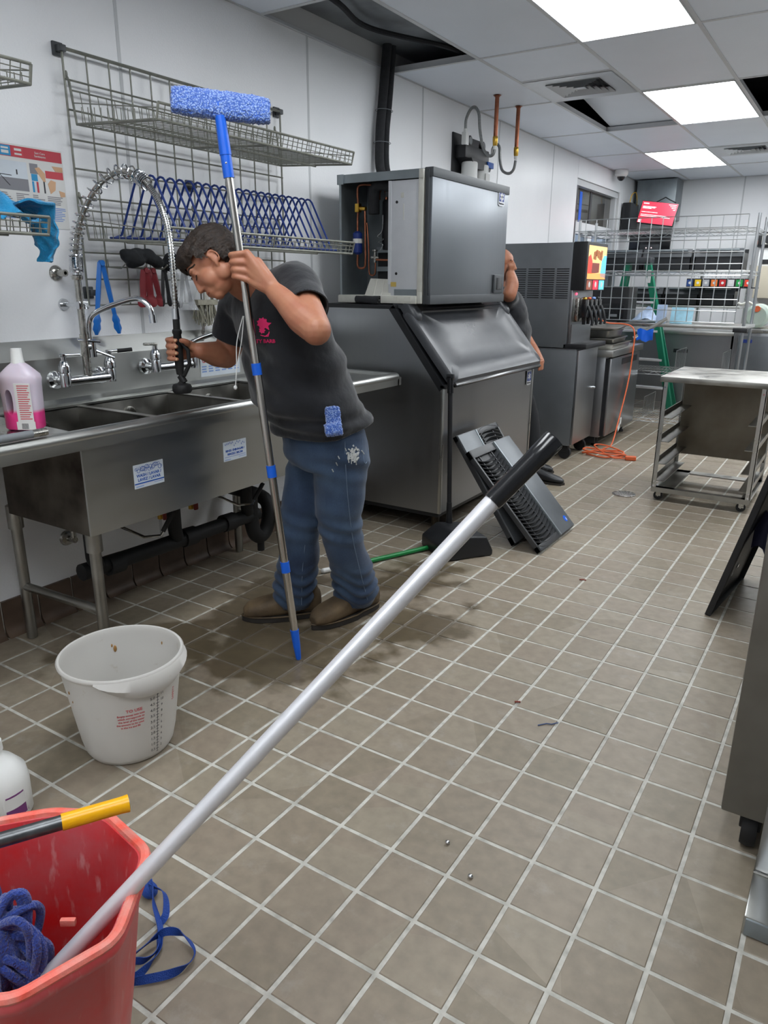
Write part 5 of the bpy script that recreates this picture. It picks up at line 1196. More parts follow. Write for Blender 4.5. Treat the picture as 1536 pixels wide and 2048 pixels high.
# duct with black cover in the corner
dct = thing('corner_duct', (.2, 10.15, 2.2), 'galvanised duct box high in the back left corner', 'duct')
mk('casing', B().box((.05, 10.0, 2.15), (.52, Y1-.002, H-.01), .004), 'galv', dct)
mk('side_cover', B().box((.02, 9.55, 1.95), (.12, 9.9, 2.32), .01), 'black', dct)
mk('cable', B().tube(spline([(.06, 9.7, 2.33), (.08, 9.7, 2.42), (.12, 9.72, 2.44), (.13, 9.75, 2.36), (.12, 9.8, 2.3)], 5), .006, 6), 'brass', dct)
# green ladder
ld = thing('step_ladder', (.5, 8.4, 0), 'green fibreglass step ladder standing behind the wire rack', 'ladder')
for x0, x1, y in ((.22, .46, 8.45), (1.08, .66, 8.45)):
    mk('rail', B().prism([(x0-.03, 0), (x0+.03, 0), (x1+.03, 1.62), (x1-.03, 1.62)], y-.035, y+.035, 'y'), 'ladder_green', ld, smooth=0)
for x0, x1, y0, y1 in ((.24, .46, 8.78, 8.5), (1.06, .66, 8.78, 8.5)):
    mk('rear_rail', B().add([(x0-.02, y0, 0), (x0+.02, y0, 0), (x1+.02, y1, 1.6), (x1-.02, y1, 1.6), (x0-.02, y0+.03, 0), (x0+.02, y0+.03, 0), (x1+.02, y1+.03, 1.6), (x1-.02, y1+.03, 1.6)], [(0,1,2,3),(7,6,5,4),(0,4,5,1),(1,5,6,2),(2,6,7,3),(3,7,4,0)]), 'ladder_green', ld, smooth=0)
for k in range(5): z = .3+.3*k; u = z/1.62; mk('step', B().box((.22+.24*u, 8.41, z-.012), (1.08-.42*u, 8.49, z+.012), .004), 'alu', ld)
mk('top_cap', B().box((.42, 8.38, 1.60), (.70, 8.56, 1.66), .01), 'dark_grey', ld)
mk('rail_label', B().box((.68, 8.408, 1.40), (.715, 8.414, 1.53)), 'paper', ld, smooth=0)
# blue-white towel and steel rail poking from the refrigerator side
tag(mk('steel_rail', B().cyl((.86, 7.40, .89), (1.14, 7.44, 1.08), .018, n=12), 'steel'), 'short steel bar poking up at an angle by low refrigerator', 'bar')
tag(mk('blue_rag', B().sheet([[(.89+.03*i, 7.385+.01*math.sin(i*2+j), .87+.035*j+.012*math.sin(i*1.7+j*2)) for j in range(4)] for i in range(6)], .006), 'blue', smooth=70), 'small bright blue rag beside the low refrigerator', 'rag')
# white stainless counter parts right of the rack
rf = thing('refrigerator', (1.95, 8.7, 0), 'grey upright refrigerator at right edge beyond the metal cart', 'refrigerator')
mk('body', B().box((1.62, 8.35, .05), (2.35, 9.1, .93), .005), 'steel_v', rf)
mk('door', B().box((1.66, 8.32, .06), (2.33, 8.35, .90), .004), 'grille_face', rf)
mk('top', B().box((1.60, 8.33, .93), (2.38, 9.12, .97), .004), 'steel', rf)
bdg = mk('badge', B().box((1.69, 8.316, .83), (1.79, 8.32, .862)), 'badge_navy', rf, smooth=0)
jg = thing('plastic_jug', (1.72, 8.5, .97), 'cloudy round plastic jug lying on the far refrigerator', 'jug')
M['cloudy'] = mat('cloudy_plastic', srgb(176, 190, 180), .3, sss=.3, var=.1)
mk('body', B().lathe([(.0, -.15), (.09, -.15), (.115, -.13), (.118, .06), (.09, .11), (.03, .13), (.028, .15), (.0, .15)], (1.79, 8.5, 1.09), 24, 'y'), 'cloudy', jg)
mk('hose', B().tube(spline([(1.75, 8.40, 1.19), (1.70, 8.38, 1.22), (1.64, 8.38, 1.20), (1.60, 8.4, 1.21)], 5), .012, 8), 'offwhite', jg)
mk('cap', B().lathe([(.0, 0), (.03, 0), (.03, .02), (.0, .02)], (1.79, 8.33, 1.16), 12, 'y'), 'orange', jg)
wp_ = thing('wall_panel_box', (1.85, 9.9, 1.3), 'beige electrical box on the back wall at right edge', 'electrical box')
M['tan_box'] = mat('beige_enamel', srgb(186, 178, 160), .5)
mk('box', B().box((1.53, 9.95, 1.24), (1.95, Y1-.002, 1.60), .006), 'tan_box', wp_)
mk('upper_unit', B().box((1.53, 9.98, 1.60), (1.95, Y1-.002, 1.80), .006), 'white_pl', wp_)
mk('upper_slot', B().box((1.56, 9.97, 1.62), (1.95, 9.985, 1.67)), 'black', wp_, smooth=0)
mk('top_unit', B().box((1.49, 9.93, 1.81), (1.95, Y1-.002, 1.97), .006), 'black', wp_)
mk('top_unit_face', B().box((1.55, 9.92, 1.835), (1.95, 9.935, 1.95)), 'offwhite', wp_, smooth=0)
mk('speaker_dial', B().lathe([(.0, -.008), (.05, -.008), (.055, .0)], (1.63, 9.92, 1.89), 18, 'y'), 'black', wp_)
mk('marker_light', B().box((1.485, 9.925, 1.835), (1.51, 9.935, 1.88), .002), 'orange', wp_)
# hanging utensils bar on the serving station
for k in range(10):
    x = 1.05+.045*k
    tag(mk('utensil', B().tube([(x, 8.94, 1.53), (x, 8.94, 1.515), (x+.002, 8.935, 1.46)], .0028, 5), 'chrome'), 'thin steel utensil hanging over the row of coloured boxes', 'utensil', 'utensils hanging in a row over coloured boxes')
# ================================================================ right side: tray cart, cabinet end, leaning black panel
ct = thing('tray_cart', (2.0, 5.3, 0), 'stainless tray cart on casters with flat top at right', 'cart')
CX0, CX1, CY0, CY1, CZ0, CZ1 = 1.70, 2.30, 4.95, 5.62, .075, .825
mk('top', B().box((CX0-.02, CY0-.02, CZ1-.035), (CX1+.02, CY1+.02, CZ1), .005), 'steel_worn', ct)
M['cart_back'] = mat('shaded_smudged_cart_back', srgb(128, 122, 110), .42, .9, var=.35, vscale=3, col2=srgb(92, 84, 72), rvar=.1)  # smudged steel, colour darkened further for the shade inside the cart
mk('back_panel', B().box((CX0+.01, CY1-.015, CZ0+.13), (CX1-.01, CY1-.008, CZ1-.03)), 'cart_back', ct, smooth=0)
for x in (CX0, CX1):
    for y in (CY0, CY1):
        sx_ = 1 if x == CX0 else -1; sy_ = 1 if y == CY0 else -1
        po_ = mk('post', B().box((x, y, CZ0), (x+sx_*.005, y+sy_*.035, CZ1-.03)).box((x, y, CZ0), (x+sx_*.028, y+sy_*.005, CZ1-.03)), 'steel', ct, smooth=0)
        for z in (CZ0+.03, CZ0+.06, CZ1-.07): mk('bolt', B().lathe([(.0, -.003), (.006, -.003), (.006, .0)], (x+sx_*.014, y, z), 10, 'y'), 'chrome', po_) if y == CY0 else None
for z in (.555, .40, .25, .135):
    mk('ledge', B().box((CX0+.003, CY0+.01, z), (CX0+.007, CY1-.01, z+.035)).box((CX0+.003, CY0+.01, z), (CX0+.075, CY1-.01, z+.004)), 'steel_worn', ct, smooth=0)
    mk('ledge', B().box((CX1-.007, CY0+.01, z), (CX1-.003, CY1-.01, z+.035)).box((CX1-.075, CY0+.01, z), (CX1-.003, CY1-.01, z+.004)), 'steel_worn', ct, smooth=0)
mk('base_frame', B().box((CX0, CY0, CZ0-.006), (CX1, CY0+.10, CZ0+.006), .003).box((CX0, CY1-.08, CZ0-.006), (CX1, CY1, CZ0+.006), .003).box((CX0, CY0, CZ0-.006), (CX0+.13, CY1, CZ0+.006), .003).box((CX1-.06, CY0, CZ0-.006), (CX1, CY1, CZ0+.006), .003).box((CX0, CY0-.002, CZ0-.012), (CX1, CY0+.003, CZ0+.02)), 'steel_worn', ct, smooth=0)
for x in (CX0+.04, CX1-.05):
    for y in (CY0+.05, CY1-.06):
        cs = mk('caster', B().lathe([(.0, -.013), (.028, -.013), (.03, 0), (.028, .013), (.0, .013)], (x, y, .031), 18, 'y'), 'rubber', ct)
        mk('fork', B().box((x-.012, y-.018, .03), (x+.018, y-.014, .068)).box((x-.012, y+.014, .03), (x+.018, y+.018, .068)).box((x-.022, y-.022, .064), (x+.022, y+.022, .07)).cyl((x, y-.02, .031), (x, y+.02, .031), .006, n=8), 'chrome_dull', cs)
cb_ = thing('steel_cabinet', (3.0, 3.0, 0), 'stainless equipment cabinet end filling the right edge', 'cabinet')
M['cab_side'] = mat('grey_stainless_end_panel', srgb(118, 116, 110), .38, .75, var=.15, vscale=14, rvar=.08, bump=.02, bscale=60)
mk('body', B().box((2.632, 1.745, .13), (3.35, 4.4, 1.02), .006), 'cab_side', cb_)
mk('worktop', B().box((2.632, 1.72, 1.02), (3.38, 4.42, 1.05), .004), 'steel', cb_)
for x in (2.70, 3.28):
    for y in (1.83, 4.3): mk('caster', B().lathe([(.0, -.018), (.05, -.018), (.055, 0), (.05, .018), (.0, .018)], (x, y, .056), 20, 'x').box((x-.025, y-.03, .06), (x+.025, y+.03, .132), .004), 'rubber', cb_)
lp = thing('leaning_panel', (2.45, 3.5, 0), 'tall black metal panel leaning against the right cabinet', 'panel')
PMx = axes_m((2.352, 3.235, .004), (.11, .994, 0), (.230, -.025, .97))
mk('sheet', B(PMx).box((0, 0, -.004), (.56, .84, .0), .0), 'black', lp, smooth=0)
mk('flange', B(PMx).box((0, 0, 0), (.004, .84, .02)).box((0, 0, 0), (.56, .004, .02)).box((.556, 0, 0), (.56, .84, .02)), 'black', lp, smooth=0)
mk('inner_rail', B(PMx).box((.08, .10, .0), (.14, .62, .014), .006), 'dark_grey', lp)
for y in (.16, .18): mk('rivet', B(PMx).lathe([(.0, .006), (.010, .006), (.010, .0), (.0, .0)], (.20+(y-.16)*4, y-.02, 0), 10), 'chrome', lp)
M['navy_strap'] = mat('navy_strap', srgb(34, 34, 60), .7)
tag(mk('dark_strap', B().sheet([[(2.47+.02*i, 3.50+.03*math.sin(i*1.3)+.05*j, .26+.08*j-.012*i+.02*math.sin(i+j)) for j in range(3)] for i in range(8)], .008), 'navy_strap', smooth=60), 'dark navy strap hanging behind the leaning black panel', 'strap')
st_ = thing('equipment_stand', (2.78, 1.6, 0), 'square steel tube foot of a stand at the lower right edge', 'stand')
mk('foot', B().box((2.728, 1.515, .001), (2.790, 1.738, .05), .004), 'steel_h', st_)
mk('end_cap', B().box((2.732, 1.510, .004), (2.786, 1.517, .047), .003), 'galv', st_)
mk('weld', B().tube([(2.728, 1.665, .052), (2.790, 1.665, .052)], .004, 6), 'chrome_dull', st_)
mk('upright', B().box((2.730, 1.668, .05), (2.788, 1.735, .86), .004), 'steel_v', st_)
mk('shelf', B().box((2.70, 1.40, .86), (3.3, 1.738, .89), .004), 'steel_h', st_)
# ================================================================ white measuring bucket
bk = thing('measuring_bucket', (1.0, 1.25, 0), 'translucent white plastic measuring bucket with red and black print', 'bucket')
BC = V((1.012, 1.245, 0))
def bucket_mat():
    m, nt, b = newmat('cloudy_white_polypropylene')
    tc = N(nt, 'ShaderNodeTexCoord'); nz = N(nt, 'ShaderNodeTexNoise'); nz.inputs['Scale'].default_value = 11; nz.inputs['Detail'].default_value = 6; nz.inputs['Roughness'].default_value = .7
    nt.links.new(tc.outputs['Object'], nz.inputs['Vector'])
    cr = N(nt, 'ShaderNodeValToRGB'); e = cr.color_ramp.elements; e[0].position = .28; e[0].color = c4(srgb(190, 180, 164)); e[1].position = .38; e[1].color = c4(srgb(222, 220, 216))
    nt.links.new(nz.outputs[0], cr.inputs[0]); nt.links.new(cr.outputs[0], b.inputs['Base Color'])
    b.inputs['Roughness'].default_value = .42
    tr = N(nt, 'ShaderNodeBsdfTranslucent'); tr.inputs[0].default_value = c4(srgb(224, 220, 212)); mx = N(nt, 'ShaderNodeMixShader'); mx.inputs[0].default_value = .3
    out = nt.nodes['Material Output']; nt.links.new(b.outputs[0], mx.inputs[1]); nt.links.new(tr.outputs[0], mx.inputs[2]); nt.links.new(mx.outputs[0], out.inputs[0])
    return m
M['bucket'] = bucket_mat()
BH = .312
def brad(z): return .131+.045*min(1, max(0, z)/BH)
prof = [(.0, .004), (.108, .002), (.122, .006), (.131, .022)]+[(brad(z), z) for z in (.06, .12, .18, .24, .297)]+[(.176, .303), (.182, .308), (.183, .314), (.179, .319), (.173, .318), (.170, .310)]+[(brad(z)-.004, z) for z in (.297, .24, .18, .12, .06)]+[(.126, .024), (.116, .01), (.0, .008)]
mk('body', B().lathe(prof, BC, 64), 'bucket', bk, smooth=50)
# pouring skirt under the rim, towards the front right
sk = []
for k in range(19):
    a = math.radians(-62+ (k/18)*112); u = math.sin(PI*k/18)
    o = .184+.012*u**.6; zl = BH-.004-.06*u**.7
    sk.append([(BC.x+math.cos(a)*(.180), BC.y+math.sin(a)*.180, BH), (BC.x+math.cos(a)*o, BC.y+math.sin(a)*o, (BH+zl)/2), (BC.x+math.cos(a)*(brad(zl)+.012*u), BC.y+math.sin(a)*(brad(zl)+.012*u), zl)])
mk('skirt_handle', B().sheet(sk, .003), 'bucket', bk, smooth=60)
M['print_black'] = mat('print_black', srgb(70, 70, 74), .6); M['print_red'] = mat('print_red', srgb(206, 84, 92), .6)
def on_bucket(b, a0):
    """bend flat lettering (x along the girth, y up) round the bucket"""
    out = B(); vs = []
    for p in b.v:
        z = p.y; r = brad(z)+.0007+p.z*.5; a = a0+p.x/.165; vs.append((BC.x+r*math.cos(a), BC.y+r*math.sin(a), z))
    return out.add(vs, b.f)
A0 = math.radians(-4)     # where the scale runs
for k in range(11):
    z = .245-.0205*k; val = '%.1f' % (5.5-.5*k)
    mk('number', on_bucket(text_b(val, .0135, Matrix.Translation((-.017, z, 0)), .0002), A0), 'print_black', bk, smooth=0)
    mk('number', on_bucket(text_b(str(12-k), .012, Matrix.Translation((.016, z+.006, 0)), .0002), A0), 'print_black', bk, smooth=0)
tk = B()
for k in range(22): tk.box((-.006 if k % 2 == 0 else -.004, .243-.01025*k, 0), (.006 if k % 2 == 0 else .004, .2444-.01025*k, .0005))
tk.box((-.0007, .03, 0), (.0007, .255, .0005)); mk('scale_marks', on_bucket(tk, A0), 'print_black', bk, smooth=0)
mk('scale_heading', on_bucket(text_b('KG', .012, Matrix.Translation((-.018, .262, 0)), .0002), A0), 'print_black', bk, smooth=0)
mk('scale_heading', on_bucket(text_b('QT', .012, Matrix.Translation((.016, .275, 0)), .0002), A0), 'print_black', bk, smooth=0)
A1 = A0-.095/.165*1.0
mk('instructions', on_bucket(text_b('TO USE', .014, Matrix.Translation((.022, .205, 0)), .0002, bold=.0003), A1), 'print_red', bk, smooth=0)
for k, l in enumerate(('Empty scoop into tote', 'which corresponds to', 'the level of the water', 'the amount to be used', 'in the ice and fill')):
    mk('instructions', on_bucket(text_b(l, .0088, Matrix.Translation((.012-.004*(k > 2), .191-.0105*k, 0)), .0002, bold=.0002), A1), 'print_red', bk, smooth=0)
mk('instructions', on_bucket(text_b('SAFETY', .014, Matrix.Translation((.07, .2, 0)) @ Matrix.Rotation(PI/2, 4, 'Z'), .0002), A0), 'print_red', bk, smooth=0)
M['grime'] = mat('brown_residue', srgb(150, 110, 60), .7)
gr = B(); random.seed(6)
for a, z, s in ((150, .25, .012), (153, .262, .006), (95, .27, .006), (-100, .25, .006), (-98, .22, .004), (-120, .17, .004)):
    a = math.radians(a); r = brad(z)-.004 if a > 0 else brad(z); gr.ell((BC.x+r*math.cos(a), BC.y+r*math.sin(a), z), (s*.4, s*.5, s), 8, 6)
tag(mk('residue', gr, 'grime', bk), kind='stuff')
# ================================================================ red mop bucket with mop, wringer handle and pole
mb = thing('mop_bucket', (1.80, .47, 0), 'worn red plastic mop bucket on casters in lower left corner', 'mop bucket')
RIM = [(1.600, .475), (1.690, .583), (1.778, .633), (1.909, .611), (2.003, .474), (1.966, .339), (1.80, .255), (1.66, .33)]
RC = V((1.80, .455, 0))
def ring_at(f, z, off=0.0):
    out = []
    n = len(RIM)
    for i in range(n):
        p, q, r = V((*RIM[i-1], 0)), V((*RIM[i], 0)), V((*RIM[(i+1) % n], 0))
        for k in range(5):
            t = k/4; s_ = .16
            a = q.lerp(p, s_); c = q.lerp(r, s_); w = a.lerp(q, t).lerp(q.lerp(c, t), t)
            d = (w-RC); out.append(tuple(RC+d*f+d.normalized()*off+V((0, 0, z))))
    return out
lv_ = [ring_at(.60, .105), ring_at(.66, .115), ring_at(.78, .26), ring_at(.93, .462), ring_at(.95, .475, .01), ring_at(1.0, .488, .006), ring_at(1.0, .5, .004), ring_at(.985, .508), ring_at(.962, .502, -.006), ring_at(.94, .478, -.008), ring_at(.90, .44, -.006), ring_at(.75, .26, -.006), ring_at(.62, .13, -.006), ring_at(.57, .118)]
n = len(lv_[0]); vs = [p for r in lv_ for p in r]; fs = []
for i in range(len(lv_)-1):
    for j in range(n): fs.append((i*n+j, i*n+(j+1) % n, (i+1)*n+(j+1) % n, (i+1)*n+j))
fs.append(tuple(range(n-1, -1, -1))); fs.append(tuple((len(lv_)-1)*n+j for j in range(n)))
def red_mat():
    m, nt, b = newmat('scuffed_red_plastic'); tc = N(nt, 'ShaderNodeTexCoord')
    n1 = N(nt, 'ShaderNodeTexNoise'); n1.inputs['Scale'].default_value = 6; n1.inputs['Detail'].default_value = 7; n1.inputs['Roughness'].default_value = .65; nt.links.new(tc.outputs['Object'], n1.inputs['Vector'])
    cr = N(nt, 'ShaderNodeValToRGB'); e = cr.color_ramp.elements; e[0].position = .35; e[0].color = c4(srgb(206, 34, 36)); e[1].position = .68; e[1].color = c4(srgb(190, 92, 96)); nt.links.new(n1.outputs[0], cr.inputs[0])
    n2 = N(nt, 'ShaderNodeTexNoise'); n2.inputs['Scale'].default_value = 70; n2.inputs['Detail'].default_value = 5; mp = N(nt, 'ShaderNodeMapping'); mp.inputs['Scale'].default_value = (1, 1, .25); nt.links.new(tc.outputs['Object'], mp.inputs[0]); nt.links.new(mp.outputs[0], n2.inputs['Vector'])
    r2 = N(nt, 'ShaderNodeMapRange'); r2.inputs[1].default_value = .6; r2.inputs[2].default_value = .75; r2.inputs[4].default_value = .5; nt.links.new(n2.outputs[0], r2.inputs[0])
    mx = N(nt, 'ShaderNodeMix', data_type='RGBA'); nt.links.new(r2.outputs[0], mx.inputs[0]); nt.links.new(cr.outputs[0], mx.inputs[6]); mx.inputs[7].default_value = c4(srgb(214, 170, 168)); nt.links.new(mx.outputs[2], b.inputs['Base Color'])
    b.inputs['Roughness'].default_value = .38; bp = N(nt, 'ShaderNodeBump'); bp.inputs['Strength'].default_value = .15; bp.inputs['Distance'].default_value = .003; nt.links.new(n2.outputs[0], bp.inputs['Height']); nt.links.new(bp.outputs[0], b.inputs['Normal'])
    return m
M['red_bucket'] = red_mat()
mk('tub', B().add(vs, fs), 'red_bucket', mb, smooth=40)
M['rim_red'] = mat('worn_rim_red', srgb(232, 84, 66), .5, var=.35, vscale=30, col2=srgb(214, 140, 128), bump=.2, bscale=120)
mk('rim', B().tube(ring_at(1.0, .503, -.002), .0085, 8, closed=True), 'rim_red', mb)
for x, y in ((1.70, .585), (1.90, .545), (1.70, .35), (1.89, .36)):
    cs = mk('caster', B().lathe([(.0, -.014), (.034, -.014), (.037, 0), (.034, .014), (.0, .014)], (x, y, .038), 20, 'x'), 'rubber', mb)
    mk('fork', B().box((x-.02, y-.012, .04), (x-.016, y+.012, .09)).box((x+.016, y-.012, .04), (x+.02, y+.012, .09)).box((x-.022, y-.022, .084), (x+.022, y+.022, .108)), 'dark_grey', cs)
mk('chip', B(Matrix.Translation((1.84, .50, .42)) @ Matrix.Rotation(.6, 4, 'Z')).box((-.012, -.004, -.006), (.012, .004, .006), .002), 'rim_red', mb)
wh = thing('wringer_handle', (1.80, .48, .55), 'steel wringer lever with yellow vinyl grip over mop bucket', 'handle')
ha, hb2 = V((1.888, .598, .598)), V((1.841, .513, .60)); hd_ = (ha-hb2).normalized()
mk('grip', B().cyl(hb2, ha, .0128, n=18).cyl(ha-hd_*.012, ha, .0128, .0138, n=18), 'yellow', wh)
M['dark_steel'] = mat('dark_scratched_steel', srgb(112, 114, 116), .36, .9, var=.4, vscale=40)
mk('lever', B().cyl(hb2-hd_*.36, hb2+hd_*.01, .0112, n=18).cyl(ha-hd_*.002, ha+hd_*.001, .0098, n=18), 'dark_steel', wh)
mk('pivot', B().box((1.66, .26, .49), (1.70, .31, .62), .006), 'red_bucket', wh)
# blue yarn mop head in the bucket
mp_ = thing('mop', (1.78, .43, .2), 'blue yarn mop head lying in the red mop bucket', 'mop')
M['yarn'] = mat('blue_cotton_yarn', srgb(44, 72, 160), .95, var=.35, vscale=60, bump=.8, bscale=260, sheen=.3)
random.seed(15); yb = B()
MC = V((1.775, .395, .43))
for k in range(46):
    a = random.uniform(0, 2*PI); el = random.uniform(-.5, 1.0); tw = random.uniform(-.8, .8)
    d1_ = V((math.cos(a)*math.cos(el), math.sin(a)*math.cos(el), math.sin(el)))
    s0 = MC+V((random.uniform(-.02, .02), random.uniform(-.02, .02), .02)); pts = [s0]
    for q in range(1, 6):
        t = q/5; e_ = d1_*(.085*math.sin(t*PI*.85)+.01); e_.rotate(Matrix.Rotation(tw*t, 3, 'Z')); pts.append(s0+e_+V((0, 0, -.16*t*t)))
    yb.tube(spline(pts, 4), .0068, 6)
yo = mk('yarn', yb, 'yarn', mp_, smooth=70); yo['kind'] = 'stuff'
core = mk('core', B().ell(MC+V((0, 0, -.02)), (.062, .062, .075), 18, 12), 'yarn', mp_)
mk('stem', B().tube([MC+V((-.02, -.02, .0)), MC+V((-.05, -.06, -.1)), MC+V((-.06, -.07, -.2))], .02, 8), 'yarn', mp_)
# silver pole with black grip
sp_ = thing('mop_pole', (1.85, .43, .3), 'long silver aluminium pole with black grip crossing the foreground', 'pole')
pa, pj_, pe = V((1.80, .37, .282)), V((2.320, .959, 1.076)), V((2.381, 1.031, 1.163)); pd = (pe-pj_).normalized()
mk('tube', B().cyl(pa, pj_, .0128, n=24), 'alu', sp_)
mk('grip', B().tube([pj_-pd*.002, pj_+pd*.004, pj_+pd*.085, pj_+pd*.088, pe-pd*.002, pe], [.0145, .0152, .0156, .0164, .0168, .0158], 24), 'black_gloss', sp_)
# blue webbing strap lying on the floor
M['webbing'] = mat('blue_webbing', srgb(22, 66, 150), .6, var=.15, vscale=40, bump=.4, bscale=400)
def strap_path(pts, hs): return spline([(x, y, h) for (x, y), h in zip(pts, hs)], 7)
s_a = strap_path([(1.521, .875), (1.56, .861), (1.598, .836), (1.651, .806), (1.681, .772), (1.677, .741), (1.643, .723), (1.60, .71)], [.03, .05, .03, .02, .016, .012, .008, .006])
s_b = strap_path([(1.555, .858), (1.595, .867), (1.628, .842), (1.637, .813), (1.678, .778), (1.691, .736), (1.685, .698), (1.651, .717), (1.657, .757), (1.669, .802), (1.701, .823), (1.745, .814), (1.761, .788), (1.75, .751), (1.714, .71), (1.678, .676), (1.636, .672), (1.615, .683)], [.045, .04, .02, .012, .010, .008, .008, .010, .020, .026, .02, .014, .012, .012, .012, .014, .013, .016])
ss = thing('strap', (1.66, .77, .002), 'blue webbing strap looped on floor beside the red bucket', 'strap')
for nm, pth, ph in (('webbing', s_a, 0.0), ('webbing', s_b, 1.4)):
    ups = [(.55*math.sin(i*.23+ph), .55*math.cos(i*.19+ph), .75) for i in range(len(pth))]
    mk(nm, B().ribbon(pth, .0175, ups, .0014), 'webbing', ss, smooth=60)
mk('knot', B().ell((1.545, .866, .022), (.022, .018, .02), 12, 8), 'webbing', ss)
# white jug at the left edge
wj = thing('white_jug', (1.0, .84, 0), 'white plastic jug with purple label at the left edge', 'jug')
mk('body', loft(B(), [(.985, .845, .001, .066, .066), (.985, .845, .008, .072, .072), (.985, .845, .10, .073, .073), (.985, .845, .135, .068, .068), (.985, .845, .165, .045, .045), (.985, .845, .185, .022, .022), (.985, .845, .20, .02, .02)], 32, 2.2), 'white_pl', wj, smooth=60)
M['purple'] = mat('purple_label', srgb(110, 52, 110), .5)
mk('label', B().lathe([(.0736, .02), (.0738, .09)], (.985, .845, 0), 40), 'purple', wj)
mk('label_band', B().lathe([(.0741, .05), (.0741, .085)], (.985, .845, 0), 40), 'paper', wj)
mk('cap', B().lathe([(.0, .225), (.023, .225), (.024, .198), (.0, .198)], (.985, .845, 0), 20), 'white_pl', wj)
# scraps on the floor
def scrap(name, x, y, pts, m, label, r=.002):
    tag(mk(name, B().tube([(x+a, y+b, .0035) for a, b in pts], r, 6), m), label, 'scrap')
M['scrap_blue'] = mat('blue_fibre', srgb(70, 84, 120), .8); M['scrap_red'] = mat('red_brown_scrap', srgb(120, 52, 40), .8)
P_ = lambda: 0
scrap('blue_thread', 2.05, 2.03, [(0, 0), (.02, .025), (.035, .03), (.05, .05)], 'scrap_blue', 'short blue thread lying on a floor tile')
scrap('red_scrap', 1.93, 2.12, [(0, 0), (.017, .01)], 'scrap_red', 'tiny red-brown scrap near the blue thread', .003)
scrap('red_scrap', 1.76, 3.32, [(0, 0), (.015, .008), (.03, .01)], 'scrap_red', 'thin red-brown scrap on tile behind the pole grip', .003)
for k, (x, y) in enumerate(((2.05, 1.40), (2.15, 1.33))):
    tag(mk('pebble', B().ell((x, y, .005), (.007, .006, .0055), 10, 8), 'chrome'), ('tiny shiny metal bead left of two on grout', 'tiny shiny metal bead right of two on grout')[k], 'bead')
# ================================================================ people
from mathutils.bvhtree import BVHTree
def skin_mat(name, c1, c2):
    m = mat(name, c1, .48, var=.2, vscale=22, col2=c2, sss=.12, bump=.05, bscale=300); return m
M['skin'] = skin_mat('skin', srgb(176, 122, 94), srgb(164, 104, 80))
M['skin2'] = skin_mat('skin_tan', srgb(172, 116, 88), srgb(150, 96, 72))
M['shirt'] = mat('black_cotton', srgb(19, 21, 27), .88, var=.2, vscale=8, bump=.25, bscale=26, sheen=.25)
def denim_mat():
    m, nt, b = newmat('faded_denim'); tc = N(nt, 'ShaderNodeTexCoord')
    n1 = N(nt, 'ShaderNodeTexNoise'); n1.inputs['Scale'].default_value = 5; n1.inputs['Detail'].default_value = 5; nt.links.new(tc.outputs['Object'], n1.inputs['Vector'])
    cr = N(nt, 'ShaderNodeValToRGB'); e = cr.color_ramp.elements; e[0].position = .32; e[0].color = c4(srgb(33, 53, 84)); e[1].position = .72; e[1].color = c4(srgb(72, 96, 124)); nt.links.new(n1.outputs[0], cr.inputs[0])
    n2 = N(nt, 'ShaderNodeTexNoise'); n2.inputs['Scale'].default_value = 420; mp = N(nt, 'ShaderNodeMapping'); mp.inputs['Scale'].default_value = (1, 1, .3); nt.links.new(tc.outputs['Object'], mp.inputs[0]); nt.links.new(mp.outputs[0], n2.inputs['Vector'])
    mx = N(nt, 'ShaderNodeMix', data_type='RGBA', blend_type='MULTIPLY'); mx.inputs[0].default_value = .5; nt.links.new(cr.outputs[0], mx.inputs[6]); nt.links.new(n2.outputs[0], mx.inputs[7]); nt.links.new(mx.outputs[2], b.inputs['Base Color'])
    b.inputs['Roughness'].default_value = .85; b.inputs['Sheen Weight'].default_value = .15
    bp = N(nt, 'ShaderNodeBump'); bp.inputs['Strength'].default_value = .2; bp.inputs['Distance'].default_value = .002; nt.links.new(n2.outputs[0], bp.inputs['Height']); nt.links.new(bp.outputs[0], b.inputs['Normal'])
    return m
M['denim'] = denim_mat()
M['hair'] = mat('dark_brown_hair', srgb(48, 35, 26), .68, var=.5, vscale=70, col2=srgb(26, 19, 15), stretch=(1, 1, 1), bump=.3, bscale=180)
M['boot'] = mat('brown_work_boot_leather', srgb(108, 90, 66), .7, var=.4, vscale=14, col2=srgb(70, 57, 42), bump=.15, bscale=70)
M['sole'] = mat('dark_boot_sole', srgb(40, 36, 32), .8)
M['lip'] = mat('lip_shade', srgb(120, 66, 58), .6)
M['pink'] = mat('pink_print', srgb(226, 44, 108), .7)
M['frayed'] = mat('frayed_white_thread', srgb(188, 190, 188), .9, var=.3, vscale=80)
M['stitch'] = mat('denim_stitching', srgb(96, 112, 132), .9)
M['black_denim'] = mat('black_trousers', srgb(26, 27, 30), .9)
def cap(b, pts, rs, n=14, sub=5):
    """smooth tapered limb with round ends"""
    pts = [V(p) for p in pts]
    if len(pts) > 2:
        q = spline(pts, sub); rr = []
        for i in range(len(rs)-1):
            for k in range(sub): t = k/sub; rr.append(rs[i]+(rs[i+1]-rs[i])*t)
        rr.append(rs[-1]); pts, rs = q, rr
    b.tube(pts, rs, n)
    for p, r in ((pts[0], rs[0]), (pts[-1], rs[-1])): b.ell(p, (r, r, r), n, 8)
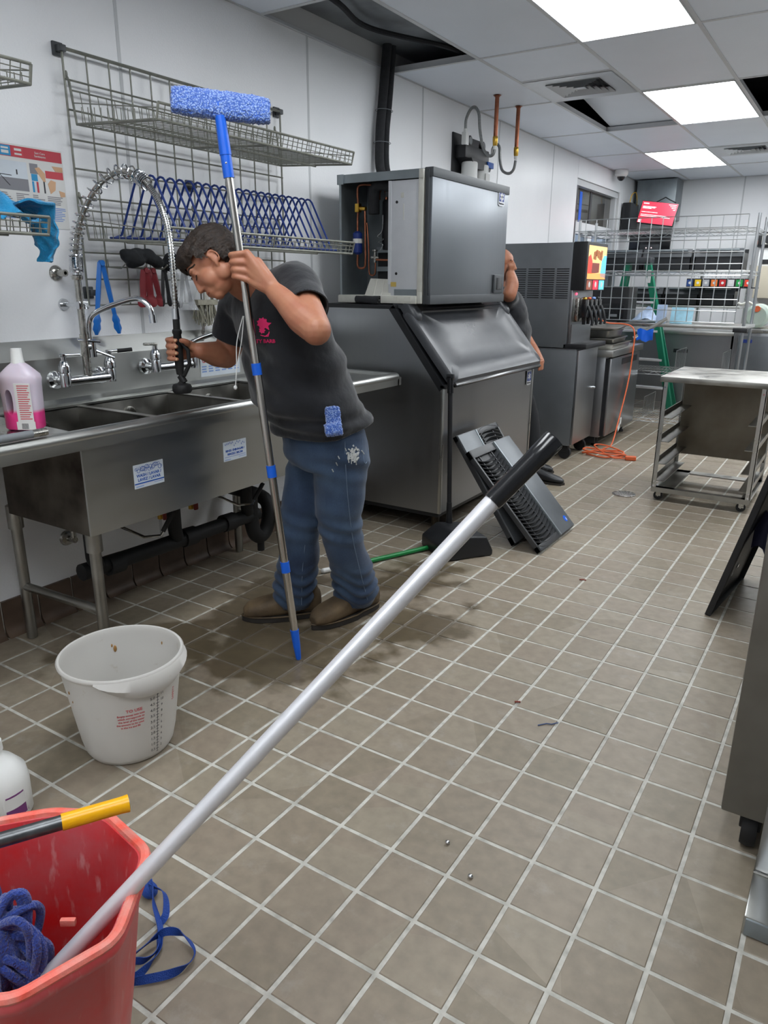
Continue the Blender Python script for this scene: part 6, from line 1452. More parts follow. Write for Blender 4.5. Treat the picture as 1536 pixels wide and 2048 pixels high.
def sections(b, secs, n=28, p=2.3):
    """loft through (centre, lateral vector, facing vector, half width, half depth)"""
    vs = []
    for c, l, f, a, d in secs:
        for j in range(n):
            t = 2*PI*j/n; cc, ss = math.cos(t), math.sin(t)
            vs.append(V(c)+V(l)*a*math.copysign(abs(cc)**(2/p), cc)+V(f)*d*math.copysign(abs(ss)**(2/p), ss))
    k = len(secs); fs = [(i*n+j, i*n+(j+1) % n, (i+1)*n+(j+1) % n, (i+1)*n+j) for i in range(k-1) for j in range(n)]
    fs += [tuple(range(n-1, -1, -1)), tuple((k-1)*n+j for j in range(n))]
    b.add(vs, fs)
def fuse(name, b, m, parent, vox, it=4, fac=.5, fn=None):
    """union of overlapping closed shapes -> one continuous skin"""
    o = mk(name, b, m, parent, smooth=0)
    md = o.modifiers.new('r', 'REMESH'); md.mode = 'VOXEL'; md.voxel_size = vox
    if it: ms = o.modifiers.new('s', 'SMOOTH'); ms.iterations = it; ms.factor = fac
    applied(o)
    if fn:
        w = wloc(o)
        pr_ = [(v.co+w, v.normal.copy()) for v in o.data.vertices]
        new = []
        for p_, n_2 in pr_: new.extend(fn(p_, n_2)-w)
        o.data.vertices.foreach_set('co', new); o.data.update()
    me = o.data; me.polygons.foreach_set('use_smooth', [True]*len(me.polygons)); me.update()
    if not me.materials: me.materials.append(M[m])
    return o
def bvh_of(o):
    w = wloc(o); return BVHTree.FromPolygons([v.co+w for v in o.data.vertices], [tuple(p.vertices) for p in o.data.polygons])
def head_shape(b, Mh, ear=True):
    R3 = Mh.to_3x3()
    E_ = lambda c, r, rot=None: b.ell(Mh @ V(c), r, 18, 12, R3 @ rot if rot else R3)
    E_((-.012, 0, .03), (.093, .075, .079)); E_((.036, 0, .034), (.048, .058, .05)); E_((.042, 0, -.02), (.046, .053, .06))
    E_((.035, 0, -.062), (.05, .046, .036)); E_((.064, 0, -.084), (.02, .024, .017)); E_((.077, 0, -.06), (.014, .03, .024))
    for s in (-1, 1):
        E_((.044, s*.033, -.034), (.034, .026, .038)); E_((.002, s*.045, -.05), (.032, .02, .036)); E_((.075, s*.024, .024), (.012, .024, .008))
        E_((.072, s*.031, .005), (.010, .0145, .0095)); E_((.0885, s*.0105, -.034), (.008, .007, .006))
        if ear:
            E_((-.004, s*.071, -.014), (.013, .006, .022), Matrix.Rotation(-.2, 3, 'Y')); E_((.003, s*.069, -.033), (.007, .0055, .009))
            pts = [Mh @ V((-.004-.0155*math.sin(t)-.001, s*(.077+.004*math.sin(t)), -.012+.0245*math.cos(t))) for t in [(-.9+.45*k) for k in range(9)]]
            cap(b, pts, [.0036]*9, 8, 2)
    cap(b, [Mh @ V((.082, 0, .016)), Mh @ V((.091, 0, -.006)), Mh @ V((.0985, 0, -.028))], [.0075, .008, .0095], 12)
    E_((.0985, 0, -.031), (.010, .0115, .009)); E_((.0875, 0, -.0545), (.008, .021, .006)); E_((.086, 0, -.0655), (.0085, .018, .0068))
def frame_m(o, f, u):
    f = V(f).normalized(); u = V(u); u = (u-f*u.dot(f)).normalized(); l = u.cross(f)
    return Matrix(((f.x, l.x, u.x, o[0]), (f.y, l.y, u.y, o[1]), (f.z, l.z, u.z, o[2]), (0, 0, 0, 1)))
IL, IU, IT = -CR, CU, -CF        # directions used to turn the figure: left, up, toward the room's front
# ---------------------------------------------------------------- the person at the sink
ps = thing('person', (1.0, 2.3, 0), 'person in black shirt and blue jeans leaning over the sink', 'person')
FACE = V((-.31, -.95, 0)); LEFT = V((.95, -.31, 0))
Hc = V((.831, 1.908, 1.439)); hf = IL*.67-IU*.74; hu = IL*.74+IU*.67
MH = frame_m(Hc, hf+IT*.06, hu)
Lsh, Lel, Lwr = V((1.062, 2.055, 1.368)), V((1.262, 1.91, 1.236)), V((1.083, 1.924, 1.352))
Rsh, Rel, Rwr = V((.714, 2.153, 1.294)), V((.64, 2.135, 1.103)), V((.650, 1.99, 1.135))
SPN = [V((1.033, 2.232, .821)), V((1.002, 2.187, .956)), V((.959, 2.15, 1.133)), V((.929, 2.116, 1.259)), V((.903, 2.092, 1.34))]
PT, PB = V((.922, 1.881, 1.877)), V((1.113, 1.951, .0)); pdir = (PT-PB).normalized()
bd = B()
head_shape(bd, MH)
cap(bd, [MH @ V((-.025, 0, -.05)), V((.868, 1.995, 1.385)), V((.888, 2.06, 1.35)), V((.90, 2.10, 1.30))], [.056, .058, .066, .08], 18)
sections(bd, [(SPN[0], LEFT, FACE, .15, .13), (SPN[1], LEFT, FACE, .165, .15), (SPN[2], LEFT, FACE, .16, .13), (SPN[3], LEFT, FACE, .15, .1), (SPN[4], LEFT, FACE, .12, .07)])
# left arm, raised to the pole
cap(bd, [V((.98, 2.08, 1.36)), Lsh, Lsh.lerp(Lel, .55), Lel], [.055, .062, .056, .049], 16)
fm = Lel.lerp(Lwr, .35)+V((.0, 0, -.006))
cap(bd, [Lel, fm, Lel.lerp(Lwr, .75), Lwr], [.047, .050, .038, .031], 16)
# left hand: fingers closed round the pole
hc = PB+(PT-PB)*((1.432)/1.877)
eL = (IL-pdir*IL.dot(pdir)).normalized(); eT = (IT-pdir*IT.dot(pdir)).normalized()
offs = [.036, .0125, -.011, -.033]
for i, t in enumerate(offs):
    c = hc+pdir*t; k = 1-.06*abs(i-1)
    mcp = c+eT*.024-eL*.026-pdir*(.006*i); pip = c+eT*.027+eL*.021; dip = c-eT*.006+eL*.031; tip = c-eT*.026+eL*.012
    cap(bd, [mcp, pip, dip, tip], [.0115*k, .0105*k, .0092*k, .0082*k], 10, 4)
    bd.ell(mcp+eT*.003, (.0125*k,)*3, 10, 8)
    cap(bd, [Lwr.lerp(mcp, .12), Lwr.lerp(mcp, .6)+eT*.004, mcp], [.022, .0185, .0135], 10, 4)
cap(bd, [Lwr, hc-eL*.05+eT*.004], [.028, .024], 12)
cap(bd, [Lwr.lerp(hc, .45)-eT*.012, hc-eL*.03-eT*.014+pdir*.02, hc-eL*.012-eT*.027+pdir*.034, hc+eL*.008-eT*.026+pdir*.04], [.018, .0135, .0115, .009], 10, 4)
# right arm, reaching to the spray handle
cap(bd, [V((.80, 2.12, 1.31)), Rsh, Rsh.lerp(Rel, .6), Rel], [.055, .062, .055, .048], 16)
cap(bd, [Rel, Rel.lerp(Rwr, .4), Rel.lerp(Rwr, .8), Rwr], [.047, .049, .036, .030], 16)
hz = V((.605, 1.925, 1.14)); up = V((0, 0, 1)); hl_ = (IL-up*IL.dot(up)).normalized(); ht_ = (IT-up*IT.dot(up)).normalized()
for i, t in enumerate((.036, .013, -.01, -.032)):
    c = hz+up*t; k = 1-.06*abs(i-1)
    mcp = c+hl_*.022-ht_*.029; pip = c+hl_*.037-ht_*.002; dip = c+hl_*.023+ht_*.026; tip = c-hl_*.002+ht_*.029
    cap(bd, [mcp, pip, dip, tip], [.0112*k, .0105*k, .0092*k, .0082*k], 10, 4)
    cap(bd, [Rwr, Rwr.lerp(mcp, .6)-ht_*.008, mcp], [.022, .0185, .0125], 10, 4)
cap(bd, [Rwr+hl_*.0, hz-hl_*.036-ht_*.004+up*.018, hz-hl_*.038+ht_*.02+up*.03, hz-hl_*.022+ht_*.034+up*.036], [.022, .014, .0115, .009], 10, 4)
# hidden legs, so that the body is one figure
LH, LK, LA = V((1.135, 2.22, .78)), V((1.10, 2.25, .45)), V((1.07, 2.42, .09))
RH, RK, RA = V((.965, 2.28, .78)), V((.92, 2.215, .44)), V((.87, 2.25, .09))
for a, k, c in ((LH, LK, LA), (RH, RK, RA)): cap(bd, [a, k, c], [.075, .05, .04], 12)
body = fuse('body', bd, 'skin', ps, .004, 5)
# nails
for i, t in enumerate((.036, .013, -.01, -.032)):
    c = hz+up*t; p = c-hl_*.001+ht_*.0375
    mk('fingernail', B().ell(p, (.0045, .0018, .0045), 8, 6, Matrix((hl_, ht_, up)).transposed()), 'skin_ink', body)
# eyebrows, lashes and the line of the mouth follow the skin
bvB = bvh_of(body)
def snap(pts, lift=.0006):
    out = []
    for p in pts:
        q, nn, _, _ = bvB.find_nearest(p); out.append(q+nn*lift)
    return out
for s in (-1, 1):
    g = snap(spline([MH @ V((.094-.006*k-.003*k*k, s*(.010+.0125*k), .026+.0035*math.sin(k*1.1))) for k in range(4)], 4))
    mk('eyebrow', B().tube(g, [.0024+.0022*math.sin(PI*min(1, .15+i/(len(g)-1))) for i in range(len(g))], 6), 'hair', body)
    g = snap(spline([MH @ V((.090-.004*k, s*(.0175+.0062*k), .0005-.003*math.sin(PI*k/4))) for k in range(5)], 3), .0004)
    mk('eyelash', B().tube(g, .0017, 5), 'hair', body)
g = snap(spline([MH @ V((.10-.006*abs(k-3), .0064*(k-3), -.0602-.0006*abs(k-3))) for k in range(7)], 3), .0)
mk('mouth_line', B().tube(g, .0013, 5), 'lip', body)
# ---- hair: a thick cap with a heavy fringe; strands as fine ridges
hb3 = B(); R3 = MH.to_3x3()
def HE(c, r, rot=None): hb3.ell(MH @ V(c), r, 22, 14, R3 @ rot if rot else R3)
HE((-.018, 0, .040), (.102, .088, .083)); HE((.03, 0, .070), (.06, .075, .042)); HE((.058, 0, .070), (.036, .064, .032)); HE((-.058, 0, .008), (.060, .076, .072)); HE((-.032, 0, -.024), (.058, .070, .052)); HE((.062, 0, .056), (.028, .058, .024)); HE((.055, .03, .066), (.03, .03, .026)); HE((.055, -.03, .066), (.03, .03, .026))
for s in (-1, 1): HE((.022, s*.066, .028), (.036, .020, .042)); HE((-.036, s*.066, .0), (.03, .018, .048))
ih_ = MH.inverted()
def hair_fn(p, n):
    q = ih_ @ p; a = math.atan2(q.y, q.z+.02)
    u = noise.noise(V((q.x*26, a*13, 3.1)))*.55+noise.noise(V((q.x*60+q.z*30, a*34, 7.7)))*.45
    return p+n*(.010*u)
hair_o = fuse('hair', hb3, 'hair', ps, .0042, 4, .5, hair_fn)
# clear the face and ears of hair: keep only what lies behind the hairline
bmh = bmesh.new(); bmh.from_mesh(hair_o.data); w_ = wloc(hair_o)
def is_hair(p):
    q = ih_ @ p
    if q.x > .038: return q.z > .040+.008*math.sin(q.y*120+q.x*60)
    if q.x > .012: return q.z > .004+.5*(q.x-.012)+.004*math.sin(q.x*400)
    if q.x > -.02: return q.z > .014
    return q.z > -.080-.02*(q.x+.03)
kill = [f for f in bmh.faces if not is_hair(f.calc_center_median()+w_)]
bmesh.ops.delete(bmh, geom=kill, context='FACES'); bmh.to_mesh(hair_o.data); bmh.free()
# ---- shirt
sb_ = B()
sections(sb_, [(SPN[0]+V((-.002, -.012, .012)), LEFT, FACE, .188, .172), (SPN[0]+V((-.008, -.02, .07)), LEFT, FACE, .200, .188), (SPN[1]+V((0, -.01, 0)), LEFT, FACE, .205, .196), (SPN[1].lerp(SPN[2], .5), LEFT, FACE, .203, .186), (SPN[2], LEFT, FACE, .203, .166), (SPN[3], LEFT, FACE, .205, .138), (SPN[4]+V((0, .005, .0)), LEFT, FACE, .165, .098), (SPN[4]+V((-.008, -.005, .035)), LEFT, FACE, .1, .07)], 36)
cap(sb_, [V((.97, 2.08, 1.335)), Lsh+V((-.01, .01, 0)), Lsh.lerp(Lel, .3)], [.085, .088, .08], 18)
LS_END = Lsh.lerp(Lel, .52)
cap(sb_, [Lsh, LS_END], [.086, .076], 18)
cap(sb_, [V((.82, 2.12, 1.29)), Rsh, Rsh.lerp(Rel, .3), Rsh.lerp(Rel, .62)], [.085, .083, .08, .074], 18)
cap(sb_, [V((.89, 2.075, 1.365)), V((.875, 2.04, 1.375))], [.07, .063], 18)
def fold(p, n):
    z = p.z; u = noise.noise(V((p.x*5, p.y*5, z*9)))*.015+noise.noise(V((p.x*14+3, p.y*14, z*22)))*.005
    lo = max(0, 1-abs(z-.88)/.09); u += lo*.0085*math.sin(z*100+9*p.x-7*p.y)+.006*max(0, 1-abs(z-1.08)/.2)*math.sin(z*55+(p.x*LEFT.x+p.y*LEFT.y)*38)
    return p+n*u
shirt = fuse('shirt', sb_, 'shirt', ps, .0085, 5, .5, fold)
# open the sleeve ends and the hem so that they end in an edge with thickness
bms = bmesh.new(); bms.from_mesh(shirt.data); w_ = wloc(shirt)
dl = (Lel-Lsh).normalized(); dr2 = (Rel-Rsh).normalized(); nk = (Hc-V((.9, 2.09, 1.34))).normalized()
def trim(bm_, co, no, rad):
    fs_ = [f for f in bm_.faces if (f.calc_center_median()+w_-co).length < rad]
    es_ = list({e for f in fs_ for e in f.edges}); vs_ = list({v for f in fs_ for v in f.verts})
    bmesh.ops.bisect_plane(bm_, geom=vs_+es_+fs_, plane_co=co-w_, plane_no=no, clear_outer=True)
trim(bms, Lsh.lerp(Lel, .55), dl, .14); trim(bms, Rsh.lerp(Rel, .66), dr2, .13)
trim(bms, V((.872, 2.03, 1.375)), nk, .2); trim(bms, V((1.03, 2.23, .848)), -(V((0, 0, 1))+FACE*.26).normalized(), .45)
bms.to_mesh(shirt.data); bms.free()
so = shirt.modifiers.new('t', 'SOLIDIFY'); so.thickness = .004; so.offset = -1; applied(shirt)
shirt.data.polygons.foreach_set('use_smooth', [True]*len(shirt.data.polygons))
# ---- jeans
jb = B()
sections(jb, [(V((1.045, 2.245, .70)), LEFT, FACE, .165, .13), (V((1.042, 2.24, .76)), LEFT, FACE, .178, .155), (V((1.036, 2.232, .84)), LEFT, FACE, .174, .152), (V((1.03, 2.228, .88)), LEFT, FACE, .168, .146)], 28)
cap(jb, [LH+V((-.015, .0, -.03)), LH.lerp(LK, .5)+V((-.006, .005, 0)), LK, LK.lerp(LA, .45)+V((0, .0, 0)), LA+V((0, -.02, .02))], [.112, .102, .084, .086, .094], 20)
cap(jb, [RH+V((.01, 0, -.03)), RH.lerp(RK, .5), RK, RK.lerp(RA, .45), RA+V((-.012, -.014, .02))], [.108, .098, .082, .083, .092], 20)
def crease(p, n):
    z = p.z; u = noise.noise(V((p.x*7, p.y*7, z*10)))*.010
    lo = max(0, 1-abs(z-.16)/.13); u += lo*.0085*math.sin(z*120+4*math.sin(p.x*20+p.y*15))
    kn = max(0, 1-abs(z-.45)/.1); u += kn*.005*math.sin(z*90+p.x*30)
    hp = max(0, 1-abs(z-.72)/.1); u += hp*.005*math.sin(z*80+(p.x+p.y)*18)
    return p+n*u
jeans = fuse('jeans', jb, 'denim', ps, .0085, 4, .5, crease)
bmj = bmesh.new(); bmj.from_mesh(jeans.data); w_ = wloc(jeans)
bmesh.ops.delete(bmj, geom=[f for f in bmj.faces if (f.calc_center_median()+w_).z < .05+.010*math.sin((f.calc_center_median()+w_).x*30)], context='FACES'); bmj.to_mesh(jeans.data); bmj.free()
so = jeans.modifiers.new('t', 'SOLIDIFY'); so.thickness = .005; so.offset = -1; applied(jeans)
jeans.data.polygons.foreach_set('use_smooth', [True]*len(jeans.data.polygons))
# ---- boots
def boot(heel, toe, name='boot'):
    heel, toe = V(heel), V(toe); d = (toe-heel); d.z = 0; Lb = d.length; d.normalize(); s = V((-d.y, d.x, 0)); u = V((0, 0, 1))
    P = lambda x, y, z: heel+d*(x*Lb)+s*y+u*z
    b = B()
    secs = []
    for x, w, zb, zt in ((.02, .03, .02, .11), (.10, .040, .018, .15), (.22, .044, .018, .17), (.36, .047, .018, .145), (.5, .052, .018, .118), (.66, .057, .018, .102), (.8, .057, .018, .092), (.92, .047, .02, .078), (.99, .026, .022, .056)):
        secs.append((P(x, 0, (zb+zt)/2), s, u, w, (zt-zb)/2))
    sections(b, secs, 24, 2.6)
    cap(b, [P(.19, 0, .10), P(.19, 0, .15)], [.042, .045], 18)
    bo = fuse(name, b, 'boot', ps, .006, 4)
    sl = B(); n = 30; pts = []
    for k in range(n):
        t = 2*PI*k/n; x = .5+.51*math.cos(t); w = (.046 if x < .4 else .056)*(1 if x < .8 else math.sqrt(max(0.02, 1-((x-.8)/.22)**2))); y = w*math.copysign(abs(math.sin(t))**.7, math.sin(t)); pts.append((x, y))
    vs = [P(x, y, .002) for x, y in pts]+[P(x, y, .022) for x, y in pts]+[P(.5+(x-.5)*.985, y*.95, .028) for x, y in pts]
    fs = [tuple(range(n-1, -1, -1)), tuple(2*n+j for j in range(n))]+[(i*n+j, i*n+(j+1) % n, (i+1)*n+(j+1) % n, (i+1)*n+j) for i in range(2) for j in range(n)]
    sl.add(vs, fs); mk('sole', sl, 'sole', bo, smooth=40)
    mk('welt', B().tube([P(.5+(x-.5)*1.0, y*1.01, .026) for x, y in pts], .0032, 6, closed=True), 'boot', bo)
    return bo
boot((1.098, 2.525, 0), (1.005, 2.175, 0)); boot((.945, 2.325, 0), (.700, 2.085, 0))
# ---- print, cord, stitching, tear: laid on the cloth
bvS, bvJ = bvh_of(shirt), bvh_of(jeans)
def lay(bv, o, d, lift=.002):
    h = bv.ray_cast(V(o), V(d).normalized())
    return (h[0]-V(d).normalized()*lift) if h[0] is not None else None
def lay_flat(shape, bv, m, name, parent):
    """shape: builder already placed just in front of the cloth; drop it onto the cloth along -normal"""
    b, d = shape; vs = []
    for p in b.v:
        q = lay(bv, p, d, .0025); vs.append(q if q is not None else p)
    bb = B().add(vs, b.f); return mk(name, bb, m, parent, smooth=0)
view = V((.959, 2.15, 1.133))
ln_ = (FACE*.78+LEFT*.62+V((0, 0, .1))).normalized()      # outward from the left chest
lo_ = CAM+(CF+CR*((528-768)/1467.04)-CU*((655-1024)/1467.04))*2.2
lx = V((0, 0, 1)).cross(ln_).normalized(); ly_ = ln_.cross(lx)
dd = (V((.935, 2.02, 1.2))-CAM).normalized()
lx = dd.cross(V((0, 0, 1))).normalized(); ly_ = lx.cross(dd)
LMx = Matrix(((lx.x, ly_.x, -dd.x, lo_.x), (lx.y, ly_.y, -dd.y, lo_.y), (lx.z, ly_.z, -dd.z, lo_.z), (0, 0, 0, 1)))
def star(b, cx, cy, r, n=5, q=.45, a0=0.0, seg=1):
    pts = []
    for k in range(2*n): t = a0+PI*k/n; rr = r if k % 2 == 0 else r*q; pts.append((cx+rr*math.cos(t), cy+rr*math.sin(t), 0))
    c = len(pts); b.add([(cx, cy, 0)]+pts, [(0, 1+k, 1+(k+1) % c) for k in range(c)])
lgb = B(LMx); star(lgb, -.004, .018, .02, 9, .75); star(lgb, .006, .012, .022, 5, .45, .3); star(lgb, -.006, -.006, .012, 7, .7)
lay_flat((lgb, dd), bvS, 'pink', 'shirt_print', shirt)
lg2 = B(LMx)
for k in range(3): lg2.tube([(-.012+.006*k, -.022-.002*k, 0), (.004+.005*k, -.026, 0), (.018, -.016+.003*k, 0)], .0016, 5)
lay_flat((lg2, dd), bvS, 'pink', 'shirt_print', shirt)
tb_ = text_b('PTY BARB', .017, LMx @ Matrix.Translation((.0, -.043, 0)), .0001, bold=.0007)
lay_flat((tb_, dd), bvS, 'pink', 'shirt_print', shirt)
def cam_ray(px, py): return (CF+CR*((px-768)/1467.04)-CU*((py-1024)/1467.04)).normalized()
def on_cloth(bv, pts, lift):
    out = []
    for px, py in pts:
        q = lay(bv, CAM, cam_ray(px, py), lift)
        if q is not None: out.append(q)
    return out
c0 = lay(bvS, CAM, cam_ray(486, 632), .006); c1 = CAM+cam_ray(471, 775)*((c0-CAM).length+.02)
cd = thing('drawstring', tuple(c1), 'white cord with knot hanging from the black shirt collar', 'cord')
mk('strand', B().tube(spline([c0, c0.lerp(c1, .35)+IL*.012, c0.lerp(c1, .7)+IL*.004, c1], 6), .0018, 6), 'white_pl', cd)
mk('strand', B().tube(spline([c0+IL*-.003, c0.lerp(c1, .35)-IL*.004, c0.lerp(c1, .7)+IL*.002, c1], 6), .0018, 6), 'white_pl', cd)
mk('knot', B().ell(c1, (.007, .007, .008), 10, 8), 'white_pl', cd)
for pts in ([(690, 852), (690, 900), (693, 960), (698, 1020), (706, 1080), (722, 1150), (735, 1200)], [(722, 846), (724, 880), (727, 920), (733, 925), (737, 900)], [(721, 846), (730, 843), (738, 840)], [(618, 858), (630, 866), (648, 870)], [(610, 1090), (605, 1140), (603, 1210)]):
    q = on_cloth(bvJ, pts, .0008)
    if len(q) > 1: mk('seam', B().tube(spline(q, 5), .0016, 5), 'stitch', jeans)
random.seed(31); tr_ = B()
for k in range(60):
    px, py = 707+random.gauss(0, 6), 906+random.gauss(0, 8); q = on_cloth(bvJ, [(px, py), (px+random.uniform(-5, 5), py+random.uniform(2, 9))], .0015)
    if len(q) == 2: tr_.tube(q, random.uniform(.0018, .004), 5)
for px, py in ((676, 912), (664, 938), (690, 896), (672, 925)):
    q = on_cloth(bvJ, [(px, py), (px+3, py+6)], .001)
    if len(q) == 2: tr_.tube(q, .0022, 5)
tag(mk('torn_patch', tr_, 'frayed', jeans), kind='stuff')
# ---- blue microfibre duster tucked into the pocket
def fuzz_mat(name, a, b_):
    m, nt, b = newmat(name); tc = N(nt, 'ShaderNodeTexCoord'); vo = N(nt, 'ShaderNodeTexVoronoi'); vo.inputs['Scale'].default_value = 190; nt.links.new(tc.outputs['Object'], vo.inputs['Vector'])
    cr = N(nt, 'ShaderNodeValToRGB'); e = cr.color_ramp.elements; e[0].position = .15; e[0].color = c4(b_); e[1].position = .6; e[1].color = c4(a); nt.links.new(vo.outputs['Distance'], cr.inputs[0]); nt.links.new(cr.outputs[0], b.inputs['Base Color'])
    b.inputs['Roughness'].default_value = .95; b.inputs['Sheen Weight'].default_value = .4; bp = N(nt, 'ShaderNodeBump'); bp.inputs['Strength'].default_value = 1; bp.inputs['Distance'].default_value = .004; bp.invert = True; nt.links.new(vo.outputs['Distance'], bp.inputs['Height']); nt.links.new(bp.outputs[0], b.inputs['Normal'])
    return m
M['microfibre'] = fuzz_mat('blue_microfibre', srgb(62, 98, 180), srgb(160, 186, 232))
def fuzzy(name, a, c, w, d, parent, seed=1, vox=.0045):
    """plush bar between two points, w wide and d thick, with a nubbly pile"""
    a, c = V(a), V(c); ax = (c-a).normalized(); s = ax.cross(CF).normalized(); t = s.cross(ax)
    b = B(); k = 9; secs = []
    for i in range(k): q = a.lerp(c, i/(k-1)); e = .86 if i in (0, k-1) else 1; secs.append((q, s, t, w*e, d*e))
    sections(b, secs, 24, 2.8)
    def fn(p, n): return p+n*(.0035*noise.noise(p*210)+.003*noise.noise(p*90))
    return fuse(name, b, 'microfibre', parent, vox, 2, .5, fn)
q0 = lay(bvJ, CAM, cam_ray(667, 850), .0); d0 = (q0-CAM).length-.02
qs_ = lay(bvS, CAM, cam_ray(667, 830), .0)
if qs_ is not None: d0 = min(d0, (qs_-CAM).length-.018)
du = thing('duster', tuple(CAM+cam_ray(667, 862)*d0), 'blue microfibre duster tucked at the jeans pocket', 'duster')
fuzzy('pad', CAM+cam_ray(664, 813)*d0, CAM+cam_ray(668, 852)*d0, .027, .015, du)
fuzzy('pad', CAM+cam_ray(650, 861)*(d0-.010), CAM+cam_ray(684, 856)*(d0-.010), .0245, .022, du)
# ---- telescopic pole with blue washer sleeve held by the person
sq = thing('window_washer', tuple(PB), 'telescopic steel pole with blue plush washer head held upright', 'window washer')
at = lambda t: PB+(PT-PB)*t
M['chrome_pole'] = mat('polished_steel_pole', srgb(196, 192, 186), .2, 1, var=.1, vscale=40, stretch=(1, 1, .05))
mk('pole', B().cyl(at(.06), at(.39), .0145, n=20).cyl(at(.38), at(.585), .0138, n=20).cyl(at(.58), at(.92), .013, n=20), 'chrome_pole', sq)
for t0, t1 in ((.1895, .2115), (.3818, .4045), (.5735, .5945)): mk('collar', B().cyl(at(t0), at(t1), .0168, n=20), 'blue', sq)
mk('tip', B().tube([at(.0), at(.004), at(.03), at(.066)], [.009, .0105, .014, .0165], 18), 'blue', sq)
mk('socket', B().tube([at(.905), at(.94), at(.9405), at(.96), at(1.0)], [.0175, .0175, .019, .0185, .0165], 18), 'blue', sq)
mk('button', B().ell(at(.925)+IT*.016, (.004, .004, .004), 10, 8), 'chrome', sq)
h0, h1 = V((.812, 1.785, 1.921)), V((1.023, 2.003, 1.904))
mk('t_bar', B().cyl(h0.lerp(h1, .06)-V((0, 0, .025)), h0.lerp(h1, .94)-V((0, 0, .028)), .010, n=12).cyl(at(.985), at(1.02), .014, n=12), 'blue', sq)
fuzzy('washer_sleeve', h0-V((0, 0, .002)), h1-V((0, 0, .004)), .043, .024, sq, 3)
# ---------------------------------------------------------------- the second person, behind the ice machine
p2 = thing('person', (.62, 5.03, 0), 'person in dark clothes half hidden behind the ice machine', 'person')
H2 = V((.552, 4.905, 1.505)); f2_ = V((.84, .54, -.02)).normalized(); MH2 = frame_m(H2, f2_+IT*.25, V((0.05, 0, 1)))
l2 = V((0, 0, 1)).cross(f2_)
b2 = B(); head_shape(b2, MH2)
cap(b2, [MH2 @ V((-.03, 0, -.05)), H2+V((-.03, .05, -.16)), H2+V((-.02, .09, -.24))], [.055, .06, .08], 16)
T2 = [V((.60, 5.03, .86)), V((.59, 5.03, 1.05)), V((.57, 5.02, 1.22)), V((.56, 5.0, 1.31))]
sections(b2, [(T2[0], l2, f2_, .14, .11), (T2[1], l2, f2_, .15, .12), (T2[2], l2, f2_, .16, .11), (T2[3], l2, f2_, .13, .08)])
S2, E2, W2 = V((.62, 4.89, 1.27)), V((.700, 4.80, 1.325)), V((.690, 4.83, 1.45))
E2 = V((.693, 4.752, 1.318)); W2 = V((.672, 4.80, 1.44))
cap(b2, [V((.58, 4.98, 1.27)), S2, E2], [.06, .055, .043], 14); cap(b2, [E2, E2.lerp(W2, .5)+f2_*.012, W2], [.046, .046, .033], 14)
for i in range(4):
    base = W2+V((0, 0, .012)); k = base+V((.0, -.004+.0, .05))+f2_*(.018-.011*i)+IT*.012; t_ = MH2 @ V((.075-.006*i, -.02-.012*i, -.045+.004*i)); cap(b2, [base, k, k.lerp(t_, .6)+IT*.01, t_], [.016, .0115, .0105, .009], 10, 4)
cap(b2, [W2, W2+V((-.02, .02, .045)), MH2 @ V((.03, -.05, -.075))], [.018, .014, .011], 10, 4)
# other arm down to the bin's corner
S3, E3, W3 = S2+l2*.34+V((0, 0, -.02)), V((.80, 5.14, 1.02)), V((.885, 4.92, .845))
S3 = T2[2]+l2*.19+V((0, 0, .03)); E3 = V((.66, 5.20, .98)); W3 = V((.845, 5.0, .86))
cap(b2, [T2[2], S3, E3], [.06, .055, .045], 12); cap(b2, [E3, E3.lerp(W3, .5), W3], [.044, .042, .03], 12)
for i in range(4): cap(b2, [W3+V((0, 0, .01-.012*i)), W3+V((.035, -.05, .012-.017*i)), W3+V((.025, -.085, .008-.018*i))], [.016, .0115, .009], 10, 4)
cap(b2, [W3, W3+V((.0, -.04, .03)), W3+V((.01, -.07, .025))], [.016, .012, .01], 10, 4)
cap(b2, [V((.60, 5.10, .84)), V((.66, 5.14, .46)), V((.70, 5.2, .09))], [.08, .055, .04]); cap(b2, [V((.63, 4.96, .84)), V((.78, 5.0, .47)), V((.80, 5.0, .09))], [.08, .055, .04])
o2 = fuse('body', b2, 'skin2', p2, .006, 3)
for s in (-1, 1):
    mk('eyebrow', B().tube(spline([MH2 @ V((.0865-.010*k*.6, s*(.012+.012*k), .026+.004*math.sin(k))) for k in range(4)], 3), .003, 6), 'hair', o2)
    mk('eye', B().ell(MH2 @ V((.078, s*.031, .004)), (.0065, .0095, .0045), 10, 8, MH2.to_3x3()), 'black_gloss', o2)
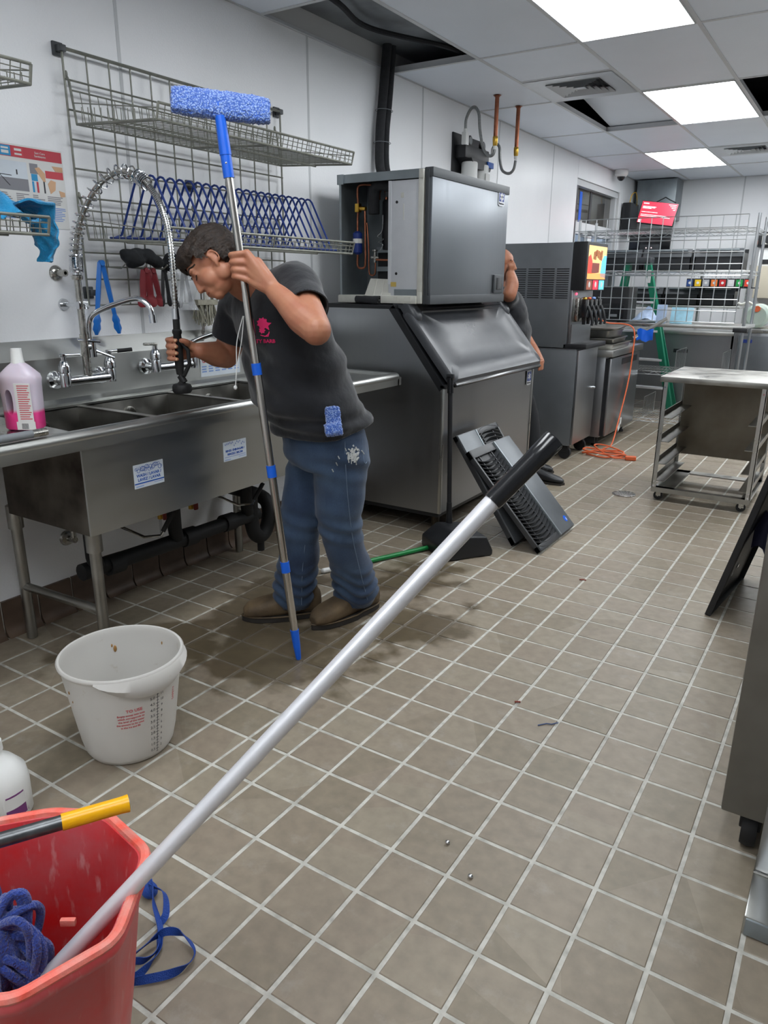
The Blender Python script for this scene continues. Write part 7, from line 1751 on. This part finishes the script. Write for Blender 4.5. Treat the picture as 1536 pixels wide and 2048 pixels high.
sh2 = B(); sections(sh2, [(T2[0], l2, f2_, .175, .145), (T2[1], l2, f2_, .18, .15), (T2[2], l2, f2_, .195, .135), (T2[3], l2, f2_, .155, .1), (T2[3]+V((-.005, -.01, .05)), l2, f2_, .08, .07)])
cap(sh2, [V((.57, 4.98, 1.26)), S2, S2.lerp(E2, .55)], [.085, .075, .062], 14); cap(sh2, [T2[2], S3, S3.lerp(E3, .6)], [.085, .08, .07], 14)
fuse('shirt', sh2, 'shirt', p2, .011, 4, .5, fold)
tr2 = B(); sections(tr2, [(V((.61, 5.03, .76)), l2, f2_, .15, .12), (V((.60, 5.03, .9)), l2, f2_, .155, .125)])
cap(tr2, [V((.60, 5.10, .80)), V((.66, 5.14, .46)), V((.70, 5.2, .13))], [.098, .078, .075], 16); cap(tr2, [V((.63, 4.96, .80)), V((.78, 5.0, .47)), V((.82, 5.0, .13))], [.098, .078, .072], 16)
fuse('trousers', tr2, 'black_denim', p2, .011, 4)
for a, c in (((.79, 4.985, 0), (1.09, 5.0, 0)), ((.63, 5.22, 0), (.90, 5.30, 0))):
    a, c = V(a), V(c); d = (c-a).normalized(); s = V((-d.y, d.x, 0)); u = V((0, 0, 1)); L_ = (c-a).length; P = lambda x, z: a+d*(x*L_)+u*z
    sbb = B(); sections(sbb, [(P(x, (zb+zt)/2), s, u, w, (zt-zb)/2) for x, w, zb, zt in ((.02, .022, .012, .07), (.12, .035, .01, .095), (.3, .036, .01, .1), (.5, .042, .01, .085), (.7, .048, .01, .068), (.88, .042, .01, .052), (.98, .02, .014, .034))], 20, 2.5)
    sh = fuse('shoe', sbb, 'black', p2, .007, 3)
    mk('sole', B().add([P(x, z)+s*y for z in (.001, .014) for x, y in ((.0, -.03), (.3, -.034), (.7, -.05), (.95, -.034), (1.01, 0), (.95, .034), (.7, .05), (.3, .034), (.0, .03))], [tuple(range(8, -1, -1)), tuple(range(9, 18))]+[(i, (i+1) % 9, 9+(i+1) % 9, 9+i) for i in range(9)]), 'sole', sh, smooth=0)
    mk('lace', B().tube([P(.48, .1)-s*.02, P(.45, .112), P(.46, .104)+s*.022], .002, 5).tube([P(.56, .094)-s*.02, P(.55, .10)+s*.018], .002, 5), 'black_cloth', sh)
